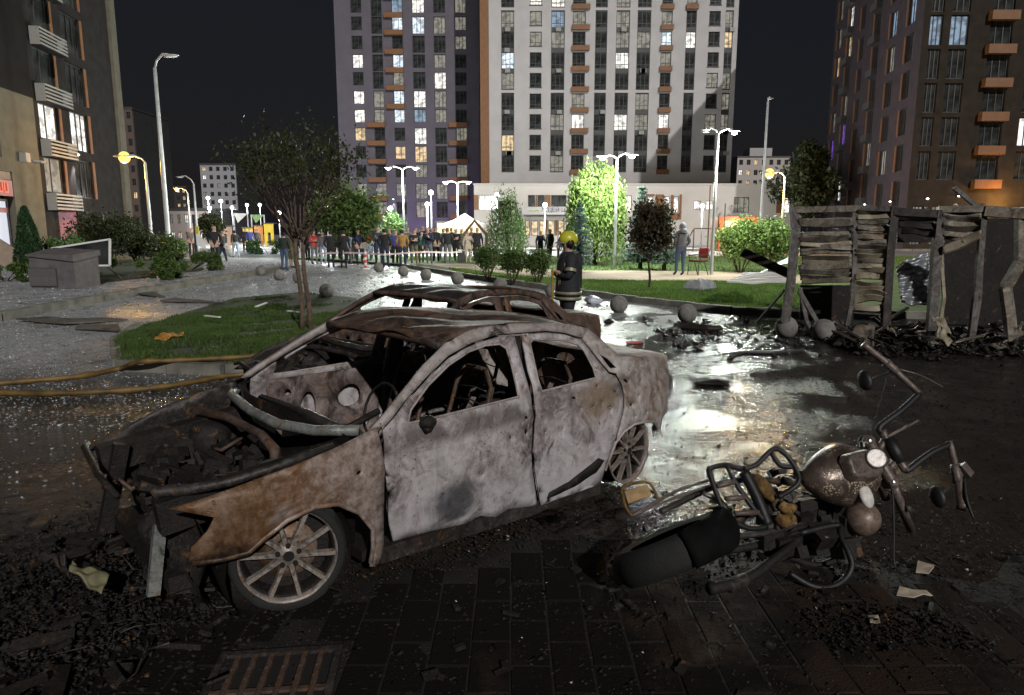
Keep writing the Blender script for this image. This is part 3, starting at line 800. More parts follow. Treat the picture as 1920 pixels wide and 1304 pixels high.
    # torn rear bumper remains on the near corner
    m = sheet([(-3.12, .50), (-3.02, .42), (-2.98, .30), (-3.07, .34), (-3.14, .26), (-3.17, .40), (-3.24, .52)], [], .05, lambda x, z: (x, .80 - (x + 3) * -.25 + .02 * math.sin(30 * z), z))
    solid(m.build('torn_bumper', mats['frame'], root, True), .008, 0)
    # engine bay
    MB().tube([(-.40, -.80, .80), (-.30, -.62, .81), (-.245, -.171, .80), (-.25, .224, .795), (-.335, .494, .80), (-.50, .68, .81)], .030, 10).build('cowl_tube', mats['cowl'], root, True)
    MB().tube([(-.06, -.66, .66), (-.075, -.6, .75), (-.16, -.297, .745), (-.169, .169, .74), (-.13, .439, .72), (-.11, .47, .68)], [.03, .028, .026, .026, .03, .02], 10).build('strut_brace', mats['brace'], root, True)
    MB().lathe([(.13, -.25), (.13, .0), (.10, .04), (.045, .05)], 16, (-.12, .53, .64)).build('strut_tower', MAT['greymetal'], root, True)
    MB().lathe([(.13, -.25), (.13, .0), (.10, .04), (.045, .05)], 16, (-.12, -.53, .64)).build('strut_tower', mats['dark'], root, True)
    for sg in (1, -1):
        MB().bar((-.42, sg * .60, .66), (.50, sg * .56, .56), .10, .16).build('inner_rail', mats['dark'], root)
    MB().tube([(.50, .52, .655), (.46, .52, .67), (.36, .62, .68), (.2, .70, .70), (.0, .74, .735), (-.3, .77, .79)], [.035, .03, .028, .024, .022, .02], 8).build('wing_flange', mats['soot'], root, True)
    r_ = random.Random(int(k * 10) + 4)
    eng = MB()
    for t in range(150):
        rot = Matrix.Rotation(r_.uniform(0, 3), 3, 'X') @ Matrix.Rotation(r_.uniform(0, 3), 3, 'Z')
        eng.box((r_.uniform(-.34, .38), r_.uniform(-.5, .5), r_.uniform(.30, .58)), (r_.uniform(.03, .15) if t > 10 else .2, r_.uniform(.03, .12), r_.uniform(.02, .08)), rot)
    tag(eng.build('engine_remains', MAT['char'], root), kind='stuff')
    pip = MB()
    for t in range(9):
        a = Vector((r_.uniform(-.35, .4), r_.uniform(-.55, .55), r_.uniform(.45, .63))); pts = [a]
        for s_ in range(4): pts.append(pts[-1] + Vector((r_.uniform(-.14, .14), r_.uniform(-.16, .16), r_.uniform(-.05, .05))))
        pip.tube(pts, r_.uniform(.005, .014), 6)
    tag(pip.build('engine_pipes', mats['brace'], root, True), kind='stuff')
    MB().box((.02, 0, .20), (.9, 1.1, .08)).build('undertray', MAT['char'], root)
    # crushed front end
    sheet([(.15, .10), (.74, .12), (.78, .40), (.62, .55), (.30, .50), (.12, .35)], [ell(.45, .33, .03, .03), ell(.62, .25, .02, .03)], .07,
          lambda y, z: (.42 + .06 * math.sin(7 * y) + .03 * math.sin(17 * z + 5 * y), y, z)).build('front_panel', mats['soot'], root, True)
    MB().bar((.53, .50, .16), (.47, .49, .50), .035, .055, (1, 0, 0)).build('crash_bracket', mats['front'], root)
    MB().bar((.52, -.50, .14), (.40, -.46, .66), .05, .08, (1, 0, 0)).build('crash_bracket', mats['dark'], root)
    MB().tube([(.52, -.74, .62), (.58, -.5, .67), (.60, -.1, .62), (.58, .2, .58)], .018, 6).build('lock_carrier', mats['dark'], root, True)
    # cabin
    MB().tube([(-.55, -.74, .72), (-.56, 0, .74), (-.55, .74, .72)], .035, 8).build('dash_beam', mats['soot'], root, True)
    MB().tube([(-.56, .36, .72), (-.82, .36, .80)], .022, 8).build('steering_column', mats['dark'], root, True)
    MB().tube([(-.83 - .06 * math.sin(t), .36 + .17 * math.cos(t), .80 + .16 * math.sin(t)) for t in np.linspace(0, 2 * math.pi, 17)], .009, 6, False).build('steering_wheel_hoop', mats['dark'], root, True)
    for sx, sy, hh in ((-1.28, .36, .52), (-1.28, -.36, .52), (-2.0, .40, .48), (-2.0, -.40, .48)):
        st = empty('seat_frame', (sx, sy, .17)); st.parent = root
        m = MB()
        for e in (-1, 1):
            m.tube([(.30, e * .21, .05), (.0, e * .21, .10), (-.16, e * .20, .30), (-.28, e * .18, .30 + hh * .75), (-.30, e * .10, .28 + hh)], .016, 6)
        m.tube([(-.30, -.10, .28 + hh), (-.30, .10, .28 + hh)], .014, 6)
        m.build('side_tubes', mats['frame2'], st, True)
        m = MB()
        for q in range(6):
            z = .22 + q * hh / 6; m.tube([(-.12 - .18 * q / 6, -.18, z), (-.135 - .18 * q / 6, 0, z + .015), (-.12 - .18 * q / 6, .18, z)], .005, 5)
        for q in range(5):
            m.tube([(.25 - q * .08, -.2, .075 + q * .01), (.25 - q * .08, .2, .075 + q * .01)], .005, 5)
        tag(m.build('seat_springs', mats['soot'], st, True), kind='stuff')
        MB().bar((.2, .12, .06), (-.32, -.05, .58), .035, .012).build('slide_rail', mats['inner'], st)
    return root

# position of the near car from its wheels on the ground
CAR_O, CAR_A = (-1.656, 3.796, .0), R(-137.825)
M1 = dict(fender=MAT['rust'], door=MAT['ash'], door2=MAT['ash'], quarter=MAT['ash2'], frame=MAT['frame'], frame2=MAT['brown'], roof=MAT['brown'], dark=MAT['char'], sill=MAT['soot'], inner=MAT['inner'],
          cowl=MAT['greymetal'], brace=MAT['brown'], soot=MAT['soot'], front=MAT['greymetal'], wheel=MAT['alu'], disc=MAT['rust'], sag=.02)
car1 = empty('burnt_sedan', CAR_O, CAR_A, 'nearest burnt-out sedan with ash grey doors and rusty front fender', 'car')
build_car(car1, M1, .3)
build_wheel('front_wheel', car1, (-.015, .80, .311), R(-20), M1)
build_wheel('front_wheel', car1, (-.015, -.80, .311), R(160), M1)
M1r = dict(M1, wheel=burnt('scorched_rear_alloy', [(.3, (.07, .055, .045)), (.5, (.20, .17, .15)), (.7, (.32, .28, .25))], rust=.2, soot=.1, sc=9, rough=.6, bump=.15))
build_wheel('rear_wheel', car1, (-2.63, .80, .272), R(3), M1r, tyre=False)
build_wheel('rear_wheel', car1, (-2.63, -.80, .272), R(180), M1r, tyre=False)
# melted door mirror stub
MB().ball((-.80, .90, .845), .05, 10, 6, (1.1, .8, .8)).bar((-.78, .86, .84), (-.80, .92, .80), .05, .03).build('mirror_stub', MAT['char'], car1, True)

c2 = Matrix.Rotation(CAR_A, 3, 'Z') @ Vector((-1.66, -2.0, 0))
M2 = dict(M1, fender=MAT['soot'], door=MAT['brown'], door2=MAT['brown'], quarter=MAT['brown'], frame=MAT['brown'], frame2=MAT['brown'], roof=MAT['soot'], inner=MAT['brown'], cowl=MAT['soot'], brace=MAT['soot'], front=MAT['soot'], wheel=MAT['brown'], sag=.05)
car2 = empty('burnt_sedan', (CAR_O[0] + c2.x, CAR_O[1] + c2.y, 0), CAR_A + R(3), 'dark brown burnt-out sedan shell standing behind the nearest one', 'car')
build_car(car2, M2, 1.7)
for nm, lx_, sy, rz in (('front_wheel', -.015, .80, 0), ('front_wheel', -.015, -.80, 180), ('rear_wheel', -2.63, .80, 0), ('rear_wheel', -2.63, -.80, 180)):
    build_wheel(nm, car2, (lx_, sy, .28), R(rz), M2, tyre=False)

# ================================================================== THE FALLEN MOTORCYCLE
# leaning hard over to its right side, nose away to the right
BIKE0 = gp(1440, 1105)
def bk(u, v, up=0.):
    du, dv = u - 1190, v - 935
    det = 470 * -270 - (-170) * (-75)
    a = (du * -270 - (-170) * dv) / det; b = (470 * dv - (-75) * du) / det
    y = 3.28 + .62 * a + .36 * b - .50 * up
    return at(u, v, y) - Vector((BIKE0.x, BIKE0.y, 0))
bike = empty('motorcycle', (BIKE0.x, BIKE0.y, 0), 0, 'burnt cruiser motorcycle toppled over beside the nearest car', 'motorcycle')
FW = (bk(1660, 870) - bk(1190, 935)).normalized()               # its nose
LF = (bk(1680, 700) - bk(1800, 930)); LF = (LF - FW * LF.dot(FW)).normalized()    # its left side
UPV = FW.cross(LF).normalized()
BROT = Matrix((FW, LF, UPV)).transposed()
g = Nt('scorched_tank'); p = g.pos(False)
n1 = g.noise(p, 9, 6, .6); n2 = g.noise(p, 60, 2); n3 = g.noise(p, 5, 3)
c = g.ramp(n1, [(.3, (.045, .03, .022)), (.55, (.115, .085, .07)), (.75, (.20, .16, .14))])
vor = g.voro(p, 75)[0]
c = g.mix(g.m('MULTIPLY', g.sstep(vor, .30, .44, 1, 0), g.sstep(n3, .44, .56)), c, (.50, .42, .30))
g.set(color=c, rough=g.ramp(n1, [(.3, .28), (.7, .45)]), metal=.35); g.bump(g.m('SUBTRACT', n1, g.m('MULTIPLY', vor, .5)), .15, .01)
MAT['tank'] = g.mat
MAT['foam'] = burnt('scorched_yellow_foam', [(.36, (.04, .022, .008)), (.5, (.17, .095, .025)), (.66, (.34, .22, .08))], soot=.35, sc=16, rough=.85, bump=.8)
MAT['bikemetal'] = burnt('bike_brown_metal', [(.3, (.035, .026, .022)), (.5, (.105, .082, .072)), (.7, (.21, .17, .15))], rust=.1, soot=.15, sc=14, rough=.45, bump=.2)
MAT['matteblack'] = plain('matte_black_plastic', (.008, .008, .009), .55, var=.4, sc=10, bump=.2)
def smooth_path(P, r, k=5):
    n = len(P); out = []; ro = []
    rs = r if isinstance(r, list) else [r] * n
    for i in range(n - 1):
        p0, p1, p2, p3 = P[max(i - 1, 0)], P[i], P[i + 1], P[min(i + 2, n - 1)]
        for j in range(k):
            t = j / k
            out.append(.5 * ((2 * p1) + (p2 - p0) * t + (2 * p0 - 5 * p1 + 4 * p2 - p3) * t * t + (3 * p1 - p0 - 3 * p2 + p3) * t ** 3)); ro.append(rs[i] + (rs[i + 1] - rs[i]) * t)
    out.append(P[-1]); ro.append(rs[-1]); return out, ro
# tank
tc = bk(1572, 893, .0)
m = MB(); m.ball((0, 0, 0), 1, 28, 18)
vs = []
for x, y, z in m.v:
    sx = .262; wy = .178 * (1 - .28 * max(0, -x)) * (1 + .05 * x); hz = .150 * (1 + .12 * x)
    zz = z * hz if z > 0 else z * .075
    q = BROT @ Vector((x * sx, y * wy, zz)); vs.append(tuple(q))
m.v = vs
tank = m.build('fuel_tank', MAT['tank'], bike, True, loc=tc)
def bt(name, pts, r, mat, parent=bike, n=8, cap=True):
    P = [bk(*q) for q in pts]
    if parent is not bike: P = [p - parent.location for p in P]
    rs = [q * 1.28 for q in r] if isinstance(r, list) else r * 1.28
    if len(P) > 2: P, rs = smooth_path(P, rs)
    r = rs
    return MB().tube(P, r, n, cap).build(name, mat, parent, True)
# dash pod and speedometer on the tank
pc = bk(1622, 872, .42)
m = MB().prism([(-.135, .045), (-.105, .078), (.05, .092), (.105, .065), (.12, .0), (.105, -.065), (.05, -.092), (-.105, -.078), (-.135, -.045)], -.045, .022)
m.v = [tuple(BROT @ Vector((x * (1 if z < 0 else .86), y * (1 if z < 0 else .82), z + .03 * x))) for x, y, z in m.v]
pod = m.build('instrument_pod', MAT['bikemetal'], bike, False, loc=pc); bv = pod.modifiers.new('round', 'BEVEL'); bv.width = .014; bv.segments = 3
sp_rot = BROT @ Matrix.Rotation(R(-28), 3, 'Y')
spd = bk(1642, 860, .52) - pc
dial = MB().lathe([(.052, -.045), (.056, .0), (.056, .012), (.049, .014)], 28, spd, sp_rot).build('speedometer', MAT['bikemetal'], pod, True)
MB().lathe([(.001, .0165), (.047, .0165), (.048, .0145)], 24, spd, sp_rot, False).build('dial_face', burnt('scorched_dial', [(.3, (.12, .10, .09)), (.5, (.50, .47, .44)), (.7, (.72, .69, .66))], soot=.1, sc=22, rough=.4, bump=.05), pod)
# pale bare patch with the melted ignition
m = MB(); m.ball((0, 0, 0), 1, 14, 8)
m.v = [tuple(BROT @ Vector((x * .045, y * .07, z * .02))) for x, y, z in m.v]
m.build('bare_patch', plain('pale_bare_metal', (.58, .55, .52), .55, var=.3, sc=25), bike, True, loc=bk(1624, 930, .26))
# headlight shell
m = MB(); m.ball((0, 0, 0), .105, 22, 14, (1.0, 1.0, .95))
m.build('headlight_shell', burnt('brown_headlight', [(.3, (.07, .045, .033)), (.5, (.16, .115, .09)), (.7, (.24, .19, .16))], rust=.1, soot=.05, sc=10, rough=.5, bump=.1), bike, True, loc=bk(1615, 972, -.28))
# fork clamps and risers
for (u, v) in ((1628, 828), (1672, 905)):
    cl = MB(); cc = bk(u, v, .1)
    cl.lathe([(.030, -.05), (.034, -.01), (.034, .02), (.022, .03)], 14, (0, 0, 0), BROT @ Matrix.Rotation(R(-25), 3, 'Y'))
    cl.lathe([(.045, -.05), (.045, -.02)], 14, (0, 0, 0), BROT @ Matrix.Rotation(R(-25), 3, 'Y'))
    fc = cl.build('fork_cap', MAT['bikemetal'], bike, True, loc=cc)
    MB().lathe([(.001, .032), (.014, .034), (.014, .028)], 12, (0, 0, 0), BROT @ Matrix.Rotation(R(-25), 3, 'Y'), False).build('cap_bolt', MAT['chrome'], fc, True)
for (u, v, u2, v2) in ((1622, 835, 1690, 1010), (1672, 905, 1735, 1060)):
    a, b = bk(u, v, .05), bk(u2, v2, -.9)
    MB().tube([a, a.lerp(b, .55)], .026, 12).build('fork_leg', MAT['bikemetal'], bike, True)
bt('steering_yoke', [(1630, 832, .1), (1650, 868, .12), (1672, 904, .1)], .026, MAT['bikemetal'], n=10)
bt('steering_neck', [(1600, 905, -.2), (1635, 885, .0), (1655, 868, .12)], [.05, .045, .035], MAT['char'], n=10)
bt('riser', [(1645, 850, .12), (1660, 822, .2)], .016, MAT['bikemetal'])
bt('riser', [(1662, 884, .12), (1684, 862, .2)], .016, MAT['bikemetal'])
bt('clutch_cable', [(1668, 690, .34), (1655, 740, .3), (1640, 790, .2), (1632, 830, .1)], .0035, MAT['char'], n=5)
bt('brake_hose', [(1795, 895, .34), (1760, 880, .3), (1715, 895, .2), (1680, 905, .1)], .004, MAT['char'], n=5)
bt('frame_spine', [(1600, 915, -.35), (1520, 935, -.35), (1450, 950, -.3), (1400, 965, -.3)], .02, MAT['char'])
bt('frame_cradle', [(1640, 925, -.3), (1610, 1010, -.5), (1540, 1060, -.55), (1470, 1040, -.5)], .016, MAT['char'])
bt('handlebar_clamp', [(1653, 808, .2), (1672, 845, .2), (1698, 882, .2)], .019, MAT['bikemetal'], n=10)
bt('clamp_plate', [(1664, 822, .22), (1690, 868, .22)], .030, MAT['matteblack'])
# handlebars
bt('handlebar', [(1653, 812, .2), (1650, 800, .22), (1690, 770, .30), (1724, 738, .34)], .0145, MAT['matteblack'], n=10)
bt('handlebar', [(1698, 882, .2), (1705, 880, .22), (1745, 850, .30), (1784, 832, .34)], .0145, MAT['matteblack'], n=10)
gl = bt('grip_tube', [(1725, 739, .34), (1690, 707, .34), (1668, 686, .34), (1618, 646, .34)], [.014, .015, .016, .0155], MAT['bikemetal'], n=12)
gr = bt('grip_tube', [(1780, 828, .34), (1790, 870, .34), (1798, 905, .34), (1806, 955, .34)], [.014, .016, .024, .026], MAT['bikemetal'], n=14)
for (a, b) in (((1681, 698, .34), (1661, 680, .34)), ((1789, 872, .36), (1797, 905, .36))):
    A, B = bk(*a), bk(*b)
    MB().tube([A, A.lerp(B, .3), A.lerp(B, .6), B], [.022, .027, .024, .029], 10).build('switch_cluster', MAT['bikemetal'], bike, True)
bt('lever', [(1690, 694, .40), (1725, 704, .44), (1768, 726, .44)], [.005, .0035, .003], MAT['bikemetal'], n=6)
bt('lever', [(1808, 895, .42), (1812, 935, .44), (1826, 974, .44)], [.008, .007, .005], MAT['matteblack'], n=6)
MB().box((0, 0, 0), (.05, .075, .03), BROT @ Matrix.Rotation(R(30), 3, 'Z')).build('brake_reservoir', MAT['bikemetal'], bike, loc=bk(1811, 882, .42))
for (u, v, u2, v2) in ((1622, 714, 1668, 700), (1758, 932, 1793, 908)):
    c_ = bk(u, v, .36)
    m = MB().ball((0, 0, 0), 1, 16, 10)
    m.v = [tuple(BROT @ Vector((x * .028, y * .062, z * .046))) for x, y, z in m.v]
    mr = m.build('mirror', MAT['matteblack'], bike, True, loc=c_)
    MB().tube([Vector((0, 0, 0)), bk(u2, v2, .35) - c_], .007, 6).build('mirror_stem', MAT['matteblack'], mr, True)
bt('throttle_cable', [(1668, 905, .15), (1674, 930, .1), (1676, 990, 0), (1676, 1050, -.1), (1680, 1066, -.12)], .004, MAT['matteblack'], n=6)
bt('signal_stalk', [(1664, 820, .2), (1692, 805, .25), (1722, 789, .3)], .006, MAT['bikemetal'], n=6)
bt('wire_loop', [(1612, 838, .2), (1611, 830, .2), (1617, 828, .2), (1620, 838, .2), (1622, 829, .2), (1627, 832, .2)], .003, MAT['chrome'], n=5)
# engine mass, seat pan with foam
r_ = random.Random(21)
m = MB()
for t in range(26):
    cc = bk(r_.uniform(1440, 1590), r_.uniform(930, 1040), -.35 + r_.uniform(-.25, .15))
    m.box(cc, (r_.uniform(.05, .16), r_.uniform(.05, .14), r_.uniform(.04, .12)), BROT @ Matrix.Rotation(r_.uniform(0, 1), 3, 'X'))
tag(m.build('engine', MAT['char'], bike), kind='stuff')
m = MB()
for q in range(7): m.lathe([(.062, -.004), (.062, .004)], 18, bk(1500 - q * 5, 985 + q * 9, -.3), BROT @ Matrix.Rotation(R(60), 3, 'X'))
m.build('cylinder_fins', MAT['soot'], bike)
for i, (pts, rr) in enumerate((([(1408, 895, .04), (1425, 905, .05), (1440, 925, .05), (1454, 938, .03)], [.018, .030, .028, .016]), ([(1462, 945, .04), (1476, 955, .05), (1490, 950, .04)], [.02, .026, .014]), ([(1455, 968, .03), (1470, 978, .05), (1488, 972, .03)], [.016, .030, .016]))):
    bt('seat_foam', pts, rr, MAT['foam'], n=9)
m = MB()
for t in range(30):
    cc = bk(r_.uniform(1430, 1500), r_.uniform(880, 990), -.05 + r_.uniform(-.1, .05))
    m.box(cc, (r_.uniform(.02, .07), r_.uniform(.02, .06), .02), BROT @ Matrix.Rotation(r_.uniform(0, 3), 3, 'Z') @ Matrix.Rotation(r_.uniform(-.5, .5), 3, 'X'))
tag(m.build('seat_pan', MAT['soot'], bike), kind='stuff')
# rear rack and sissy bar
rk = empty('luggage_rack', bk(1380, 930, .2)); rk.parent = bike
for pts in ([(1328, 880, .22), (1343, 925, .22), (1362, 965, .22), (1400, 990, .2), (1438, 988, .2)], [(1362, 872, .22), (1385, 915, .22), (1410, 950, .22), (1432, 975, .2)], [(1328, 880, .22), (1345, 874, .24), (1362, 872, .22), (1390, 880, .22)],
            [(1395, 880, .22), (1420, 870, .26), (1444, 846, .32), (1458, 842, .33), (1478, 858, .33), (1495, 885, .30), (1497, 905, .25), (1480, 920, .2), (1460, 932, .18)], [(1447, 850, .32), (1462, 872, .30), (1484, 876, .32)]):
    bt('rack_tube', pts, .0105, MAT['matteblack'], rk)
for a, b in (((1345, 912, .22), (1378, 903, .22)), ((1361, 936, .22), (1400, 932, .22)), ((1378, 963, .22), (1422, 961, .22))):
    bt('rack_slat', [a, b], .011, MAT['bikemetal'], rk)
bt('rack_plate', [(1395, 885, .18), (1420, 935, .18), (1440, 985, .16)], .022, MAT['matteblack'], rk)
# rear fender arched over the tyre, with a bright strap
wc = bk(1262, 1030, -.25)
F2 = (bk(1420, 945) - bk(1215, 1050)).normalized(); F2 = (F2 - UPV * F2.dot(UPV)).normalized(); L2 = UPV.cross(F2).normalized()
m = MB(); nA, nB = 20, 11
for i in range(nA):
    a = R(5 + 105 * i / (nA - 1)); dr = F2 * math.cos(a) + UPV * math.sin(a)
    for j in range(nB):
        b = R(-85 + 170 * j / (nB - 1))
        m.v.append(tuple(wc + dr * (.285 + .055 * math.cos(b) + .008 * math.sin(9 * a + 2 * b)) + L2 * ((.105 - .02 * i / nA) * math.sin(b))))
for i in range(nA - 1):
    for j in range(nB - 1): m.f.append((i * nB + j, i * nB + j + 1, (i + 1) * nB + j + 1, (i + 1) * nB + j))
fen = m.build('rear_fender', plain('sooty_fender', (.004, .004, .004), .85, var=.5, sc=9, bump=.3, spec=.12), bike, True); solid(fen, .01, 0)
m = MB()
for q in range(14):
    a = R(q * 360 / 14); m.tube([wc + (FW * math.cos(a) + UPV * math.sin(a)) * .03, wc + (FW * math.cos(a + .2) + UPV * math.sin(a + .2)) * .20], .004, 5)
m.build('spokes', MAT['soot'], bike)
bt('subframe_tube', [(1480, 905, -.1), (1420, 900, -.05), (1360, 905, -.05), (1300, 930, -.1), (1240, 960, -.1)], .013, MAT['soot'])
bt('subframe_tube', [(1490, 985, -.1), (1430, 1000, -.05), (1360, 1010, -.05), (1290, 1030, -.1)], .013, MAT['soot'])
bt('swing_arm', [(1470, 1010, -.4), (1380, 1030, -.4), (1260, 1040, -.35)], .018, MAT['char'])
bt('shock_absorber', [(1400, 960, -.05), (1340, 1010, -.25)], .022, MAT['soot'], n=12)
bt('fender_strap', [(1318, 926, .10), (1345, 938, .14), (1362, 960, .16), (1366, 990, .14), (1352, 1035, .04)], [.006, .012, .014, .013, .007], MAT['chrome'], n=8)
MB().lathe([(.20, -.075), (.28, -.085), (.31, -.05), (.318, 0), (.31, .05), (.28, .085), (.20, .075)], 36, wc, Matrix((F2, UPV, L2)).transposed(), False).build('rear_tyre', MAT['rubber'], bike, True)
MB().lathe([(.19, -.05), (.205, -.06), (.205, .06), (.19, .05)], 30, wc, Matrix((F2, UPV, L2)).transposed(), False).build('rear_rim', MAT['soot'], bike, True)
# exhaust and side case on the lower side
bt('exhaust_pipe', [(1500, 1010, -.2), (1450, 1050, -.1), (1400, 1085, -.1), (1330, 1105, -.1)], [.016, .018, .024, .024], MAT['char'], n=14)
bt('exhaust_tip', [(1398, 1086, -.1), (1376, 1096, -.1), (1366, 1100, -.1)], [.025, .027, .026], MAT['soot'], n=16)
# crash bar
bt('crash_bar', [(1500, 1000, -.2), (1570, 985, -.15), (1576, 1005, -.1), (1590, 1035, -.05), (1597, 1060, -.05), (1585, 1085, -.1), (1555, 1102, -.15), (1520, 1098, -.2), (1480, 1075, -.25)], .013, MAT['matteblack'], n=10)
bt('foot_peg', [(1530, 1015, -.2), (1555, 1006, -.1)], .012, MAT['chrome'], n=8)
# yellowish debris frame with a plate and rods beside the tail
pb = empty('debris_frame', bk(1195, 925, 0)); pb.parent = bike
for pts in ([(1165, 918, 0), (1172, 948, 0), (1185, 968, 0)], [(1165, 918, 0), (1180, 908, 0), (1215, 905, 0), (1228, 922, 0), (1234, 940, 0)], [(1185, 968, 0), (1260, 925, .05), (1330, 900, .05)], [(1205, 958, .0), (1290, 925, .06), (1345, 905, .06)]):
    bt('debris_rod', pts, .006, MAT['foam'] if pts[0][0] == 1165 else MAT['bikemetal'], pb, 6)
A_, B_, C_, D_ = bk(1170, 922), bk(1212, 909), bk(1222, 930), bk(1178, 945)
o = MB().add([tuple(q - pb.location) for q in (A_, B_, C_, D_)], [(0, 1, 2, 3)]).build('plate', plain('scorched_plate', (.30, .20, .09), .7, var=.4, sc=20), pb); solid(o, .006, 0)

# ================================================================== BURNT KIOSK FRAME WITH SLATTED SHUTTERS
MAT['slat'] = burnt('scorched_slat', [(.36, (.045, .039, .031)), (.5, (.15, .132, .106)), (.64, (.29, .26, .21))], rust=.12, soot=.2, sc=5, rough=.7)
MAT['slatpale'] = burnt('pale_scorched_slat', [(.3, (.12, .10, .07)), (.5, (.27, .235, .17)), (.7, (.38, .34, .26))], rust=.05, soot=.05, sc=5, rough=.7)
MAT['post'] = burnt('scorched_post', [(.36, (.03, .027, .025)), (.5, (.085, .077, .072)), (.64, (.17, .155, .145))], rust=.1, soot=.15, sc=6)
K0 = Vector((4.9, 11.9, gz(0, 11.9)))
kio = empty('burnt_kiosk', K0, 0, 'collapsed burnt metal kiosk frame with warped slatted shutters', 'kiosk')
def kd(u): return 12.0 - 1.1 * min(max((u - 1490) / 400, -.1), 1.3)
def kp(u, v, dy=0.): return at(u, v, kd(u) + dy) - K0
for pts, w, mt in (([(1489, 388), (1492, 430), (1484, 520), (1472, 605)], .13, 'post'), ([(1604, 386), (1602, 480), (1598, 560), (1588, 610)], .07, 'post'), ([(1677, 388), (1668, 470), (1664, 545), (1660, 610)], .13, 'soot'),
                   ([(1764, 396), (1756, 470), (1752, 540), (1745, 620)], .14, 'post'), ([(1845, 390), (1840, 450), (1833, 530), (1822, 620), (1818, 655)], .09, 'post'), ([(1915, 395), (1914, 490), (1885, 540), (1893, 600), (1897, 655)], .15, 'slat'), ([(1500, 540), (1512, 600), (1525, 628)], .06, 'post'), ([(1498, 545), (1530, 600), (1552, 632)], .07, 'post'),
                   ([(1764, 480), (1770, 560), (1756, 640)], .05, 'slatpale'), ([(1842, 470), (1838, 560), (1825, 640)], .04, 'post')):
    m = MB()
    for a, b in zip(pts[:-1], pts[1:]): m.bar(kp(*a), kp(*b), w, w * .7, (0, 1, 0))
    m.build('post', MAT[mt], kio)
for a, b, w, mt in (((1492, 394), (1610, 391), .10, 'slat'), ((1605, 390), (1680, 392), .09, 'post'), ((1675, 397), (1765, 402), .12, 'soot'), ((1760, 393), (1850, 392), .10, 'slat'), ((1845, 396), (1960, 404), .16, 'slat'), ((1846, 400), (1788, 352), .06, 'post'), ((1762, 390), (1845, 384), .04, 'post')):
    MB().bar(kp(*a), kp(*b), w, w, (0, 1, 0)).build('top_beam', MAT[mt], kio)
def slat(u0, u1, v0, v1, hpx, mt, bow, dy=0.):
    """one warped, curved slat from (u0,v0) to (u1,v1)"""
    m = MB(); n = 17; r2 = random.Random(int(u0 * 13 + v0 * 7)); ph = r2.uniform(0, 6); tl = r2.uniform(-.03, .03)
    for i in range(n):
        t = i / (n - 1); u = u0 + (u1 - u0) * t; v = v0 + (v1 - v0) * t + bow * .75 * math.sin(math.pi * t) + .7 * math.sin(7 * t + ph)
        hh = hpx * (1.12 + .10 * math.sin(5 * t + ph))
        wob = .03 * math.sin(5 * t + ph)
        for k_, (dv, dd) in enumerate(((-.47, .020 + tl), (-.36, -.010 + tl), (.34, -.006 - tl), (.47, .022 - tl))): m.v.append(tuple(kp(u, v + dv * hh, dy + dd + wob)))
    for i in range(n - 1):
        for k_ in range(3): m.f.append((i * 4 + k_, i * 4 + k_ + 1, (i + 1) * 4 + k_ + 1, (i + 1) * 4 + k_))
    o = m.build('slat', MAT[mt], kio, True)
    for e in o.data.edges:
        if e.vertices[0] % 4 == e.vertices[1] % 4: e.use_edge_sharp = True
    solid(o, .004, 0); return o
slat(1497, 1598, 419, 418, 17, 'slat', 0)
v = 441
k_ = 0
while v < 532:
    slat(1499 + rnd.uniform(-2, 5), 1597 + rnd.uniform(-3, 1), v + rnd.uniform(-1, 1), v - 2 + rnd.uniform(-2, 2), 9.5 + rnd.uniform(-1.5, 2), 'slatpale' if k_ % 4 == 2 else 'slat', rnd.uniform(-1, 6) * (1 if k_ % 3 else 1.6)); v += 8.6; k_ += 1
v = 398; k_ = 0
while v < 578:
    slat(1608 - (v - 398) * .04, 1672 - (v - 398) * .06, v + rnd.uniform(-1, 1), v + rnd.uniform(-2.5, 2), 10 if v < 500 else 13, 'slatpale' if v > 490 or k_ % 4 == 1 else 'slat', rnd.uniform(-1, 3) if v < 505 else rnd.uniform(-7, 7)); v += 9.2 if v < 505 else 11; k_ += 1
v = 399; k_ = 0
while v < 442:
    slat(1768, 1840, v + rnd.uniform(-1, 1), v + rnd.uniform(-1, 2), 11, 'slat', rnd.uniform(0, 5)); v += 10; k_ += 1
slat(1768, 1840, 470, 440, 17, 'slatpale', 0, -.05); slat(1768, 1820, 440, 452, 12, 'slat', 2)
slat(1680, 1760, 404, 408, 12, 'soot', 3); slat(1684, 1756, 418, 424, 13, 'char', 4); slat(1690, 1752, 434, 440, 12, 'soot', -3)
# dark panels standing at the back of the kiosk
for u0, u1, v0, v1, dy in ((1500, 1600, 535, 600, .9), (1770, 1960, 410, 640, 1.2), (1682, 1760, 396, 455, .8)):
    q = [kp(u0, v0, dy), kp(u1, v0, dy), kp(u1, v1, dy), kp(u0, v1, dy)]
    o = MB().add(q, [(0, 1, 2, 3)]).build('back_panel', MAT['char'], kio); solid(o, .03, 0)
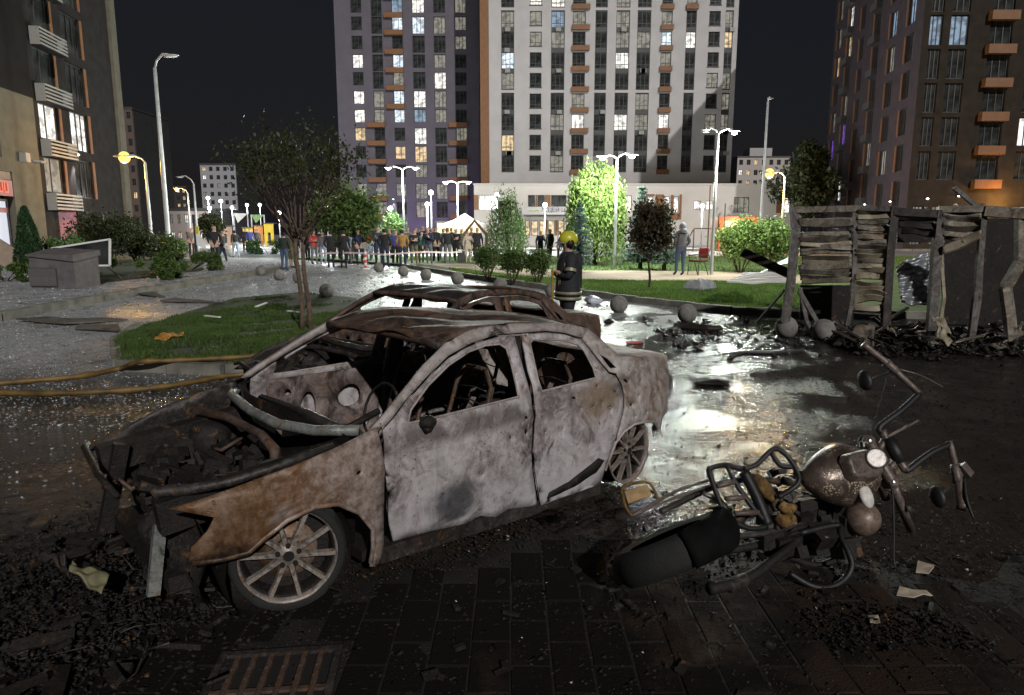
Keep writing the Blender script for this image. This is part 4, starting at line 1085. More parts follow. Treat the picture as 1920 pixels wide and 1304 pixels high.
# crumpled corrugated sheet inside
def crumple(name, pts, mat, parent, cor=0, amp=.03, thick=.008, nu=26, nv=12, wave=.0, origin=None):
    A, B, C, D = [Vector(p) for p in pts]; m = MB(); nrm = (B - A).cross(D - A).normalized(); r2 = random.Random(len(name) + int(A.x * 100)); p1, p2 = r2.uniform(0, 6), r2.uniform(0, 6)
    for i in range(nu):
        for j in range(nv):
            s, t = i / (nu - 1), j / (nv - 1); q = A.lerp(B, s).lerp(D.lerp(C, s), t)
            h = (amp * math.sin(cor * 2 * math.pi * t) if cor else 0) + wave * math.sin(5 * s + p1) * math.sin(4 * t + p2) + wave * .4 * math.sin(13 * s + 9 * t + p2)
            m.v.append(tuple(q + nrm * h))
    for i in range(nu - 1):
        for j in range(nv - 1): m.f.append((i * nv + j, i * nv + j + 1, (i + 1) * nv + j + 1, (i + 1) * nv + j))
    return solid(m.build(name, mat, parent, True), thick, 0)
MAT['zinc'] = plain('sooty_zinc', (.22, .235, .25), .4, .5, .5, 4)
MAT['whitesheet'] = plain('white_corrugated_sheet', (.58, .58, .54), .5, var=.15, sc=2)
o = crumple('corrugated_sheet', [gp(1680, 500) * 1, at(1742, 472, 12.6), at(1745, 572, 12.4), at(1688, 560, 12.3)] if False else [at(1680, 500, 12.7), at(1742, 470, 12.6), at(1745, 575, 12.3), at(1690, 568, 12.3)], MAT['zinc'], None, 7, .025, wave=.06, nv=43)
tag(o, 'crumpled dull zinc sheet inside the burnt kiosk', 'metal sheet')
o = crumple('corrugated_sheet', [at(1362, 531, 15.0), at(1476, 531, 14.6), at(1476, 512, 16.0), at(1398, 512, 16.4)], MAT['whitesheet'], None, 5, .035, wave=.02, nv=43)
tag(o, 'white corrugated sheet lying on the lawn left of the kiosk', 'metal sheet')
o = crumple('roof_sheet', [at(1420, 512, 16.6), at(1482, 494, 15.6), at(1482, 478, 16.4), at(1440, 505, 17.2)], plain('pale_roof_sheet', (.48, .52, .54), .4, .2), None, 0, wave=.02)
tag(o, 'pale roof sheet propped up behind the white corrugated sheet', 'metal sheet')
tag(MB().bar(at(1394, 474, 13.4), at(1484, 516, 12.6), .16, .08, (0, 1, 0)).build('fallen_beam', MAT['soot']), 'dark flat beam leaning out of the kiosk over the lawn', 'beam')
tag(MB().bar(gp(1418, 606), at(1470, 545, 12.2), .035).build('metal_rod', MAT['darksteel']), 'thin dark rod leaning against the corner of the kiosk', 'rod')

# rubble at the foot of the kiosk
def shard_obj(name, pts, mat, th, label, cat, wave=.03):
    o = crumple(name, pts, mat, None, 0, 0, th, 10, 8, wave)
    return tag(o, label, cat)
shard_obj('bent_sheet', [gp(1592, 655), gp(1640, 668), at(1640, 605, 11.3), at(1600, 612, 11.2)], MAT['slat'], .012, 'brown ribbed panel lying bent below the second shutter', 'metal panel')
shard_obj('bent_sheet', [at(1748, 592, 10.6), at(1770, 600, 10.5), at(1785, 625, 10.2), at(1755, 612, 10.3)], MAT['slatpale'], .012, 'upper pale folded strip hanging before the kiosk post', 'metal panel')
shard_obj('bent_sheet', [at(1768, 615, 10.3), at(1786, 640, 10.1), at(1778, 650, 10.0), at(1755, 632, 10.2)], MAT['slatpale'], .012, 'lower pale folded strip at the foot of the kiosk post', 'metal panel')
shard_obj('bent_sheet', [gp(1660, 640), gp(1685, 648), at(1674, 612, 10.8), at(1655, 620, 10.9)], MAT['slatpale'], .012, 'small pale crumpled panel lying between two kiosk posts', 'metal panel', .05)
shard_obj('bent_sheet', [gp(1820, 668), gp(1920, 668), gp(1920, 655), gp(1845, 658)], MAT['slatpale'], .03, 'long pale strip lying flat at the edge of the kiosk rubble', 'metal panel', .04)
for i, (u, v, u2, v2, w, lab) in enumerate(((1575, 590, 1660, 615, .05, 'dark bent rail lying over the rubble below the shutters'), (1700, 640, 1790, 628, .07, 'sooty rail lying in the kiosk doorway'), (1590, 650, 1700, 600, .06, 'brown rail propped on the kiosk rubble heap'))):
    tag(MB().bar(gp(u, v) + Vector((0, 0, .06)), gp(u2, v2) + Vector((0, 0, .25)), w, w * .6).build('rail', MAT['soot']), lab, 'rail')
def s_kio(r_):
    return (r_.uniform(5.3, 8.6), r_.normal(11.3, .5), .01 + abs(r_.normal(0, .06)))
r_ = random.Random(91); m = MB(); m2 = MB()
for t in range(120):
    a = Vector((r_.uniform(5.2, 8.7), r_.gauss(11.3, .5), r_.uniform(.03, .30))); a.z += gz(0, a.y)
    (m if t % 3 else m2).box(a, (r_.uniform(.08, .6), r_.uniform(.03, .14), r_.uniform(.008, .03)), Matrix.Rotation(r_.uniform(0, 6), 3, 'Z') @ Matrix.Rotation(r_.uniform(-.7, .7), 3, 'Y') @ Matrix.Rotation(r_.uniform(-.6, .6), 3, 'X'))
tag(m.build('sheet_scraps', MAT['soot']), 'twisted sooty sheet scraps at the foot of the kiosk', kind='stuff'); tag(m2.build('sheet_scraps', MAT['slat']), 'pale scorched sheet scraps at the foot of the kiosk', kind='stuff')
crumbs('kiosk_rubble', 2600, s_kio, .02, .11, MAT['char'], 'black charred rubble under the burnt kiosk', .6, 31)
def s_mid(r_): return (r_.uniform(2.6, 6.5), r_.normal(12.3, 1.0), .01)
crumbs('dark_rubble', 320, s_mid, .03, .12, MAT['soot'], 'dark rubble along the kerb left of the kiosk', .5, 32)
# things on the wet ground
def lump(name, u, v, size, mat, label, cat, seed=1, sc=(1, 1, .5)):
    r2 = random.Random(seed); p = gp(u, v)
    m = MB().ball((0, 0, 0), size, 12, 8)
    ph = [r2.uniform(0, 6) for _ in range(6)]
    m.v = [(x * sc[0] * (1 + .3 * math.sin(9 * y / size * .4 + ph[0])), y * sc[1] * (1 + .3 * math.sin(5 * x / size * .5 + ph[1])), (z * sc[2]) * (1 + .35 * math.sin(4 * x / size + ph[2]) * math.sin(4 * y / size + ph[3])) + size * sc[2] * .8) for x, y, z in m.v]
    return tag(m.build(name, mat, None, False, loc=p, rz=r2.uniform(0, 6)), label, cat)
lump('rubbish_bag', 1312, 552, .30, plain('grey_plastic_bag', (.30, .31, .33), .35, var=.3, sc=6), 'crumpled grey plastic bag on the lawn behind the stone balls', 'bag', 3, (1.2, 1, .75))
lump('rubbish_bag', 1112, 570, .17, plain('pale_plastic_bag', (.45, .48, .55), .35, var=.3, sc=6), 'small pale plastic bundle on the ground right of the firefighter', 'bag', 4, (1.3, 1, .6))
lump('charred_lump', 1140, 607, .10, MAT['char'], 'small charred lump on the wet ground below the nearer stone balls', 'debris', 5)
lump('charred_lump', 1335, 722, .16, MAT['char'], 'low charred lump on the wet ground right of the rear wheel', 'debris', 6, (1.5, 1, .25))
lump('red_scrap', 1190, 645, .09, plain('faded_red_plastic', (.28, .06, .04), .5), 'small faded red scrap on the wet ground behind the sedan', 'debris', 7, (1.6, .7, .3))
lump('charred_box', 1317, 622, .16, MAT['char'], 'black charred box on the ground before the kerb', 'debris', 8, (1.8, .8, .5))
tag(MB().tube([gp(*q) + Vector((0, 0, .03)) for q in ((1352, 668), (1400, 664), (1450, 665), (1508, 660))], [.02, .03, .03, .02], 6).build('metal_strip', MAT['darksteel']), 'long dark strip lying on the wet ground between car and kiosk', 'strip')
for q, lab in ((((1685, 1116), (1735, 1121), (1748, 1128), (1712, 1134), (1680, 1130)), 'pale scrap of board lying on the pavers beside the motorcycle'), (((1625, 1168), (1645, 1172), (1650, 1184), (1630, 1184)), 'small white paper flake near the charred heap on the pavers'), (((1720, 1062), (1752, 1075), (1740, 1090), (1716, 1086)), 'curled brown scrap beside the motorcycle crash bar')):
    m = sheet([tuple(gp(*p)[:2]) for p in q], [], .05, lambda x, y: (x, y, .04 + .012 * math.sin(40 * x) * math.sin(33 * y)))
    tag(solid(m.build('scrap', plain('pale_scrap', (.42, .35, .26), .8, var=.3, sc=20)), .006, 0), lab, 'scrap')
def s_heap(r_): return (r_.normal(1.75, .24), r_.normal(3.0, .11), .028 + abs(r_.normal(0, .012)))
crumbs('char_heap', 900, s_heap, .004, .022, MAT['char'], 'charred plastic heap on the pavers right of the motorcycle', .7, 33)
# fire hoses
MAT['hose'] = plain('dirty_yellow_hose', (.13, .078, .02), .6, var=.6, sc=5, bump=.2)
for pts, lab in ((((-40, 722), (60, 714), (150, 706), (222, 692), (262, 679), (330, 676), (450, 670), (520, 664)), 'upper yellow fire hose crossing the kerb of the grass island'), (((-40, 736), (100, 738), (220, 733), (300, 726), (370, 715), (420, 706), (480, 700)), 'lower yellow fire hose lying on the wet ground by the kerb')):
    P_ = [gp(*q, .04 + (.14 if 230 < q[0] < 540 and q[1] < 692 else 0)) for q in pts]
    P_, rr_ = smooth_path(P_, .034, 7); rr_ = [r0 * (1 + .12 * math.sin(i * 1.3) + .08 * math.sin(i * .47)) for i, r0 in enumerate(rr_)]
    tag(MB().tube(P_, rr_, 10).build('fire_hose', MAT['hose'], None, True), lab, 'hose', 'fire hoses')
# flattened boards and frames on the left pavement
for q, lab in ((((140, 620), (225, 626), (222, 616), (150, 612)), 'dark bent frame lying on the glass-strewn pavement'), (((30, 604), (90, 600), (240, 604), (120, 612)), 'flat brown cardboard sheet lying on the glass by the kerb'), (((300, 568), (380, 570), (440, 575), (330, 562)), 'flat grey board lying beyond the grass island'), (((230, 545), (290, 552), (310, 560), (215, 552)), 'dark grey board lying against the pavement kerb')):
    m = sheet([tuple(gp(*p)[:2]) for p in q], [], .3, lambda x, y: (x, y, gz(x, y) + .05 + .02 * math.sin(4 * x) * math.sin(3 * y)))
    tag(solid(m.build('flat_board', plain('dull_board', (.10, .09, .08), .7, var=.4, sc=4)), .03, 0), lab, 'board')
for a, b, lab in (((385, 595), (412, 600), 'short pale strip lying on the near grass'), ((540, 586), (565, 591), 'thin pale strip on the grass beside the tree'), ((480, 578), (500, 572), 'white splinter on the far grass of the island')):
    tag(MB().bar(gp(*a, .16) + Vector((0, 0, .03)), gp(*b, .16) + Vector((0, 0, .05)), .06, .02).build('strip', MAT['whitepaint']), lab, 'strip')
tag(crumple('orange_scrap', [gp(288, 636, .17), gp(340, 632, .17), gp(345, 624, .17), gp(300, 628, .17)], plain('orange_scrap', (.45, .20, .04), .6), None, 0, wave=.04, thick=.01), 'crumpled orange scrap lying on the near grass', 'scrap')
tag(crumple('bent_plate', [at(135, 1050, 3.05), at(205, 1085, 2.95), at(190, 1108, 2.85), at(130, 1075, 2.95)], plain('olive_scorched_plate', (.17, .16, .09), .6, var=.4, sc=12), None, 0, wave=.02, thick=.012), 'bent olive metal plate in the charred heap before the car', 'metal plate')
tag(crumple('bent_plate', [at(60, 1035, 3.2), at(120, 1055, 3.1), at(135, 1075, 3.0), at(85, 1050, 3.1)], MAT['soot'], None, 0, wave=.03, thick=.01), 'sooty curled plate at the far left of the charred heap', 'metal plate')
# stone balls
ball_me = MB().ball((0, 0, .17), .195, 24, 16).mesh('stone_ball', True)
BALLS = ((490, 517, 'half hidden stone ball farthest left on the plaza edge'), (525, 526, 'stone ball just right of the leftmost one, by the tall tree'), (561, 531, 'bluish stone ball just left of the slim trunk'), (613, 558, 'stone ball on the plaza right of the twin-stemmed tree'),
         (710, 510, 'farthest stone ball, near the red and white post'), (757, 518, 'stone ball before the person in mustard'), (799, 525, 'third stone ball of the row before the crowd'), (858, 533, 'stone ball before the three round bushes'), (938, 545, 'stone ball left of the firefighter'),
         (1035, 557, 'stone ball half hidden behind the firefighter'), (1160, 586, 'stone ball on the wet ground right of the firefighter'), (1288, 604, 'dark stone ball beside the kerb left of the rubble'), (1473, 632, 'left stone ball at the foot of the kiosk'), (1543, 638, 'right stone ball at the foot of the kiosk'))
for u, v, lab in BALLS:
    p = gp(u, v)
    tag(link('stone_ball', ball_me, MAT['ballstone'], None, p, rnd.uniform(0, 6)), lab, 'stone ball', 'stone ball bollards')

# ================================================================== BUILDINGS
def wall_holes(x0, x1, z0, z1, holes, depth=.28, y=0.):
    """wall face in the x-z plane with rectangular openings and their reveals"""
    m = MB()
    xs = sorted(set([x0, x1] + [h[0] for h in holes] + [h[1] for h in holes])); zs = sorted(set([z0, z1] + [h[2] for h in holes] + [h[3] for h in holes]))
    xs = [x for x in xs if x0 <= x <= x1]; zs = [z for z in zs if z0 <= z <= z1]
    idx = {}
    def vid(i, j):
        if (i, j) not in idx: idx[(i, j)] = len(m.v); m.v.append((xs[i], y, zs[j]))
        return idx[(i, j)]
    for i in range(len(xs) - 1):
        for j in range(len(zs) - 1):
            cx, cz = (xs[i] + xs[i + 1]) / 2, (zs[j] + zs[j + 1]) / 2
            if any(h[0] < cx < h[1] and h[2] < cz < h[3] for h in holes): continue
            m.f.append((vid(i, j), vid(i + 1, j), vid(i + 1, j + 1), vid(i, j + 1)))
    for h in holes:
        a, b, c_, d = h[:4]
        m.add([(a, y, c_), (b, y, c_), (b, y, d), (a, y, d), (a, y + depth, c_), (b, y + depth, c_), (b, y + depth, d), (a, y + depth, d)], [(0, 4, 5, 1), (1, 5, 6, 2), (2, 6, 7, 3), (3, 7, 4, 0)])
    return m
WIN = {}
def window(parent, x, z, w, h, y, mull, pane, frame='winframe', t=.07):
    """a framed window with mullions; its pane is a piece of it"""
    key = (round(w, 2), round(h, 2), tuple(mull), t)
    if key not in WIN:
        m = MB(); d = .09
        m.box((w / 2, d / 2, t / 2), (w, d, t)).box((w / 2, d / 2, h - t / 2), (w, d, t)).box((t / 2, d / 2, h / 2), (t, d * .98, h - 2 * t)).box((w - t / 2, d / 2, h / 2), (t, d * .98, h - 2 * t))
        for q in mull:
            if q > 0: m.box((w * q, d / 2, h / 2), (t, d * .96, h - 2 * t))
            else: m.box((w / 2, d / 2, -q * h), (w - 2 * t, d * .94, t))
        pm_ = MB().add([(t * .5, .06, t * .5), (w - t * .5, .06, t * .5), (w - t * .5, .06, h - t * .5), (t * .5, .06, h - t * .5)], [(0, 1, 2, 3)]).mesh('pane')
        WIN[key] = (m.mesh('window'), pm_)
    fm, pm_ = WIN[key]
    o = link('window', fm, MAT[frame], parent, (x, y, z))
    link('pane', pm_, MAT[pane], o)
    return o
def plate(parent, name, x0, x1, z0, z1, y0, y1, mat):
    return MB().box(((x0 + x1) / 2, (y0 + y1) / 2, (z0 + z1) / 2), (x1 - x0, y1 - y0, z1 - z0)).build(name, MAT[mat], parent)
def X_at(u, y, z=10.): 
    # horizontal place of a direction on a plane y at height z
    return (u - 960) / FPX * (y * CP - (z - CAMH) * SP)
def Z_at(v, y): return at(960, v, y).z

# ---- white tower
WY = 100.0
wt = empty('white_tower', (0, WY, .3), 0, 'tall white apartment tower with dark window strips and orange corner', 'building')
zb = .3
ws = lambda u, v=180: X_at(u, WY, Z_at(v, WY))
wx0, wxo, wx1 = ws(900.5), ws(917), ws(1377)
# storeys: pane tops read off the facade
tops = [-133.0 + 38.7 * k for k in range(0, 13)] ; tops = [t - .9 + (0 if k < 99 else 0) for k, t in enumerate(tops)]
cols = [(952, 24, 's'), (1004, 22, 'w'), (1045, 25, 's'), (1084, 24, 'b'), (1125, 22, 's'), (1165, 25, 's'), (1204, 25, 's'), (1246, 20, 'b'), (1291, 19, 's'), (1334, 21, 'w'), (1361, 15, 's')]
floors = []
for k, t in enumerate(tops):
    zt, zbm = Z_at(t, WY) - zb, Z_at(t + 27, WY) - zb
    floors.append((zbm, zt))
ztop = floors[0][1] + 2
holes = []
litmap = {(0, 6): 'litC', (0, 10): 'litY', (1, 4): 'litD', (1, 3): 'litW', (1, 5): 'litD', (2, 3): 'litW', (2, 4): 'litB', (2, 5): 'litD', (2, 9): 'litD', (2, 2): 'litY', (3, 9): 'litW', (5, 6): 'litW', (5, 9): 'litW', (6, 5): 'litD', (6, 8): 'litD', (6, 9): 'litD', (7, 5): 'litC', (7, 9): 'litW', (8, 5): 'litW',
          (9, 7): 'litD', (10, 5): 'litY', (10, 7): 'litD', (10, 2): 'litW', (8, 2): 'litW', (3, 1): 'litW', (6, 1): 'litC', (9, 1): 'litD'}
groups = [(0, 0), (0, 3), (4, 7), (8, 11)]
for ci, (u, w, ty) in enumerate(cols):
    x0, x1 = ws(u - w / 2), ws(u + w / 2)
    if ty == 's':
        for a, b in ((0, 3), (4, 7), (8, 11)): holes.append((x0, x1, floors[b][0] - .35, floors[a][1] + .1))
    else:
        for k in range(12): holes.append((x0, x1, floors[k][0], floors[k][1]))
wall_holes(wxo, wx1, 0, ztop, holes, .35).build('wall', MAT['whitewall'], wt)
MB().box(((wxo + wx1) / 2, 10, ztop / 2), (wx1 - wxo - .02, 18.6, ztop - .02)).build('core', MAT['darkclad'], wt)
plate(wt, 'corner_strip', wx0, wxo - .005, 0, ztop - .01, -.06, 18, 'orange')
plate(wt, 'side_wall', wx1 - .25, wx1 - .003, 0, ztop - .015, .02, 18, 'whitewall')
for ci, (u, w, ty) in enumerate(cols):
    x0, x1 = ws(u - w / 2), ws(u + w / 2); ww = x1 - x0
    for k in range(12):
        z0, z1 = floors[k]
        if tops[k] + 27 < -45: continue
        pn = litmap.get((ci, k)) or ('litD' if random.Random(ci * 31 + k * 7).random() < .13 else 'glass')
        mu = (.36, .68) if w >= 24 else (.5,) if w > 16 else (.55,)
        hh = (z1 - z0) if ty != 's' else (z1 - z0) + .25
        window(wt, x0 + .02, z0 - (.25 if ty == 's' else 0), ww - .04, hh, .16, mu + (-.26,), pn)
        if ty == 's' and k % 4 != 3:
            plate(wt, 'spandrel', x0 + .02, x1 - .02, floors[k + 1][1] + .02, z0 - .27, .12, .3, 'darkclad')
        if ty == 'b' or (ci == 8 and k == 3):
            plate(wt, 'balcony_panel', x0 - .1, x1 + (.55 if ci == 3 else .12), z0 - .62, z0 + .02, -.42, -.02, 'orange')
        if ty == 'w':
            plate(wt, 'sill', x0 - .08, x1 + .08, z0 - .12, z0 - .01, -.08, .05, 'darkclad')

r2 = random.Random(8)
for q in range(26):
    ci = r2.choice([0, 2, 4, 5, 6, 8, 10]); k = r2.randint(3, 10); u, w, ty = cols[ci]
    x0 = ws(u - w / 2) + r2.uniform(.3, .9)
    if k % 4 != 3: plate(wt, 'air_conditioner', x0, x0 + .7, floors[k][0] - .30 - .5, floors[k][0] - .30, -.22, .115, 'balcony')
# ---- grey tower
GY = 112.0
gt = empty('grey_tower', (0, GY, .3), 0, 'dark grey apartment tower with orange balcony plates and violet lit base', 'building')
gs = lambda u, v=200: X_at(u, GY, Z_at(v, GY))
gcols = [(673.6, 20, 0), (710.7, 20, 1), (748.5, 20, 2), (787.3, 23, 3), (826.2, 22, 4), (865, 21, 5)]
grows = [-36.4, -1.5 , 31.5, 67.5, 102.5, 135.5, 170.5, 205.5, 240, 274.5, 309, 344, 379]
GLIT = {(0, 4): 'litW', (0, 6): 'litW', (0, 7): 'litW', (0, 8): 'litY', (1, 7): 'litD', (2, 2): 'litC', (2, 5): 'litD', (2, 6): 'litC', (2, 7): 'litC', (2, 9): 'litY', (3, 1): 'litW', (3, 2): 'litC', (3, 6): 'litW', (3, 7): 'litB', (3, 8): 'litW', (3, 9): 'litY', (3, 10): 'litD', (3, 11): 'litD',
        (4, 2): 'litD', (4, 4): 'litD', (4, 5): 'litW', (4, 7): 'litD', (4, 11): 'litD', (5, 1): 'litD', (5, 2): 'litD', (1, 11): 'litD', (2, 1): 'litB', (5, 11): 'litD', (3, 12): 'litD', (5, 4): 'glass', (2, 4): 'litC'}
holes = []; wins = []
for u, w, ci in gcols:
    for k, t in enumerate(grows):
        tall = (ci in (3, 4) and k % 3 != 1) or (ci == 1 and k < 7)
        z1 = Z_at(t, GY) - .3; z0 = z1 - (2.45 if tall else 1.95)
        if z0 < .3: continue
        x0, x1 = gs(u - w / 2), gs(u + w / 2); holes.append((x0, x1, z0, z1)); wins.append((ci, k, x0, x1, z0, z1))
gtop = Z_at(-110, GY); gx0, gx1 = gs(633), gs(899)
wall_holes(gx0, gx1, 0, gtop, holes, .3).build('wall', MAT['greywall'], gt)
MB().box(((gx0 + gx1) / 2, 10, gtop / 2), (gx1 - gx0 - .04, 18.8, gtop - .04)).build('core', MAT['darkclad'], gt)
for ci, k, x0, x1, z0, z1 in wins:
    pn = GLIT.get((ci, k)) or ('litD' if random.Random(ci * 17 + k * 5 + 2).random() < .15 else 'glass')
    window(gt, x0 + .02, z0, x1 - x0 - .04, z1 - z0, .14, (.38, .68) if ci in (3, 4, 5) else (.62,), pn)
    if (ci == 2 and k <= 6) or (ci == 1 and k >= 7) or (ci == 5 and k >= 7):
        plate(gt, 'balcony_panel', x0 - 1.1, x1 + .05, z0 - .75, z0 - .03, -.5, -.02, 'orange')
# narrow dark recess between the towers, with its lit slits
plate(gt, 'recess_wall', gx1 + .01, gx1 + 2.2, 0, gtop - .03, 1.4, 2, 'darkclad')

# ---- low school building
LY = 80.0
lb = empty('school_building', (0, LY, .3), 0, 'long low cream school building with orange panels and lit windows', 'building')
lsx = lambda u: X_at(u, LY, 4); lz = lambda v: Z_at(v, LY) - .3
lw = [('litW', 898, 932, 366, 394, (.33, .66)), ('litC', 957, 968, 377, 388, ()), ('glass', 990, 1003, 366, 388, ()), ('glass', 1008, 1021, 366, 388, ()), ('glass', 1033, 1062, 366, 388, (.33, .66)), ('litW', 1166, 1184, 367, 398, (.55,)), ('litW', 1213, 1224, 369, 384, ()), ('litW', 1244, 1256, 369, 381, ()),
      ('litW', 1262, 1272, 368, 399, ()), ('litW', 1300, 1313, 377, 394, ()), ('litW', 1323, 1337, 377, 394, ()), ('litD', 1375, 1404, 370, 399, (.27, .68)), ('litW', 1467, 1481, 371, 400, ()),
      ('litY', 985, 994, 414, 442, ()), ('litY', 996, 1009, 414, 442, ()), ('litY', 1012, 1022, 414, 442, ()), ('litY', 1028, 1040, 414, 442, ()), ('litY', 1047, 1058, 414, 442, ())]
holes = [(lsx(a), lsx(b), lz(d), lz(c_)) for _, a, b, c_, d, _m in lw]
lx0, lx1, ltop = lsx(889), lsx(1502), lz(347)
wall_holes(lx0, lx1, 0, ltop, holes, .3).build('wall', MAT['lowwall'], lb)
MB().box(((lx0 + lx1) / 2, 6, ltop / 2), (lx1 - lx0 - .04, 11, ltop - .04)).build('core', MAT['darkclad'], lb)
plate(lb, 'roof', lx0 - .1, lx1 + .1, ltop, ltop + .15, -.12, 12, 'lowwall')
for pn, a, b, c_, d, mu in lw: window(lb, lsx(a) + .01, lz(d), lsx(b) - lsx(a) - .02, lz(c_) - lz(d), .1, mu, pn, t=.06)
for a, b, c_, d in ((889, 897, 366, 394), (1004, 1007.5, 366, 388), (1021.5, 1032, 366, 388), (1228, 1243.5, 365, 399), (1210, 1226, 364.3, 368.3), (1273, 1277, 365, 412), (1257, 1261.5, 366, 399), (1244, 1272.5, 400, 412), (1455, 1466, 371, 400), (1023, 1027, 413, 442), (1041, 1046, 413, 442)):
    plate(lb, 'orange_panel', lsx(a), lsx(b), lz(d), lz(c_), -.07, -.004, 'orange')
can = MB().box(((lsx(978) + lsx(1072)) / 2, -1.6, (lz(391) + lz(404)) / 2), (lsx(1072) - lsx(978), 3.0, lz(391) - lz(404))).build('entrance_canopy', MAT['whitewall'], lb)
# lettering over the entrance
def letters(parent, txt, x, z, y, size, mat, ext=.02):
    cu = bpy.data.curves.new('lettering', 'FONT'); cu.body = txt; cu.size = size; cu.extrude = ext
    t = bpy.data.objects.new('lettering', cu); COL.objects.link(t)
    me = bpy.data.meshes.new_from_object(t.evaluated_get(bpy.context.evaluated_depsgraph_get())); bpy.data.objects.remove(t)
    me.materials.clear()
    o = link('lettering', me, mat, parent, (x, y, z)); o.rotation_euler = (math.pi / 2, 0, 0); return o
letters(can, 'ЛІЦЕЙ LUV', lsx(1012.5), lz(399.3), -3.14, .62, plain('dark_blue_letters', (.03, .03, .06), .5))
m = MB()
for q in range(6):
    m.ball((lsx(993 + q * 3), -3.12, lz(397.5) + .06 * math.sin(q * 2)), .11, 8, 6, (1.2, .3, .7))
tag(m.build('leaf_emblem', plain('green_emblem', (.25, .38, .12), .6), can), kind='stuff')
for q in (981, 1068): MB().tube([(lsx(q), -2.8, 0), (lsx(q), -2.8, lz(404))], .09, 10).build('canopy_post', MAT['steel'], lb)

# ---- dark tower block on the right, two faces
CX, CYY = X_at(1704, 59.0, 6), 59.0
rb = empty('dark_apartment_block', (CX, CYY, .3), 0, 'dark brown apartment block with orange balcony plates at the right', 'building')
rtop = 33.0
fx = lambda u, v: X_at(u, CYY, Z_at(v, CYY)) - CX
rows = [-9, 54, 118, 182, 246, 308]
fw = []
RL_ = {(0, 1): 'litB', (1, 1): 'litB', (3, 2): 'litW', (3, 4): 'litW', (3, 1): 'litD'}
rows = [-40 + 0, 28, 93, 157, 220, 283]
holes = []
cu_ = [(1742, 24), (1785, 34), (1862, 42), (1937, 44)]
for ci, (u, w) in enumerate(cu_):
    for k in range(-1, 6):
        t = 28 + 64 * (k - 1); zt = Z_at(t, CYY) - .3; z0 = zt - 2.3
        x0 = X_at(u - w / 2, CYY, 12) - CX; x1 = X_at(u + w / 2, CYY, 12) - CX
        holes.append((x0, x1, z0, zt)); fw.append((ci, k, x0, x1, z0, zt))
for ci, (u0, u1) in enumerate(((1710, 1731), (1746, 1774), (1815, 1850), (1886, 1925))):
    x0, x1 = X_at(u0, CYY, 3) - CX, X_at(u1, CYY, 3) - CX; holes.append((x0, x1, .5, 3.7)); fw.append((ci + 10, 9, x0, x1, .5, 3.7))
fx1 = X_at(2080, CYY, 12) - CX
wall_holes(0, fx1, 0, rtop, holes, .35).build('wall', MAT['brownwall'], rb)
for ci, k, x0, x1, z0, z1 in fw:
    pn = RL_.get((ci, k), 'glass')
    if ci >= 10: pn = {10: 'litD', 11: 'litD', 12: 'litD', 13: 'litD'}[ci]
    window(rb, x0 + .02, z0, x1 - x0 - .04, z1 - z0, .16, (.30, .64), pn, t=.08)
    if ci == 2: plate(rb, 'balcony_panel', x0 - .25, x1 + .15, z0 - .72, z0 - .02, -.55, -.02, 'orange')
# receding left face
FX_, FY_ = X_at(1543, 84.0, 6), 84.0
lv = Vector((CX - FX_, CYY - FY_)); LLn = lv.length
side = empty('side_face', (FX_ - CX, FY_ - CYY, 0), math.atan2(lv.y, lv.x)); side.parent = rb
holes = []; swn = []
for ci, s in enumerate((.085, .235, .40, .57, .74, .90)):
    for k in range(-1, 9):
        z1 = 5.9 + 3.0 * k + (1.2 if ci in (1, 3) else 0); z0 = z1 - 2.2; w = 1.5 if ci != 2 else 1.2
        if z1 > rtop - .5: continue
        x0 = s * LLn - w / 2
        if z0 < .4: continue
        holes.append((x0, x0 + w, z0, z1)); swn.append((ci, k, x0, w, z0, z1))
wall_holes(0, LLn, 0, rtop, holes, .35).build('wall', MAT['violetwall'], side)
SL = {(0, 6): 'litD', (0, 5): 'litY', (1, 6): 'litW', (1, 5): 'litY', (1, 3): 'litD', (0, 3): 'litD', (0, 2): 'litV', (1, 2): 'litV', (1, 0): 'litW', (4, 5): 'litB', (5, 5): 'litB', (4, 1): 'litD', (3, 1): 'litD', (4, 4): 'litD', (0, 7): 'litD', (1, 7): 'litW'}
for ci, k, x0, w, z0, z1 in swn:
    window(side, x0 + .02, z0, w - .04, z1 - z0, .16, (.4,), SL.get((ci, k), 'glass'), t=.07)
    plate(side, 'orange_reveal', x0 - .35, x0 - .02, z0, z1, -.06, -.004, 'orange')
    if ci in (1, 3): plate(side, 'balcony_panel', x0 - .2, x0 + w + .1, z0 - .7, z0 - .03, -.5, -.02, 'darkclad')
MB().prism([(.75, .75), (fx1 - .3, .75), (fx1 - .3, 26), (FX_ - CX + .95, 25.2)], 0, rtop - .05).build('core', MAT['darkclad'], rb)

# ---- left block with shop front
LX0, LY0 = X_at(-120, 31.0, 3), 31.0
LXe, LYe = X_at(232, 51.0, 5), 51.0
lv = Vector((LXe - LX0, LYe - LY0)); LN = lv.length; la = math.atan2(lv.y, lv.x)
lf = empty('left_apartment_block', (LX0, LY0, .42), la, 'beige and charcoal apartment block with white balconies and shop at left', 'building')
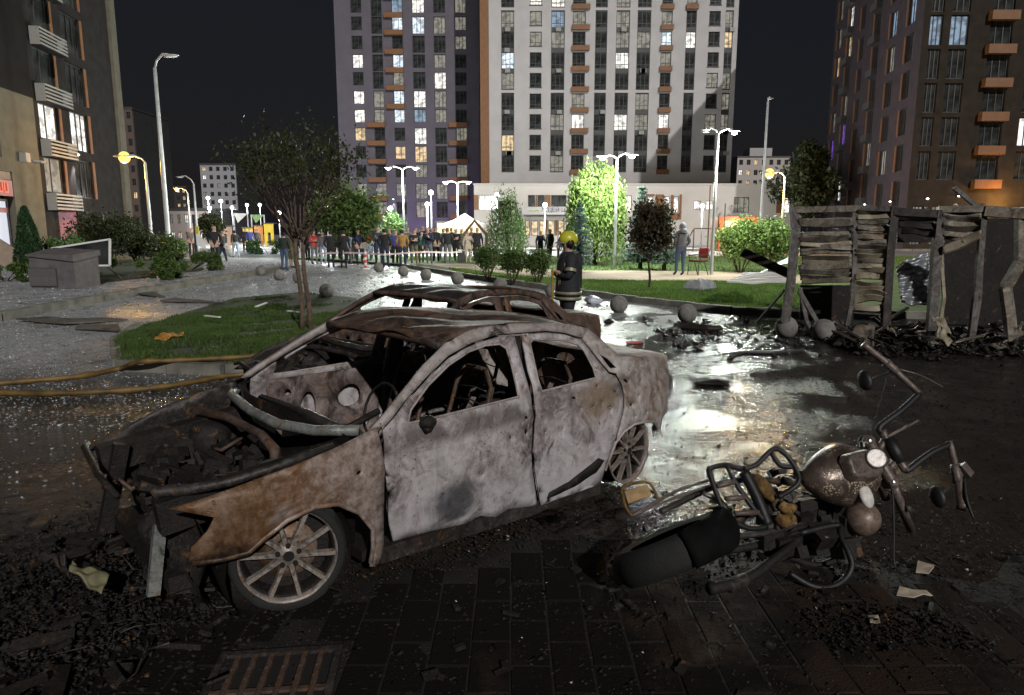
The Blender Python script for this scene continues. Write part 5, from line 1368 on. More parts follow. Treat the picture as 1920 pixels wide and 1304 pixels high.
# local x runs along the face (near to far); outward side is -y
def fs(u):
    # distance along the face seen in direction u (at eye level)
    a = (u - 960) / FPX / CP
    t = (LX0 - a * LY0) / (a * lv.y / LN - lv.x / LN); return t
def fz(u, v):
    t = fs(u); y = LY0 + t * lv.y / LN; return Z_at(v, y) - .42
LTOP = 30.0
s_b = fs(112)          # end of the beige part
sh0, sh1, szt = fs(-60), fs(60), fz(30, 318)
zsp = fz(60, 165)
holesB = [(sh0, sh1, .35, szt), (fs(8), fs(46), fz(30, 292), fz(30, 185))]
wall_holes(0, s_b, 0, zsp, holesB, .5).build('wall', MAT['beige'], lf)
holesU = [(fs(8), fs(46), zsp + 1.0 + 3 * q, zsp + 3.1 + 3 * q) for q in range(4)]
wall_holes(0, s_b, zsp, LTOP, holesU, .5).build('upper_wall', plain('painted_upper_wall_shade', (.009, .0085, .008), .8, var=.3, sc=1, spec=.12), lf)  # darkness of the unlit upper storeys painted in as near-black wall colour
for h_ in holesB[1:] + holesU: window(lf, h_[0] + .02, h_[2], h_[1] - h_[0] - .04, h_[3] - h_[2], .3, (.4, .75), 'glass', t=.09)
holesC = []; cw = []
for k in range(8):
    a, b = fs(124), fs(158); zt = fz(141, 196) + (k - 1) * 3.0; holesC.append((a, b, zt - 2.0, zt)); cw.append((0, k, a, b, zt - 2.0, zt))
    a, b = fs(178), fs(209); zt = fz(193, 212) + (k - 1) * 2.9; holesC.append((a, b, zt - 2.35, zt)); cw.append((1, k, a, b, zt - 2.35, zt))
holesC.append((fs(140), fs(175), .1, fz(157, 382)))
wall_holes(s_b, LN, 0, LTOP, holesC, .35, .12).build('wall', MAT['charcoal'], lf)
for ci, k, a, b, z0, z1 in cw:
    pn = {(0, 1): 'litW', (1, 1): 'litW', (0, 0): 'litD', (1, 0): 'glass'}.get((ci, k), 'glass')
    window(lf, a + .02, z0, b - a - .04, z1 - z0, .27, (.45, .72) if ci else (.45,), pn, t=.07)
    plate(lf, 'orange_reveal', b + .02, b + .28, z0, z1, .06, .115, 'orange')
    if ci == 0:
        bal = empty('balcony', (a - .2, .1, z0 - 1.05)); bal.parent = lf
        wd = b - a + .9
        for q in range(5): MB().box((wd / 2, -.55, .12 + q * .2), (wd, .03, .10)).build('rail', MAT['balcony'], bal)
        MB().box((wd / 2, -.28, .03), (wd - .04, .5, .06)).build('slab', MAT['charcoal'], bal)
        for q in (0, 1): MB().box((q * wd, -.28, .5), (.04, .5, .95)).build('end_panel', MAT['balcony'], bal)
dr_ = plate(lf, 'door', fs(140) + .02, fs(175) - .02, .1, fz(157, 382), .2, .3, 'orange'); dr_.data.materials.clear(); dr_.data.materials.append(plain('dark_pink_door', (.20, .06, .08), .6))
plate(lf, 'end_pilaster', LN - .02, LN + .9, 0, LTOP, -.1, 1, 'beige')
MB().box((LN / 2, 6.2, LTOP / 2), (LN - .2, 11, LTOP - .05)).build('core', MAT['darkclad'], lf)
# shop front
window(lf, sh0 + .05, .35, (sh1 - sh0) * .60, szt - 1.75, .3, (.55,), 'signlit', t=.12)
window(lf, sh0 + .1 + (sh1 - sh0) * .63, .35, (sh1 - sh0) * .33, szt - 1.75, .3, (), 'signlit', t=.12)
sg = plate(lf, 'shop_sign', sh0 + .05, sh1 - .05, szt - 1.25, szt - .45, .02, .2, 'signred')
MAT['redletter'] = emit('red_sign_letters', (1, .13, .05), .8)
r2 = random.Random(4); xx = sh0 + .3
while xx < sh1 - .4:      # blocky sign letters, too blurred to read
    m = MB().box((xx, -.02, szt - .85), (.07, .04, .5)).box((xx + .26, -.02, szt - .85), (.07, .04, .5))
    m.box((xx + .13, -.021, szt - .85 + r2.choice((-.21, .21, 0))), (.19, .036, .08))
    m.build('sign_letter', MAT['redletter'], sg); xx += .46
plate(lf, 'upper_sign', sh0 + .05, sh1 - .05, szt - .42, szt - .02, .05, .2, 'winframe')
for q in range(3):
    plate(lf, 'poster', sh1 - 1.1 - q * 1.7, sh1 - .35 - q * 1.7, szt - 2.1, szt - 1.85, .24, .255, 'signred')
plate(lf, 'air_vent', fs(10), fs(33), fz(20, 310), fz(20, 296), -.05, .02, 'charcoal')
plate(lf, 'alarm_box', fs(76), fs(84), fz(80, 304), fz(80, 287), -.35, -.01, 'balcony')
cb = MB().tube([(fs(100), -.02, fz(100, 303)), (fs(102), -.35, fz(100, 303)), (fs(108), -.4, fz(100, 304))], .07, 8).build('camera_bracket', MAT['balcony'], lf)
# ramp with a rail in front of the shop
rp = MB().bar(Vector((X_at(-20, 27, 1), 27.0, 1.4)), Vector((X_at(44, 27.5, 1), 27.5, .5)), .25, .8).build('ramp_wall', plain('tan_ramp_wall', (.27, .21, .16), .8, var=.15)); tag(rp, 'sloping tan ramp wall in front of the shop', 'ramp')

# ---- far buildings
def far_block(name, u0, u1, vt, y, mat, label, rows_, cols_, litp, depth=14, seed=1):
    r2 = random.Random(seed); x0, x1 = X_at(u0, y, 8), X_at(u1, y, 8); zt = Z_at(vt, y)
    o = empty(name, (x0, y, 0), 0, label, 'building'); w = x1 - x0; holes = []; ww = w / cols_ * .5; wh = zt / rows_ * .5
    for i in range(cols_):
        for j in range(rows_):
            holes.append(((i + .25) * w / cols_, (i + .25) * w / cols_ + ww, (j + .3) * zt / rows_, (j + .3) * zt / rows_ + wh))
    wall_holes(0, w, 0, zt, holes, .25).build('wall', mat, o)
    MB().box((w / 2, depth / 2 + .4, zt / 2), (w - .02, depth, zt - .02)).build('core', MAT['darkclad'], o)
    plate(o, 'roof', -.1, w + .1, zt, zt + .4, -.1, depth, 'darkclad')
    for h_ in holes: window(o, h_[0], h_[2], ww, wh, .12, (.5,), r2.choice(['litY', 'litW', 'litD']) if r2.random() < litp else 'glass', t=.08)
    return o
o = far_block('far_white_block', 1378, 1476, 296, 190, plain('far_pale_render', (.42, .38, .36), .9, var=.08), 'pale apartment block far behind the low school building', 8, 7, .12, seed=5)
MB().box((X_at(1428, 190, 8) - X_at(1378, 190, 8), 6, Z_at(290, 190)), (6, 6, 4)).build('roof_house', MAT['whitewall'], o)
far_block('far_grey_block', 380, 446, 310, 170, plain('far_grey_render', (.30, .30, .32), .9, var=.08), 'pale grey tower block far behind the tree', 9, 5, .12, seed=7)
far_block('far_low_building', 310, 392, 396, 95, plain('far_low_render', (.34, .29, .27), .9, var=.1), 'low pale building behind the blue lamp post', 2, 6, .25, seed=8)
far_block('far_dark_block', 300, 352, 352, 210, plain('far_dark_render', (.035, .03, .03), .9), 'dark distant block with scattered lit windows at left', 7, 5, .5, seed=9)
far_block('far_dark_block', 232, 262, 205, 140, plain('far_dark_tower', (.10, .07, .06), .9), 'narrow dark tower just right of the left apartment block', 10, 2, .1, seed=10)

# ================================================================== TREES AND SHRUBS
def leaves(name, C, size, mat, parent, seed=1, droop=0., aspect=.5, loc=None):
    """leaf-sized rhombic faces at the points C (n,3)"""
    r_ = np.random.default_rng(seed); n = len(C)
    d = r_.normal(size=(n, 3)); d[:, 2] -= droop * 2; d /= np.linalg.norm(d, axis=1)[:, None]
    e = np.cross(d, r_.normal(size=(n, 3))); e /= np.linalg.norm(e, axis=1)[:, None]
    s = size * r_.uniform(.6, 1.3, n)[:, None]
    V = np.stack([C - d * s, C + e * s * aspect, C + d * s, C - e * s * aspect], 1).reshape(-1, 3)
    return link(name, np_mesh(name, V, np.arange(4 * n).reshape(-1, 4)), mat, parent, loc)
def branch_tree(root, h_fork, h_top, rad, seed, bark, tr=.09, n_main=7, levels=3, stems=1, lean=0.):
    """trunk and limbs; returns the twig points"""
    r2 = random.Random(seed); m = MB(); tips = []
    def grow(p, d, L, r, lv):
        pts = [p]; rs = [r]
        for i in range(3):
            d = (d + Vector((r2.uniform(-.18, .18), r2.uniform(-.18, .18), r2.uniform(-.05, .16)))).normalized()
            pts.append(pts[-1] + d * L / 3); rs.append(r * (1 - .2 * (i + 1)))
            if lv <= 1: tips.append(pts[-1])
        m.tube(pts, rs, 6 if lv > 1 else 4)
        if lv > 0:
            for k in range(3 if lv > 1 else 2):
                dd = (d + Vector((r2.uniform(-.75, .75), r2.uniform(-.75, .75), r2.uniform(-.15, .5)))).normalized()
                grow(pts[-1 - (k % 2)], dd, L * r2.uniform(.55, .8), rs[-1] * .75, lv - 1)
    for s in range(stems):
        ox = (s - (stems - 1) / 2) * .13
        pts = [Vector((ox + lean * t, .0, -.05 + (h_fork + .05) * t)) + Vector((.03 * math.sin(5 * t + s), .03 * math.cos(4 * t), 0)) for t in np.linspace(0, 1, 7)]
        m.tube(pts, [tr * (1 - .05 * i) for i in range(7)], 10)
        for k in range(n_main):
            a = 2 * math.pi * (k + r2.random() * .5) / n_main + s
            d = Vector((math.cos(a) * .75, math.sin(a) * .75, .55 + .5 * r2.random())).normalized()
            grow(pts[-1] - Vector((0, 0, r2.uniform(0, .15))), d, (h_top - h_fork) * .42, tr * .45, levels)
        grow(pts[-1], Vector((0, 0, 1)), (h_top - h_fork) * .45, tr * .5, levels)
    m.build('trunk', bark, root, True)
    return np.array([tuple(p) for p in tips])
def spread(T, n, s, seed=1):
    r_ = np.random.default_rng(seed); return T[r_.integers(0, len(T), n)] + r_.normal(0, s, (n, 3))

# twin-stemmed tree on the island
tp = gp(572, 617, .13)
t1 = empty('round_tree', (tp.x, tp.y, tp.z), 0, 'sparse round-headed tree with two stems on the grass island', 'tree')
T = branch_tree(t1, 1.62, 3.55, 1.1, 5, MAT['bark'], .046, 8, 3, 2)
T = T[T[:, 2] > 1.5]
leaves('crown', spread(T, 2400, .11, 2), .040, MAT['leafdark'], t1, 3, .3)
# weeping tree in the lamplight
def weeping(name, u, vb, y, vt, wpx, mat, label, n, seed, leaf=.07, bark='darkbark', drop=.28):
    b = at(u, vb, y); root = empty(name, (b.x, y, gz(0, y) + .1), 0, label, 'tree')
    H_ = Z_at(vt, y) - root.location.z; W_ = wpx / 2 / FPX * y
    r_ = np.random.default_rng(seed); C = []
    m = MB(); m.tube([(0, 0, -.05), (.05, 0, H_ * .3), (0, .05, H_ * .6), (.03, 0, H_ * .85)], [.12, .10, .07, .03], 8)
    for k in range(n):
        a = r_.uniform(0, 2 * np.pi); rr = W_ * r_.random() ** .38 * r_.uniform(.85, 1.04); zt = H_ * (1.0 - drop * (rr / W_) ** 2.6) * r_.uniform(.72, 1.03) * (1 + .05 * np.sin(3 * a + seed))
        L = r_.uniform(.10, .70) * H_ * (.5 + .5 * rr / W_); q = int(L / .055) + 3
        x0, y0 = rr * np.cos(a), rr * np.sin(a); t = np.linspace(0, 1, q)
        C.append(np.stack([x0 * (1 + .06 * np.sin(t * 2)) + r_.normal(0, .09, q), y0 + r_.normal(0, .09, q), zt - L * t ** 1.1 + r_.normal(0, .03, q)], 1))
        if k % 6 == 0: m.tube([(0, 0, H_ * .55), (x0 * .5, y0 * .5, H_ * .8), (x0, y0, zt)], [.03, .02, .008], 5)
    m.build('trunk', MAT[bark], root, True)
    C = np.concatenate(C); C = C[C[:, 2] > .25]
    leaves('crown', C, leaf, mat, root, seed, .9, .42); return root
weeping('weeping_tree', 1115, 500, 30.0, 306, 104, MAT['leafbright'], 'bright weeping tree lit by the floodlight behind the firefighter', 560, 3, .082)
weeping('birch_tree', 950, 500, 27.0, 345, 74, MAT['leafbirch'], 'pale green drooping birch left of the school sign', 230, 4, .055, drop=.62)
# broadleaf trees
def broad(name, u, y, vbase, vt, wpx, mat, label, n, seed, leaf, trunk_h=.35, bark='darkbark', dense=.16, tr=.06):
    b = at(u, vbase, y); root = empty(name, (b.x, y, gz(0, y) + (.1 if u > 700 else 0)), 0, label, 'tree')
    H_ = Z_at(vt, y) - root.location.z; W_ = wpx / 2 / FPX * y
    T = branch_tree(root, H_ * trunk_h, H_ * .9, W_, seed, MAT[bark], tr, 6, 2, 1)
    r_ = np.random.default_rng(seed); k = 46
    # clumps through the crown's volume
    c0 = np.array([0, 0, H_ * (trunk_h + (1 - trunk_h) * .5)])
    P_ = r_.normal(size=(k, 3)); P_ /= np.linalg.norm(P_, axis=1)[:, None]; P_ *= r_.uniform(.35, .95, k)[:, None]
    P_ = P_ * np.array([W_, W_, H_ * (1 - trunk_h) * .5]) + c0
    C = np.concatenate([spread(P_, int(n * .8), dense * W_ * 1.1, seed), spread(T, int(n * .2), dense * W_, seed + 1)])
    leaves('crown', C, leaf, mat, root, seed, .2); return root
broad('red_leaf_tree', 1216, 19.0, 540, 366, 82, MAT['leafred'], 'small dark brown-leaved tree on a thin stem on the front lawn', 7000, 11, .05, .34, tr=.035)
broad('dark_tree', 655, 34.0, 470, 345, 130, MAT['leaf'], 'dark green tree behind the crowd left of the grey tower', 8000, 12, .10, .25)
broad('small_tree', 738, 44.0, 470, 398, 44, MAT['leafbirch'], 'small lit tree at the foot of the violet wall', 2500, 13, .09, .3)
broad('far_tree', 1512, 72.0, 450, 268, 78, MAT['leafdark'], 'tall dark tree between the school and the dark block', 8000, 14, .25, .25)
broad('far_tree', 395, 70.0, 450, 398, 46, MAT['leafdark'], 'round dark tree behind the playground lamps', 2500, 15, .18, .3)
broad('far_tree', 1444, 66.0, 450, 408, 26, MAT['leafred'], 'small brown round tree before the school wall at right', 1500, 16, .12, .3)
# spruces
def spruce(u, y, vbase, vt, wpx, label, seed):
    b = at(u, vbase, y); root = empty('spruce_tree', (b.x, y, gz(0, y) + .1), 0, label, 'tree', 'blue spruces on the lawn')
    H_ = Z_at(vt, y) - root.location.z; W_ = wpx / 2 / FPX * y; r_ = np.random.default_rng(seed)
    m = MB().tube([(0, 0, -.05), (0, 0, H_ * .97)], [.09, .015], 7); C = []
    z = .35
    while z < H_ * .97:
        R_ = W_ * (1 - z / H_) ** .85 + .04; nb = 9
        for k in range(nb):
            a = 2 * np.pi * (k + r_.random()) / nb; rl = R_ * r_.uniform(.75, 1.1); q = max(4, int(rl / .035))
            t = np.linspace(.1, 1, q); x, yy = np.cos(a) * rl * t, np.sin(a) * rl * t; zz = z + .10 * np.sin(t * 2.5) * rl - .12 * rl * t
            m.tube([(0, 0, z), (np.cos(a) * rl * .9, np.sin(a) * rl * .9, z - .03 * rl)], [.012, .004], 4)
            for rep in range(5): C.append(np.stack([x + r_.normal(0, .035, q), yy + r_.normal(0, .035, q), zz + r_.normal(0, .03, q)], 1))
        z += .16 + .05 * r_.random()
    m.build('trunk', MAT['darkbark'], root, True); leaves('crown', np.concatenate(C), .06, MAT['needle'], root, seed, 0, .38)
spruce(1086, 25.0, 505, 376, 62, 'blue spruce standing just behind the firefighter', 21)
spruce(1200, 27.0, 505, 343, 74, 'tallest blue spruce behind the brown-leaved tree', 22)
spruce(1245, 26.0, 500, 385, 56, 'blue spruce beside the hooded man', 23)
# shrubs
def shrub(name, loc, w, d, h, mat, label, n, leaf, seed, stems=True, group=None, boxy=1.0, cat='shrub', low=.25):
    root = empty(name, loc, 0, label, cat, group); r_ = np.random.default_rng(seed); k = 40
    P_ = r_.normal(size=(k, 3)); P_ /= np.linalg.norm(P_, axis=1)[:, None]; P_ *= r_.uniform(.5, 1.0, k)[:, None]
    if boxy < 1: P_ = np.sign(P_) * np.abs(P_) ** boxy
    P_ = P_ * np.array([w / 2, d / 2, h * (1 - low) / 2]) * .86 + np.array([0, 0, h * (low + (1 - low) / 2)])
    C = spread(P_, n, .10 * min(w, h), seed); C = C[C[:, 2] > .03]
    m = MB()
    for q in range(9 if stems else 4):
        a = 2 * math.pi * q / 9; m.tube([(.05 * math.cos(a), .05 * math.sin(a), -.05), (.25 * w * math.cos(a), .25 * d * math.sin(a), h * .45), (.36 * w * math.cos(a), .36 * d * math.sin(a), h * .7)], [.02, .015, .008], 5)
    m.build('stems', MAT['bark'], root, True); leaves('foliage', C, leaf, mat, root, seed, .1); return root
for u, vb, w, h, lab, sd in ((915, 521, .95, 1.05, 'left of three round dark bushes before the crowd', 31), (962, 528, .95, 1.0, 'middle of three round dark bushes before the crowd', 32), (1008, 531, .9, .95, 'right of three round dark bushes, next to the firefighter', 33)):
    p_ = gp(u, vb, .12); shrub('round_bush', p_, w, .9, h, MAT['leaf'], lab, 3000, .042, sd, True, 'round bushes on the lawn edge', low=.28)
for u, vb, w, h, lab, sd in ((1388, 511, 2.0, 1.75, 'bright rounded shrub left of the pair by the kiosk', 34), (1446, 511, 2.0, 1.75, 'bright rounded shrub nearer the kiosk', 35)):
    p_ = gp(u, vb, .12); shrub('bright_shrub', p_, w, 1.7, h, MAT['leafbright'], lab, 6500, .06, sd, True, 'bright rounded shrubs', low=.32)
# left side planting
p_ = gp(58, 506, .17)
tj = empty('thuja', p_, 0, 'narrow dark green thuja cone beside the shop front', 'tree'); r_ = np.random.default_rng(41)
hh = Z_at(388, p_.y) - p_.z; n = 9000; z = r_.random(n) ** .8 * hh; a = r_.uniform(0, 6.283, n); rr = .55 * np.sqrt(np.clip(1 - z / hh, 0, 1)) ** 1.1 * (.8 + .2 * np.sin(a * 5 + z * 4)) * r_.uniform(.8, 1.05, n)
leaves('foliage', np.stack([rr * np.cos(a), rr * np.sin(a), z], 1), .07, MAT['thuja'], tj, 41, -.8, .3); MB().tube([(0, 0, -.05), (0, 0, hh * .8)], [.07, .02], 8).build('trunk', MAT['darkbark'], tj)
for u, v, w, h, mt, lab, sd in ((205, 497, 3.0, 2.3, 'leafdark', 'large dark autumn shrub in front of the charcoal wall', 42), (258, 492, 2.2, 1.8, 'leafdark', 'dark shrub right of the large autumn shrub', 43), (308, 488, 1.9, 1.2, 'leaf', 'rounded dark bush at the end of the planting bed', 44), (125, 502, 1.7, 1.3, 'leafbirch', 'pale olive shrub beside the thuja', 45), (330, 478, 1.8, 1.0, 'hedge', 'yellow-green lit bush behind the planting bed', 46)):
    shrub('bed_shrub', gp(u, v, .17), w, w * .8, h, MAT[mt], lab, 4500, .07, sd, True, None, low=.1)
for u, v, w, h, lab, sd in ((235, 524, 4.2, .55, 'long low clipped hedge behind the grey cabinet', 47), (350, 508, 2.6, .62, 'darker clipped hedge at the right end of the bed', 48), (8, 528, 2.2, .5, 'bright low hedge at the left edge by the ramp', 49)):
    shrub('low_hedge', gp(u, v, .17), w, 1.1, h, MAT['hedge'] if sd != 48 else MAT['leaf'], lab, 7000, .05, sd, False, None, .35, 'hedge', low=.0)
shrub('far_hedge', gp(505, 478), 3.6, 1.2, 1.0, MAT['thuja'], 'dark hedge behind the left group of people', 4000, .08, 50, False, None, .4, 'hedge', low=0)

# ================================================================== LAMPS
def lamp_light(parent, loc, power, col, r=.12, down=False):
    d = bpy.data.lights.new('lamp_light', 'POINT'); d.energy = power; d.color = col; d.shadow_soft_size = r
    o = bpy.data.objects.new('lamp_light', d); COL.objects.link(o); o.parent = parent; o.location = loc; return o
WHT, SOD = (.93, 1.0, .90), (1.0, .50, .12)
def street_lamp(name, u, y, vt, heads, label, lit_=True, col='W', pole=.055, power=600, mat='steel', hr=.17, ground=None, cat='street lamp'):
    """heads: list of (u, v) of each head; arms spring from the pole top"""
    top = at(u, vt, y); z0 = gz(0, y) if ground is None else ground
    root = empty(name, (top.x, y, z0), 0, label, cat); h = top.z - z0
    MB().tube([(0, 0, 0), (0, 0, h * .02), (0, 0, h * .5), (0, 0, h)], [pole * 1.4, pole * 1.1, pole, pole * .75], 12).build('pole', MAT[mat], root, True)
    MB().lathe([(pole * 2.2, 0), (pole * 2.2, .03), (pole * 1.5, .06)], 12).build('base', MAT[mat], root)
    for hu, hv, on in heads:
        hp = at(hu, hv, y) - root.location
        c_ = Vector((hp.x * .55, 0, max(h, hp.z) + .05))
        MB().tube([(0, 0, h - .03), (hp.x * .15, 0, h + (hp.z - h) * .5 + .06), (hp.x * .55, 0, hp.z + .12), (hp.x * .9, 0, hp.z + .10)], pole * .5, 8).build('arm', MAT[mat], root, True)
        hd = empty('head', hp); hd.parent = root
        MB().ball((0, 0, .05), 1, 14, 8, (hr * 1.7, hr * .6, hr * .22)).build('housing', MAT[mat], hd, True)
        MB().ball((0, 0, -.02), 1, 14, 8, (hr * (.85 if on else 1.2), hr * (.6 if on else .5), hr * ((.85 if col == 'O' else .5) if on else .15))).build('lens', MAT['lamp' + col] if on else MAT['whitepaint'], hd, True)
        if on: lamp_light(hd, (0, -.05, -.35), power, WHT if col == 'W' else SOD if col == 'O' else (.92, .95, 1), .15)
    return root
street_lamp('double_lamp', 754.5, 44.0, 319, [(728, 316, 1), (779, 316, 1)], 'tall double-headed white lamp left of the violet wall', power=3400, hr=.16)
street_lamp('double_lamp', 857.5, 52.0, 345, [(836, 343, 1), (878, 343, 1)], 'double-headed white lamp above the white gazebo', power=3400, hr=.17)
street_lamp('double_lamp', 1157, 27.8, 298, [(1130, 296, 1), (1185, 293, 1)], 'double-headed lamp with a glaring head above the weeping tree', power=1150, hr=.15)
street_lamp('double_lamp', 1346, 23.5, 251, [(1377, 249, 1), (1322, 247, 0)], 'tall double-headed lamp on the lawn beside the chair', power=1600, hr=.11, pole=.055)
street_lamp('tall_lamp', 290, 40.0, 128, [(319, 106, 0)], 'tall unlit curved lamp post on the left', lit_=False, pole=.12, hr=.30)
street_lamp('sodium_lamp', 272, 42.0, 305, [(233, 295, 1)], 'glaring orange street lamp beside the left apartment block', col='O', power=1500, pole=.09, hr=.40)
street_lamp('sodium_lamp', 352, 80.0, 362, [(331, 355, 1)], 'small distant orange street lamp', col='O', power=700, pole=.09, hr=.26)
street_lamp('curved_lamp', 363, 62.0, 345, [(337, 333, 0)], 'unlit bluish curved lamp post behind the left group', pole=.10, hr=.22)
street_lamp('sodium_lamp', 1472, 50.0, 332, [(1443, 325, 1)], 'glaring orange street lamp above the school roof at right', col='O', power=6000, pole=.09, hr=.40)
street_lamp('tall_mast', 1440, 48.0, 190, [(1444, 186, 0)], 'tall thin pale mast in front of the far pale block', pole=.10, hr=.12)
for u, v, y, lab in ((1022, 385, 66, 'small globe lamp before the school entrance'), (932, 366, 66, 'globe lamp beside the birch'), (1317, 387, 66, 'globe lamp between the two lit square windows'), (808, 362, 60, 'small globe lamp left of the gazebo'), (801, 384, 48, 'lowest globe lamp left of the gazebo'), (732, 392, 60, 'small lamp beside the violet wall'),
                     (390, 372, 85, 'brightest white playground lamp far left'), (414, 378, 80, 'white playground lamp right of the brightest'), (435, 390, 90, 'white playground lamp left of the white sail'), (463, 385, 95, 'white lamp above the white sail'), (487, 385, 92, 'white lamp above the green sail'), (393, 391, 78, 'lower white playground lamp far left'), (601, 385, 70, 'small lamp seen right of the twin stems'), (613, 391, 66, 'lowest small lamp right of the twin stems'), (523, 400, 75, 'small white lamp left of the twin stems')):
    top = at(u, v, y); root = empty('globe_lamp', (top.x, y, gz(0, y)), 0, lab, 'lamp', 'park globe lamps'); h = top.z - gz(0, y)
    MB().tube([(0, 0, 0), (0, 0, h)], [.07, .05], 8).build('pole', MAT['steel'], root, True)
    MB().ball((0, 0, h + .02), .15 if y < 60 else .21, 14, 10).build('globe', MAT['lampC'], root, True)
    lamp_light(root, (0, -.5, h + .1), 2800 if y == 66 and u > 900 else 900, (.92, .97, 1), .1)
# wall lamps of the dark block and of the left block, shining down the wall
def wall_lamp(parent, x, z, label_part='wall_lamp', power=90, col=(.95, .95, 1), y=-.25):
    w_ = empty(label_part, (x, y, z)); w_.parent = parent
    MB().box((0, .1, .06), (.25, .2, .10)).build('housing', MAT['winframe'], w_)
    MB().ball((0, 0, -.02), .09, 10, 6, (1.2, 1, .6)).build('lens', MAT['lampC'], w_, True)
    d = bpy.data.lights.new('lamp_light', 'SPOT'); d.energy = power; d.color = col; d.spot_size = R(55); d.spot_blend = .6; d.shadow_soft_size = .06
    o = bpy.data.objects.new('lamp_light', d); COL.objects.link(o); o.parent = w_; o.location = (0, -.05, -.08); o.rotation_euler = (R(6), 0, 0)
wall_lamp(rb, X_at(1793, CYY, 4.2) - CX, 4.5, power=800); wall_lamp(rb, X_at(1735, CYY, 4.2) - CX, 4.3, power=250)
for s in (.24, .62, .88): wall_lamp(side, s * LLn, 4.2, power=2600)
sl = empty('wall_lamp', (X_at(1868, CYY, 4) - CX, -.9, 3.5)); sl.parent = rb
MB().box((0, .45, .05), (.3, .8, .10)).build('housing', MAT['winframe'], sl); MB().ball((0, 0, -.06), .16, 12, 8, (1.3, 1, .5)).build('lens', MAT['lampO'], sl, True); lamp_light(sl, (0, -.6, .3), 900, SOD, .15)
wall_lamp(lf, fs(176), fz(176, 290), power=1600, y=-.2)
wall_lamp(gt, gs(733), Z_at(374, GY) - .3, power=600); wall_lamp(gt, gs(844), Z_at(374, GY) - .3, power=600)
# violet floodlights at the foot of the grey tower
for u in (712, 760, 815, 868):
    r0 = empty('violet_floodlight', (X_at(u, GY - 6, 1), GY - 6, .32), 0, {712: 'leftmost violet uplighter at the foot of the grey tower', 760: 'second violet uplighter at the foot of the grey tower', 815: 'third violet uplighter at the foot of the grey tower', 868: 'rightmost violet uplighter at the foot of the grey tower'}[u], 'floodlight', 'violet uplighters')
    MB().box((0, 0, .15), (.6, .3, .3)).build('housing', MAT['winframe'], r0)
    MB().box((0, .13, .32), (.5, .03, .06)).build('lens', emit('violet_lens', (.3, .1, 1), 4), r0)
    lamp_light(r0, (0, .5, .7), 330, (.40, .18, 1.0), .2)

# ================================================================== PEOPLE
def pose(kind):
    """joints (name: (x,y,z), rx, ry) and bones; the figure faces -y, 1.75 m tall"""
    J = {}
    def j(n, p, rx, ry=None): J[n] = (Vector(p), rx, ry or rx)
    st = {'walk': .20, 'run': .34}.get(kind, .035)
    ln = {'run': -.12, 'walk': -.03}.get(kind, 0)
    j('pelvis', (0, 0, .95), .150, .115); j('waist', (0, ln * .4, 1.12), .145, .105); j('chest', (0, ln * .8, 1.32), .170, .118); j('collar', (0, ln, 1.45), .085, .075); j('neck', (0, ln * 1.05, 1.53), .062); j('head', (0, ln * 1.1 - .015, 1.625), .105, .125); j('crown', (0, ln * 1.1, 1.715), .088, .105)
    for s, n in ((1, 'l'), (-1, 'r')):
        f = st * s
        kn = -.10 if kind == 'run' and s > 0 else 0
        j('hip' + n, (s * .095, 0, .88), .098, .10); j('knee' + n, (s * .105, -f * .55 + kn - .01, .49), .064, .07); j('ankle' + n, (s * .11, -f + (.03 if f < 0 else 0), .09 + (.16 if kind == 'run' and s < 0 else 0)), .043, .048); j('toe' + n, (s * .125, -f - .15, .035 + (.08 if kind == 'run' and s < 0 else 0)), .042, .035)
        j('shoulder' + n, (s * .175, ln * .9, 1.405), .075, .075)
        if kind == 'cross': e, w_, h_ = (s * .25, -.05, 1.14), (s * .03, -.20, 1.19), (-s * .07, -.19, 1.21)
        elif kind == 'phone' and s > 0: e, w_, h_ = (.24, -.08, 1.15), (.12, -.26, 1.28), (.08, -.29, 1.35)
        elif kind == 'pocket': e, w_, h_ = (s * .28, .07, 1.14), (s * .21, -.06, .97), (s * .17, -.10, .93)
        elif kind in ('walk', 'run'): e, w_, h_ = (s * .25, f * .5 + .03, 1.15), (s * .26, f * .9 - .08, .95), (s * .25, f * 1.0 - .12, .88)
        else: e, w_, h_ = (s * .245, .02, 1.14), (s * .26, -.05, .91), (s * .255, -.07, .82)
        j('elbow' + n, e, .052); j('wrist' + n, w_, .036); j('hand' + n, h_, .040, .028)
        hv = (Vector(h_) - Vector(w_)).normalized()
        sd = hv.cross(Vector((0, 0, 1)) if abs(hv.z) < .8 else Vector((0, 1, 0))).normalized()
        for q, o_ in enumerate((-.028, -.010, .010, .027)): j('f%d%s' % (q, n), Vector(h_) + hv * (.075 - .012 * abs(q - 1.4)) + sd * o_, .0105)
        j('th' + n, Vector(h_) + hv * .02 + sd * -.05, .012)
    B = [('pelvis', 'waist'), ('waist', 'chest'), ('chest', 'collar'), ('collar', 'neck'), ('neck', 'head'), ('head', 'crown')]
    for n in 'lr':
        B += [('pelvis', 'hip' + n), ('hip' + n, 'knee' + n), ('knee' + n, 'ankle' + n), ('ankle' + n, 'toe' + n), ('chest', 'shoulder' + n), ('shoulder' + n, 'elbow' + n), ('elbow' + n, 'wrist' + n), ('wrist' + n, 'hand' + n)]
        B += [('hand' + n, 'f%d%s' % (q, n)) for q in range(4)] + [('hand' + n, 'th' + n)]
    return J, B
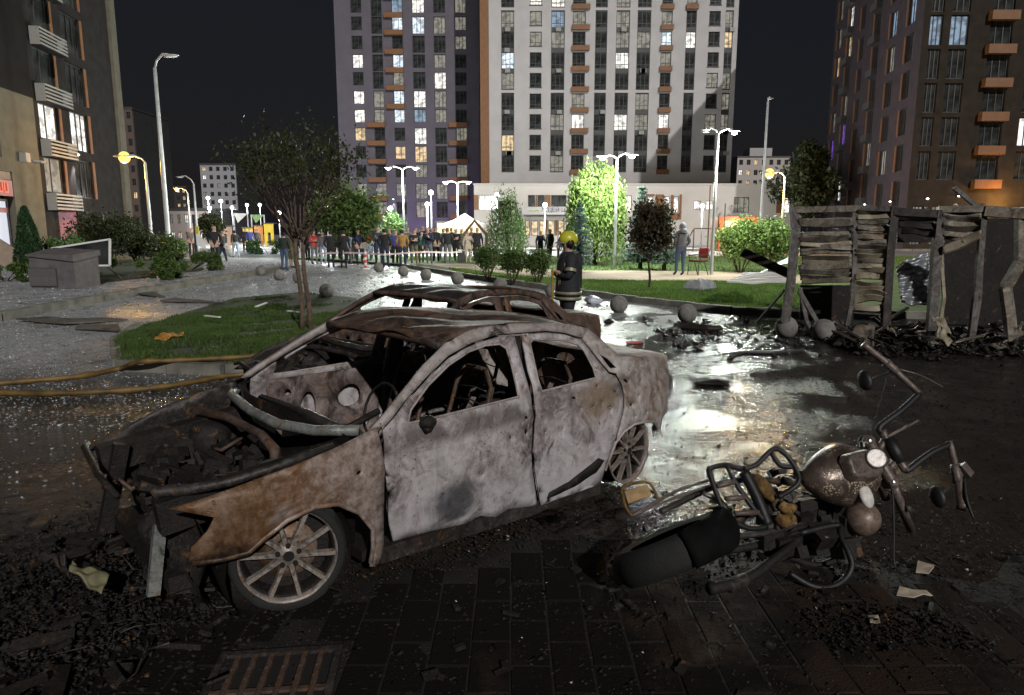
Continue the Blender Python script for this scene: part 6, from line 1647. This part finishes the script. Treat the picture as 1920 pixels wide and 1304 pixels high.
def body_mesh(kind, coat=False, bulk=1.0):
    J, B = pose(kind); names = list(J)
    me = bpy.data.meshes.new('skeleton'); me.from_pydata([J[n][0] for n in names], [(names.index(a), names.index(b)) for a, b in B], [])
    o = bpy.data.objects.new('skeleton', me); COL.objects.link(o)
    o.modifiers.new('skin', 'SKIN').use_smooth_shade = True
    sk = me.skin_vertices[0].data
    for i, n in enumerate(names):
        b_ = bulk if n in ('pelvis', 'waist', 'chest', 'shoulderl', 'shoulderr', 'elbowl', 'elbowr', 'hipl', 'hipr') else 1
        sk[i].radius = (J[n][1] * b_, J[n][2] * b_); sk[i].use_root = (n == 'pelvis')
    sb = o.modifiers.new('sub', 'SUBSURF'); sb.levels = 1; sb.render_levels = 1
    dg_ = bpy.context.evaluated_depsgraph_get()
    out = bpy.data.meshes.new_from_object(o.evaluated_get(dg_)); bpy.data.objects.remove(o)
    segs = [(J[a][0], J[b][0], a, b) for a, b in B]
    for p in out.polygons:
        c_ = p.center; best = 9; reg = ''
        for a, b, na, nb in segs:
            ab = b - a; t = min(max((c_ - a).dot(ab) / max(ab.length_squared, 1e-9), 0), 1); d = (c_ - (a + ab * t)).length
            if d < best: best = d; reg = (na, nb)
        na, nb = reg; mi = 0                           # 0 jacket 1 trousers 2 skin 3 hair 4 shoes
        if nb[:4] == 'hand' or nb[0] == 'f' or nb[:2] == 'th': mi = 2
        elif na in ('head', 'neck') or nb == 'neck':
            mi = 2
            if c_.z > 1.655 or (c_.z > 1.55 and c_.y > J['head'][0].y + .02): mi = 3
        elif nb[:3] == 'toe': mi = 4
        elif nb[:4] in ('knee', 'ankl') or nb[:3] == 'hip' or (na == 'pelvis' and c_.z < .90): mi = 1
        if coat and mi == 1 and c_.z > .45: mi = 0
        p.material_index = mi; p.use_smooth = True
    if coat:
        for v in out.vertices:
            if .42 < v.co.z < .95 and abs(v.co.x) < .24: v.co.x *= 1.22; v.co.y *= 1.3
    return out
BODY = {}
def get_body(kind, coat=False, bulk=1.0):
    k_ = (kind, coat, bulk)
    if k_ not in BODY: BODY[k_] = body_mesh(*k_)
    return BODY[k_]
CL = {}
def cloth(c):
    if c not in CL: CL[c] = plain('cloth_%02d' % len(CL), c, .85, var=.2, sc=9)
    return CL[c]
BLK, NAV, GRY, JEA, PJE, BEI, MUS, RED, TEA, OLI, WHI, BLU, DGR, PUR = (.012, .012, .014), (.02, .025, .05), (.11, .11, .12), (.06, .085, .15), (.28, .33, .40), (.34, .28, .22), (.27, .15, .04), (.40, .04, .03), (.06, .19, .16), (.11, .10, .06), (.5, .5, .5), (.06, .07, .28), (.02, .03, .026), (.14, .10, .2)
HAIR = [(.015, .01, .008), (.05, .03, .018), (.16, .10, .05), (.03, .022, .018)]
def person(u, vf, hpx, jac, trs, kind, rz, label, coat=False, hair=0, dz=0., group='onlookers behind the cordon', bulk=1.08, name='person'):
    p = gp(u, vf, dz)
    dep = p.y * CP - (p.z + .9 - CAMH) * SP
    h = min(max(hpx * dep / FPX, 1.5), 1.95) if hpx > 30 else 1.2
    me = get_body(kind, coat, bulk).copy()
    for m_ in (cloth(jac), cloth(trs), MAT['skin'], cloth(HAIR[hair % 4]), MAT['shoe']): me.materials.append(m_)
    o = bpy.data.objects.new(name, me); COL.objects.link(o); o.location = p; o.rotation_euler = (R(rnd.uniform(-3, 3)), R(rnd.uniform(-3, 3)), R(rz + rnd.uniform(-35, 35) if 'dark jacket' not in label else rz)); o.scale = (h / 1.77,) * 3
    return tag(o, label, 'person', group)
# (direction, feet, size, jacket, trousers, pose, facing, label)
CROWD = [
 (534, 508, 74, DGR, JEA, 'pocket', 175, 'person in dark jacket and blue jeans standing left of the tree trunk'),
 (547, 503, 68, OLI, BEI, 'stand', 160, 'person in olive coat beside the one in blue jeans', True),
 (556, 500, 66, BLK, BLK, 'stand', 170, 'slim person in black just left of the slim trunk'),
 (590, 496, 64, RED, GRY, 'cross', 20, 'person in bright red jacket right of the tree trunk'),
 (607, 496, 62, GRY, PJE, 'stand', -20, 'person in grey beside the red jacket'),
 (621, 503, 72, BLK, BLK, 'pocket', 170, 'person in black sweater and black trousers with legs apart'),
 (645, 504, 74, BLK, BLK, 'stand', 165, 'person in long black coat left of the striped post', True),
 (655, 497, 62, PJE, GRY, 'phone', 190, 'person in light blue holding a phone by the black coat'),
 (675, 497, 68, NAV, BLK, 'pocket', 20, 'grey-haired person in dark navy coat by the striped post', True, 2),
 (692, 494, 66, RED, PJE, 'phone', 10, 'fair-haired person in dark red jacket and pale jeans', False, 2),
 (711, 498, 74, NAV, NAV, 'cross', 0, 'person in long navy coat and beige hat', True, 2),
 (724, 503, 76, BLK, NAV, 'pocket', 160, 'person in black jacket and navy trousers by the far stone ball'),
 (741, 498, 68, BLU, BLK, 'stand', 30, 'person in blue hooded top behind the mustard jacket'),
 (756, 502, 73, MUS, NAV, 'pocket', 180, 'person in mustard jacket seen from behind'),
 (777, 499, 70, BLK, OLI, 'cross', -10, 'person in black jacket and grey-green trousers'),
 (790, 497, 64, TEA, OLI, 'stand', -20, 'person in teal top and olive trousers'),
 (797, 488, 66, NAV, BLK, 'stand', 10, 'tall person in navy standing behind the teal top'),
 (806, 499, 74, NAV, GRY, 'phone', 0, 'person in navy jacket and grey jeans holding a phone'),
 (818, 495, 71, BLK, BLK, 'pocket', 20, 'person all in black right of the grey jeans'),
 (830, 492, 65, GRY, JEA, 'stand', 0, 'person in grey top behind the backpack wearer'),
 (840, 498, 72, BLK, GRY, 'pocket', 185, 'person in black puffer and grey trousers seen from behind'),
 (857, 494, 66, BLK, BLK, 'cross', 0, 'person in black with folded arms beside the beige coat'),
 (878, 498, 66, BEI, BEI, 'phone', 30, 'person in long beige coat at the right end of the crowd', True, 2),
 (895, 495, 69, BLK, BLK, 'stand', 10, 'person in black standing behind the left round bush'),
 (865, 490, 62, OLI, BLK, 'stand', 0, 'person in olive in the second row beside the beige coat'),
 (664, 490, 60, WHI, GRY, 'stand', 5, 'person in white top in the second row'),
 (768, 490, 64, GRY, BLK, 'stand', 5, 'person in grey in the second row behind the mustard jacket'),
 (702, 490, 62, WHI, JEA, 'stand', 0, 'person in pale top half hidden between red and navy coats'),
 (578, 490, 60, NAV, BLK, 'stand', 10, 'dark figure just right of the slim trunk'),
 (600, 487, 58, BLK, GRY, 'pocket', 170, 'far figure in black behind the red jacket'),
 (632, 489, 60, GRY, BLK, 'stand', 0, 'person in grey in the second row between two black coats'),
 (684, 489, 60, BLK, JEA, 'stand', 20, 'person in black in the second row behind the striped post'),
 (731, 489, 62, OLI, BLK, 'stand', 0, 'person in olive in the second row left of the mustard jacket'),
 (783, 488, 62, BLK, BLK, 'phone', 0, 'person in black in the second row left of the teal top'),
 (812, 487, 60, WHI, BLK, 'stand', 0, 'person in white in the second row behind the navy jacket'),
 (848, 488, 62, NAV, BLK, 'stand', 0, 'person in navy in the second row right of the black puffer'),
 (886, 488, 62, GRY, BLK, 'stand', 10, 'person in grey behind the right end of the crowd'),
 (360, 481, 54, GRY, BLK, 'pocket', 40, 'person in dark grey at the planting bed beside the sign board'),
 (405, 499, 77, BLK, BLK, 'pocket', 10, 'big person in black jacket standing left on the plaza'),
 (417, 497, 66, BLK, NAV, 'walk', 80, 'person in black half hidden behind the big black jacket'),
 (443, 484, 53, BLK, PJE, 'walk', 190, 'person in black top and pale jeans carrying a sack'),
 (460, 473, 46, BLK, BLK, 'stand', 0, 'far person in black left of the dark blue one'),
 (472, 474, 46, BLU, NAV, 'stand', 20, 'far person in dark blue by the playground'),
 (483, 473, 44, GRY, BLK, 'stand', -20, 'far person in grey right of the dark blue one'),
 (336, 475, 40, PUR, RED, 'walk', 90, 'small far person in purple behind the hedge'),
 (1013, 492, 60, NAV, GRY, 'phone', 20, 'person in navy jacket before the school entrance'),
 (1030, 494, 66, DGR, BLK, 'stand', -60, 'person in dark green hood at the school entrance'),
 (1046, 490, 58, BLU, BLK, 'stand', -70, 'person in blue close to the firefighter helmet'),
 (1424, 486, 56, BLK, BLK, 'stand', 0, 'person whose head shows above the bright shrubs'),
]
for c_ in CROWD:
    person(*c_[:8], *(c_[8:] if len(c_) > 8 else ()), hair=rnd.randint(0, 3)) if len(c_) < 10 else person(*c_[:8], c_[8], c_[9])
person(1273, 517, 99, GRY, JEA, 'pocket', 172, 'man in grey hooded jacket and blue jeans beside the chair', False, 0, .12, None, 1.25)
person(1133, 488, 46, WHI, NAV, 'run', 75, 'distant person in pale top and dark trousers running along the road', False, 0, .1, None, 1.05)
bpy.context.view_layer.update()
hm = bpy.data.objects['person.%03d' % len(CROWD)] if ('person.%03d' % len(CROWD)) in bpy.data.objects else None
if hm is not None:
    m = MB().ball((0, .03, 1.62), 1, 16, 12, (.125, .14, .155)); m.tube([(0, .10, 1.42), (0, .08, 1.5), (0, .05, 1.58)], [.13, .12, .11], 14)
    m.build('hood', cloth((.20, .20, .22)), hm, True)
# firefighter
fp = gp(1063, 662)
ff = empty('firefighter', fp, R(-78), 'firefighter in dark coat with reflective bands and yellow helmet', 'person')
SCF = 1.04
J, _ = pose('cross')
fm = get_body('cross', False, 1.28).copy()
MAT['turnout'] = plain('dark_turnout_cloth', (.016, .017, .022), .8, var=.35, sc=12, bump=.3)
for m_ in (MAT['turnout'], MAT['turnout'], MAT['skin'], cloth(HAIR[0]), MAT['shoe']): fm.materials.append(m_)
fb = link('body', fm, None, ff); fb.scale = (SCF,) * 3
coat = MB(); prof = [(.232, .80), (.228, .95), (.212, 1.12), (.205, 1.25), (.195, 1.36), (.150, 1.45), (.10, 1.50)]
coat.lathe(prof, 28, cap=False); coat.v = [(x * 1.0, y * .80, z * SCF) for x, y, z in coat.v]
solid(coat.build('coat', MAT['turnout'], ff, True), .02, 0)
MAT['reflect'] = plain('dirty_reflective_tape', (.24, .23, .15), .4, var=.3, sc=12)
def band(z0, z1, rx, ry, nm='reflective_band'):
    m = MB().lathe([(1, z0), (1, z1)], 28, cap=False); m.v = [(x * rx, y * ry, z) for x, y, z in m.v]; solid(m.build(nm, MAT['reflect'], ff, True), .006, 1)
band(.84, .885, .247, .202); band(.92, .965, .246, .201)
for x in (-.07, .0):
    MB().box((x * 0 + .10, -.160, 1.12), (.055, .012, .30), Matrix.Rotation(R(25), 3, 'Z')).build('reflective_strip', MAT['reflect'], ff) if x == 0 else MB().box((-.205, -.02, 1.10), (.012, .06, .30)).build('reflective_strip', MAT['reflect'], ff)
for s in (1, -1):
    a, b = J['elbow' + ('l' if s > 0 else 'r')][0] * SCF, J['shoulder' + ('l' if s > 0 else 'r')][0] * SCF
    MB().tube([a.lerp(b, .30), a.lerp(b, .46)], .088, 16, False).build('arm_band', MAT['reflect'], ff, True)
hc = Vector((0, -.015, 1.655)) * SCF
hel = MB().ball((0, .01, .03), 1, 22, 14, (.128, .152, .128)); hel.v = [(x, y, max(z, -.03 - (.05 if y > .02 else 0))) for x, y, z in hel.v]
MAT['helmet'] = plain('yellow_helmet', (.48, .46, .03), .35, var=.12, sc=8)
ho = hel.build('helmet', MAT['helmet'], ff, True, loc=hc)
m = MB(); n_ = 13
for i in range(n_):
    a = math.pi * (1.12 + .76 * i / (n_ - 1)); 
    for r_, z in ((.12, -.005), (.205, -.03)): m.v.append((math.cos(a) * r_ * .92, math.sin(a) * r_, z))
for i in range(n_ - 1): m.f.append((2 * i, 2 * i + 1, 2 * i + 3, 2 * i + 2))
solid(m.build('brim', MAT['reflect'], ho, True), .008, 0)
for s in (1, -1):
    MB().lathe([(.001, .0), (.052, .0), (.058, -.03)], 18, (s * .125, .02, -.03), Matrix.Rotation(s * math.pi / 2, 3, 'Y'), False).build('ear_cover', MAT['matteblack'], ho, True)
    MB().tube([(s * .125, -.07, .0), (s * .12, -.06, -.09), (s * .06, -.08, -.14)], .01, 6).build('chin_strap', MAT['reflect'], ho, True)
MB().tube([(-.0, .17, 1.0), (.0, .14, 1.45), (0, .10, 1.52)], [.05, .09, .06], 12).build('neck_guard', MAT['turnout'], ff, True)
# a nose and brow for the face seen in profile
MB().ball((0, -.105, 1.64 * SCF), .016, 8, 6, (1, 1.4, 1.5)).build('nose', MAT['skin'], ff, True)
tl_ = at(1034, 560, fp.y - .1)
tag(MB().tube([Vector((tl_.x, tl_.y, .0)), at(1036, 505, fp.y - .1)], .018, 8).build('pike_pole', plain('yellow_pole', (.30, .18, .03), .5)), 'yellow-brown pole held at the side of the firefighter', 'pole')

# ================================================================== SMALL FURNITURE
cp_ = gp(1308, 516, .12)
ch = empty('office_chair', cp_, R(-60), 'stacking chair with red padded back standing on the lawn', 'chair')
for s in (1, -1):
    MB().tube([(s * .24, -.22, 0), (s * .23, -.20, .44), (s * .23, .20, .46), (s * .23, .26, .85)], .015, 8).build('leg', MAT['darksteel'], ch, True)
    MB().tube([(s * .23, .05, .45), (s * .24, .24, 0)], .015, 8).build('leg', MAT['darksteel'], ch, True)
    MB().bar((s * .25, -.2, .66), (s * .25, .2, .67), .05, .03).build('armrest', MAT['matteblack'], ch)
    MB().tube([(s * .25, -.16, .45), (s * .25, -.16, .65)], .013, 6).build('armrest_post', MAT['darksteel'], ch)
MB().box((0, 0, .47), (.44, .44, .06)).build('seat', plain('dark_red_fabric', (.12, .02, .02), .9), ch)
sb_ = MB().box((0, .25, .74), (.42, .05, .34)).build('backrest', plain('red_fabric', (.35, .03, .03), .9), ch); bv = sb_.modifiers.new('round', 'BEVEL'); bv.width = .02; bv.segments = 2
# grey cabinet and glass panel on the raised pavement
cb_ = gp(108, 541, .17)
cab = empty('grey_cabinet', cb_, R(-8), 'low grey metal cabinet with sloping lid on the raised pavement', 'cabinet')
gm = plain('grey_painted_metal', (.11, .10, .105), .6, var=.25, sc=5)
MB().box((-.02, .35, .44), (1.32, .9, .88)).build('body', gm, cab)
MB().add([(-.72, -.16, .86), (.68, -.16, .72), (.68, .86, .86), (-.72, .86, 1.0), (-.72, -.16, .90), (.68, -.16, .90), (.68, .86, 1.0), (-.72, .86, 1.06)], [(0, 1, 2, 3), (4, 7, 6, 5), (0, 4, 5, 1), (1, 5, 6, 2), (2, 6, 7, 3), (3, 7, 4, 0)]).build('lid', gm, cab)
MB().box((-.28, -.118, .30), (.80, .03, .50)).build('louvre_door', plain('dark_grey_louvre', (.06, .06, .065), .6), cab)
lm = MB().box((0, 0, 0), (.05, .02, .46)).mesh('slat')
for q in range(14): link('slat', lm, gm, cab, (-.66 + q * .058, -.142, .30))
a, b = at(97, 500, 20.5), at(206, 498, 20.5); a2, b2 = at(97, 466, 20.5), at(206, 449, 20.5)
gpn = empty('glass_panel', a, 0, 'tilted framed glass panel standing behind the grey cabinet', 'glass panel')
for p, q in ((a, b), (b, b2), (b2, a2), (a2, a)): MB().bar(p - a, q - a, .05, .05, (0, 1, 0)).build('frame_bar', MAT['whitepaint'], gpn)
o = MB().add([tuple(q - a) for q in (a, b, b2, a2)], [(0, 1, 2, 3)]).build('pane', MAT['glass'], gpn)
# sign board with planter box
q0 = gp(375, 498)
sbd = empty('sign_board', q0, 0, 'dark post with slanted white board and green box before the left group', 'sign board')
MB().tube([(-.12, 0, 0), (-.12, 0, 2.0)], .06, 8).build('post', MAT['matteblack'], sbd)
MB().add([(-.06, -.05, .95), (.36, -.05, .72), (.36, -.05, 1.05), (.10, -.05, 1.45), (-.06, -.05, 1.45)], [(0, 1, 2, 3, 4)]).build('board', MAT['whitepaint'], sbd)
MB().box((.28, 0, .34), (.46, .4, .56)).build('box', plain('dark_green_box', (.04, .055, .055), .6), sbd)
MB().box((.0, -.03, 1.62), (.16, .03, .36)).build('yellow_tab', plain('yellow_tab', (.5, .42, .04), .6), sbd)
# red and white post with round sign
q0 = gp(686, 505)
rw = empty('striped_post', q0, 0, 'red and white striped post with round disc before the crowd', 'post')
for k_ in range(6): MB().lathe([(.06, 0), (.06, .115)], 12, (0, 0, .04 + k_ * .115)).build('stripe', plain('post_red', (.55, .06, .03), .5) if k_ % 2 == 0 else MAT['whitepaint'], rw)
MB().lathe([(.18, 0), (.14, .05)], 14).build('base', MAT['whitepaint'], rw)
MB().lathe([(.14, -.015), (.14, .015)], 22, (0, -.02, .98), Matrix.Rotation(math.pi / 2, 3, 'X')).build('disc', MAT['concrete'], rw); MB().tube([(0, 0, .7), (0, 0, .9)], .02, 6).build('stem', MAT['steel'], rw)
# cordon tape: one long sagging ribbon
pts = [gp(u, v) + Vector((0, 0, .62 + .04 * math.sin(u * .05))) for u, v in ((600, 503), (640, 504), (686, 505), (720, 506), (760, 505), (800, 502), (840, 500), (870, 498))]
m = MB()
for p in pts: m.v += [tuple(p), tuple(p + Vector((0, 0, .07)))]
for i in range(len(pts) - 1): m.f.append((2 * i, 2 * i + 2, 2 * i + 3, 2 * i + 1))
tag(solid(m.build('cordon_tape', plain('white_red_tape', (.55, .42, .40), .5, var=.5, sc=2)), .004, 0), 'pale cordon tape strung in front of the crowd', 'tape')
# suitcase, sack, gazebo, sails, kiosk, goal
q0 = gp(867, 498); su = empty('suitcase', q0, 0, 'upright suitcase with white top beside the beige coat', 'suitcase')
b_ = MB().box((0, 0, .36), (.36, .24, .6)).build('shell', MAT['darksteel'], su); MB().box((0, 0, .70), (.38, .26, .06)).build('lid', MAT['whitepaint'], su); MB().tube([(-.1, 0, .7), (-.1, 0, .95), (.1, 0, .95), (.1, 0, .7)], .012, 6).build('handle', MAT['steel'], su)
q0 = gp(429, 483); m = MB().ball((0, 0, .42), .28, 14, 10, (1, .8, 1.2)); m.v = [(x * (1 - .5 * max(0, (z - .5))), y, z) for x, y, z in m.v]
tag(m.build('sack', plain('pale_sack', (.30, .29, .26), .8, var=.3), None, True, loc=q0), 'pale round sack carried by the person in pale jeans', 'sack')
gy = 46.0; g0 = at(872, 450, gy)
gz_ = empty('gazebo', (g0.x, gy, .32), 0, 'white peaked gazebo tent behind the crowd', 'gazebo')
w_ = 36 / FPX * gy; e_ = Z_at(420, gy) - .32; t_ = Z_at(400, gy) - .32
MB().add([(-w_, -w_, e_), (w_, -w_, e_), (w_, w_, e_), (-w_, w_, e_), (0, 0, t_), (-w_, -w_, e_ - .25), (w_, -w_, e_ - .25), (w_, w_, e_ - .25), (-w_, w_, e_ - .25), (-.5 * w_, -.5 * w_, e_ + (t_ - e_) * .38), (.5 * w_, -.5 * w_, e_ + (t_ - e_) * .38), (.5 * w_, .5 * w_, e_ + (t_ - e_) * .38), (-.5 * w_, .5 * w_, e_ + (t_ - e_) * .38)],
         [(0, 1, 10, 9), (1, 2, 11, 10), (2, 3, 12, 11), (3, 0, 9, 12), (9, 10, 4), (10, 11, 4), (11, 12, 4), (12, 9, 4), (0, 5, 6, 1), (1, 6, 7, 2), (2, 7, 8, 3), (3, 8, 5, 0)]).build('roof', MAT['whitepaint'], gz_)
for sx in (-1, 1):
    for sy in (-1, 1): MB().tube([(sx * w_ * .97, sy * w_ * .97, 0), (sx * w_ * .97, sy * w_ * .97, e_)], .04, 8).build('leg', MAT['steel'], gz_)
q0 = at(890, 440, 43); ar = MB().tube([(q0.x - .75, 43, .32), (q0.x - .72, 43, 1.7), (q0.x, 43, 2.55), (q0.x + .72, 43, 1.7), (q0.x + .75, 43, .32)], .11, 10).build('orange_arch', MAT['orange'], None, True); tag(ar, 'small orange playground arch beside the gazebo', 'arch')
for us, vs_, y, mt, lab in (((438, 464, 446), (400, 401, 418), 85, MAT['whitepaint'], 'white triangular shade sail over the playground'), ((471, 495, 480), (403, 403, 419), 85, plain('green_sail', (.22, .36, .16), .7), 'green triangular shade sail over the playground')):
    r0 = empty('shade_sail', (at(us[0], 440, y).x, y, .32), 0, lab, 'shade sail', 'shade sails')
    P_ = [at(u, v, y + (k_ == 1) * 1.5) - r0.location for k_, (u, v) in enumerate(zip(us, vs_))]
    solid(MB().add(P_, [(0, 1, 2)]).build('cloth', mt, r0), .04, 0)
    for p in P_[:2]: MB().tube([(p.x, p.y, 0), (p.x, p.y, p.z)], .08, 8).build('mast', MAT['steel'], r0)
for u0, u1, v0, v1, y, col, lab in ((456, 475, 428, 446, 82, (.45, .35, .03), 'yellow playground panel below the white sail'), (478, 494, 424, 446, 82, (.45, .19, .05), 'orange playground panel below the green sail'), (496, 514, 420, 446, 80, (.5, .36, .03), 'yellow playground house with an arch'), (404, 436, 425, 446, 82, (.30, .20, .14), 'brown mesh climbing dome in the playground'), (722, 740, 414, 440, 60, (.42, .26, .05), 'yellow playground panel behind the crowd'), (820, 900, 418, 440, 58, (.45, .36, .18), 'long pale yellow stall counter behind the gazebo')):
    x0, x1 = X_at(u0, y, 1), X_at(u1, y, 1); r0 = empty('play_panel', (x0, y, .32), 0, lab, 'play panel'); h_ = Z_at(v0, y) - .32
    wall_holes(0, x1 - x0, 0, h_, [((x1 - x0) * .33, (x1 - x0) * .67, 0, h_ * .6)], .3).build('front', plain('play_%d' % u0, col, .6, var=.2, sc=1), r0)
    MB().box(((x1 - x0) / 2, .5, h_ + .05), (x1 - x0 + .2, 1.2, .1)).build('top', MAT['darkclad'], r0)
ky = 62.0; kx0, kx1 = X_at(1348, ky, 2), X_at(1420, ky, 2); kk = empty('orange_kiosk', (kx0, ky, .32), 0, 'orange-red kiosk with glowing front before the school', 'kiosk'); kh = Z_at(407, ky) - .32
wall_holes(0, kx1 - kx0, 0, kh, [(.5, kx1 - kx0 - .25, .9, kh - .35)], .4).build('front', plain('orange_red_front', (.50, .09, .03), .5, var=.1), kk)
MB().box(((kx1 - kx0) / 2, .45, (kh + .6) / 2), (kx1 - kx0 - .8, .05, kh - 1.3)).build('lit_window', emit('glowing_shop_front', (1, .78, .42), 2.2), kk)
MB().box(((kx1 - kx0) / 2, 1.6, kh / 2), (kx1 - kx0 - .05, 2.2, kh - .05)).build('body', MAT['orange'], kk); lamp_light(kk, ((kx1 - kx0) / 2, -1.2, kh * .8), 450, (1, .75, .4), .3)
gl0 = at(1300, 460, 54); gg = empty('goal_frame', (gl0.x, 54, .37), 0, 'thin metal goal frame standing in front of the school wall', 'goal')
for p, q in (((0, 0, 0), (0, 0, 1.75)), ((0, 0, 1.75), (2.1, 0, 1.75)), ((2.1, 0, 1.75), (2.1, 0, 0)), ((0, 0, 1.75), (-.7, .9, 0)), ((2.1, 0, 1.75), (1.5, .9, 0))): MB().tube([p, q], .045, 8).build('bar', MAT['darksteel'], gg)
for u, vt, y, lab in ((1332, 348, 50, 'thin dark post in front of the school wall'), (1360, 382, 56, 'thin grey post beside the orange kiosk')):
    p = at(u, vt, y); tag(MB().tube([(p.x, y, .3), (p.x, y, p.z)], .05, 8).build('thin_post', MAT['darksteel']), lab, 'post')
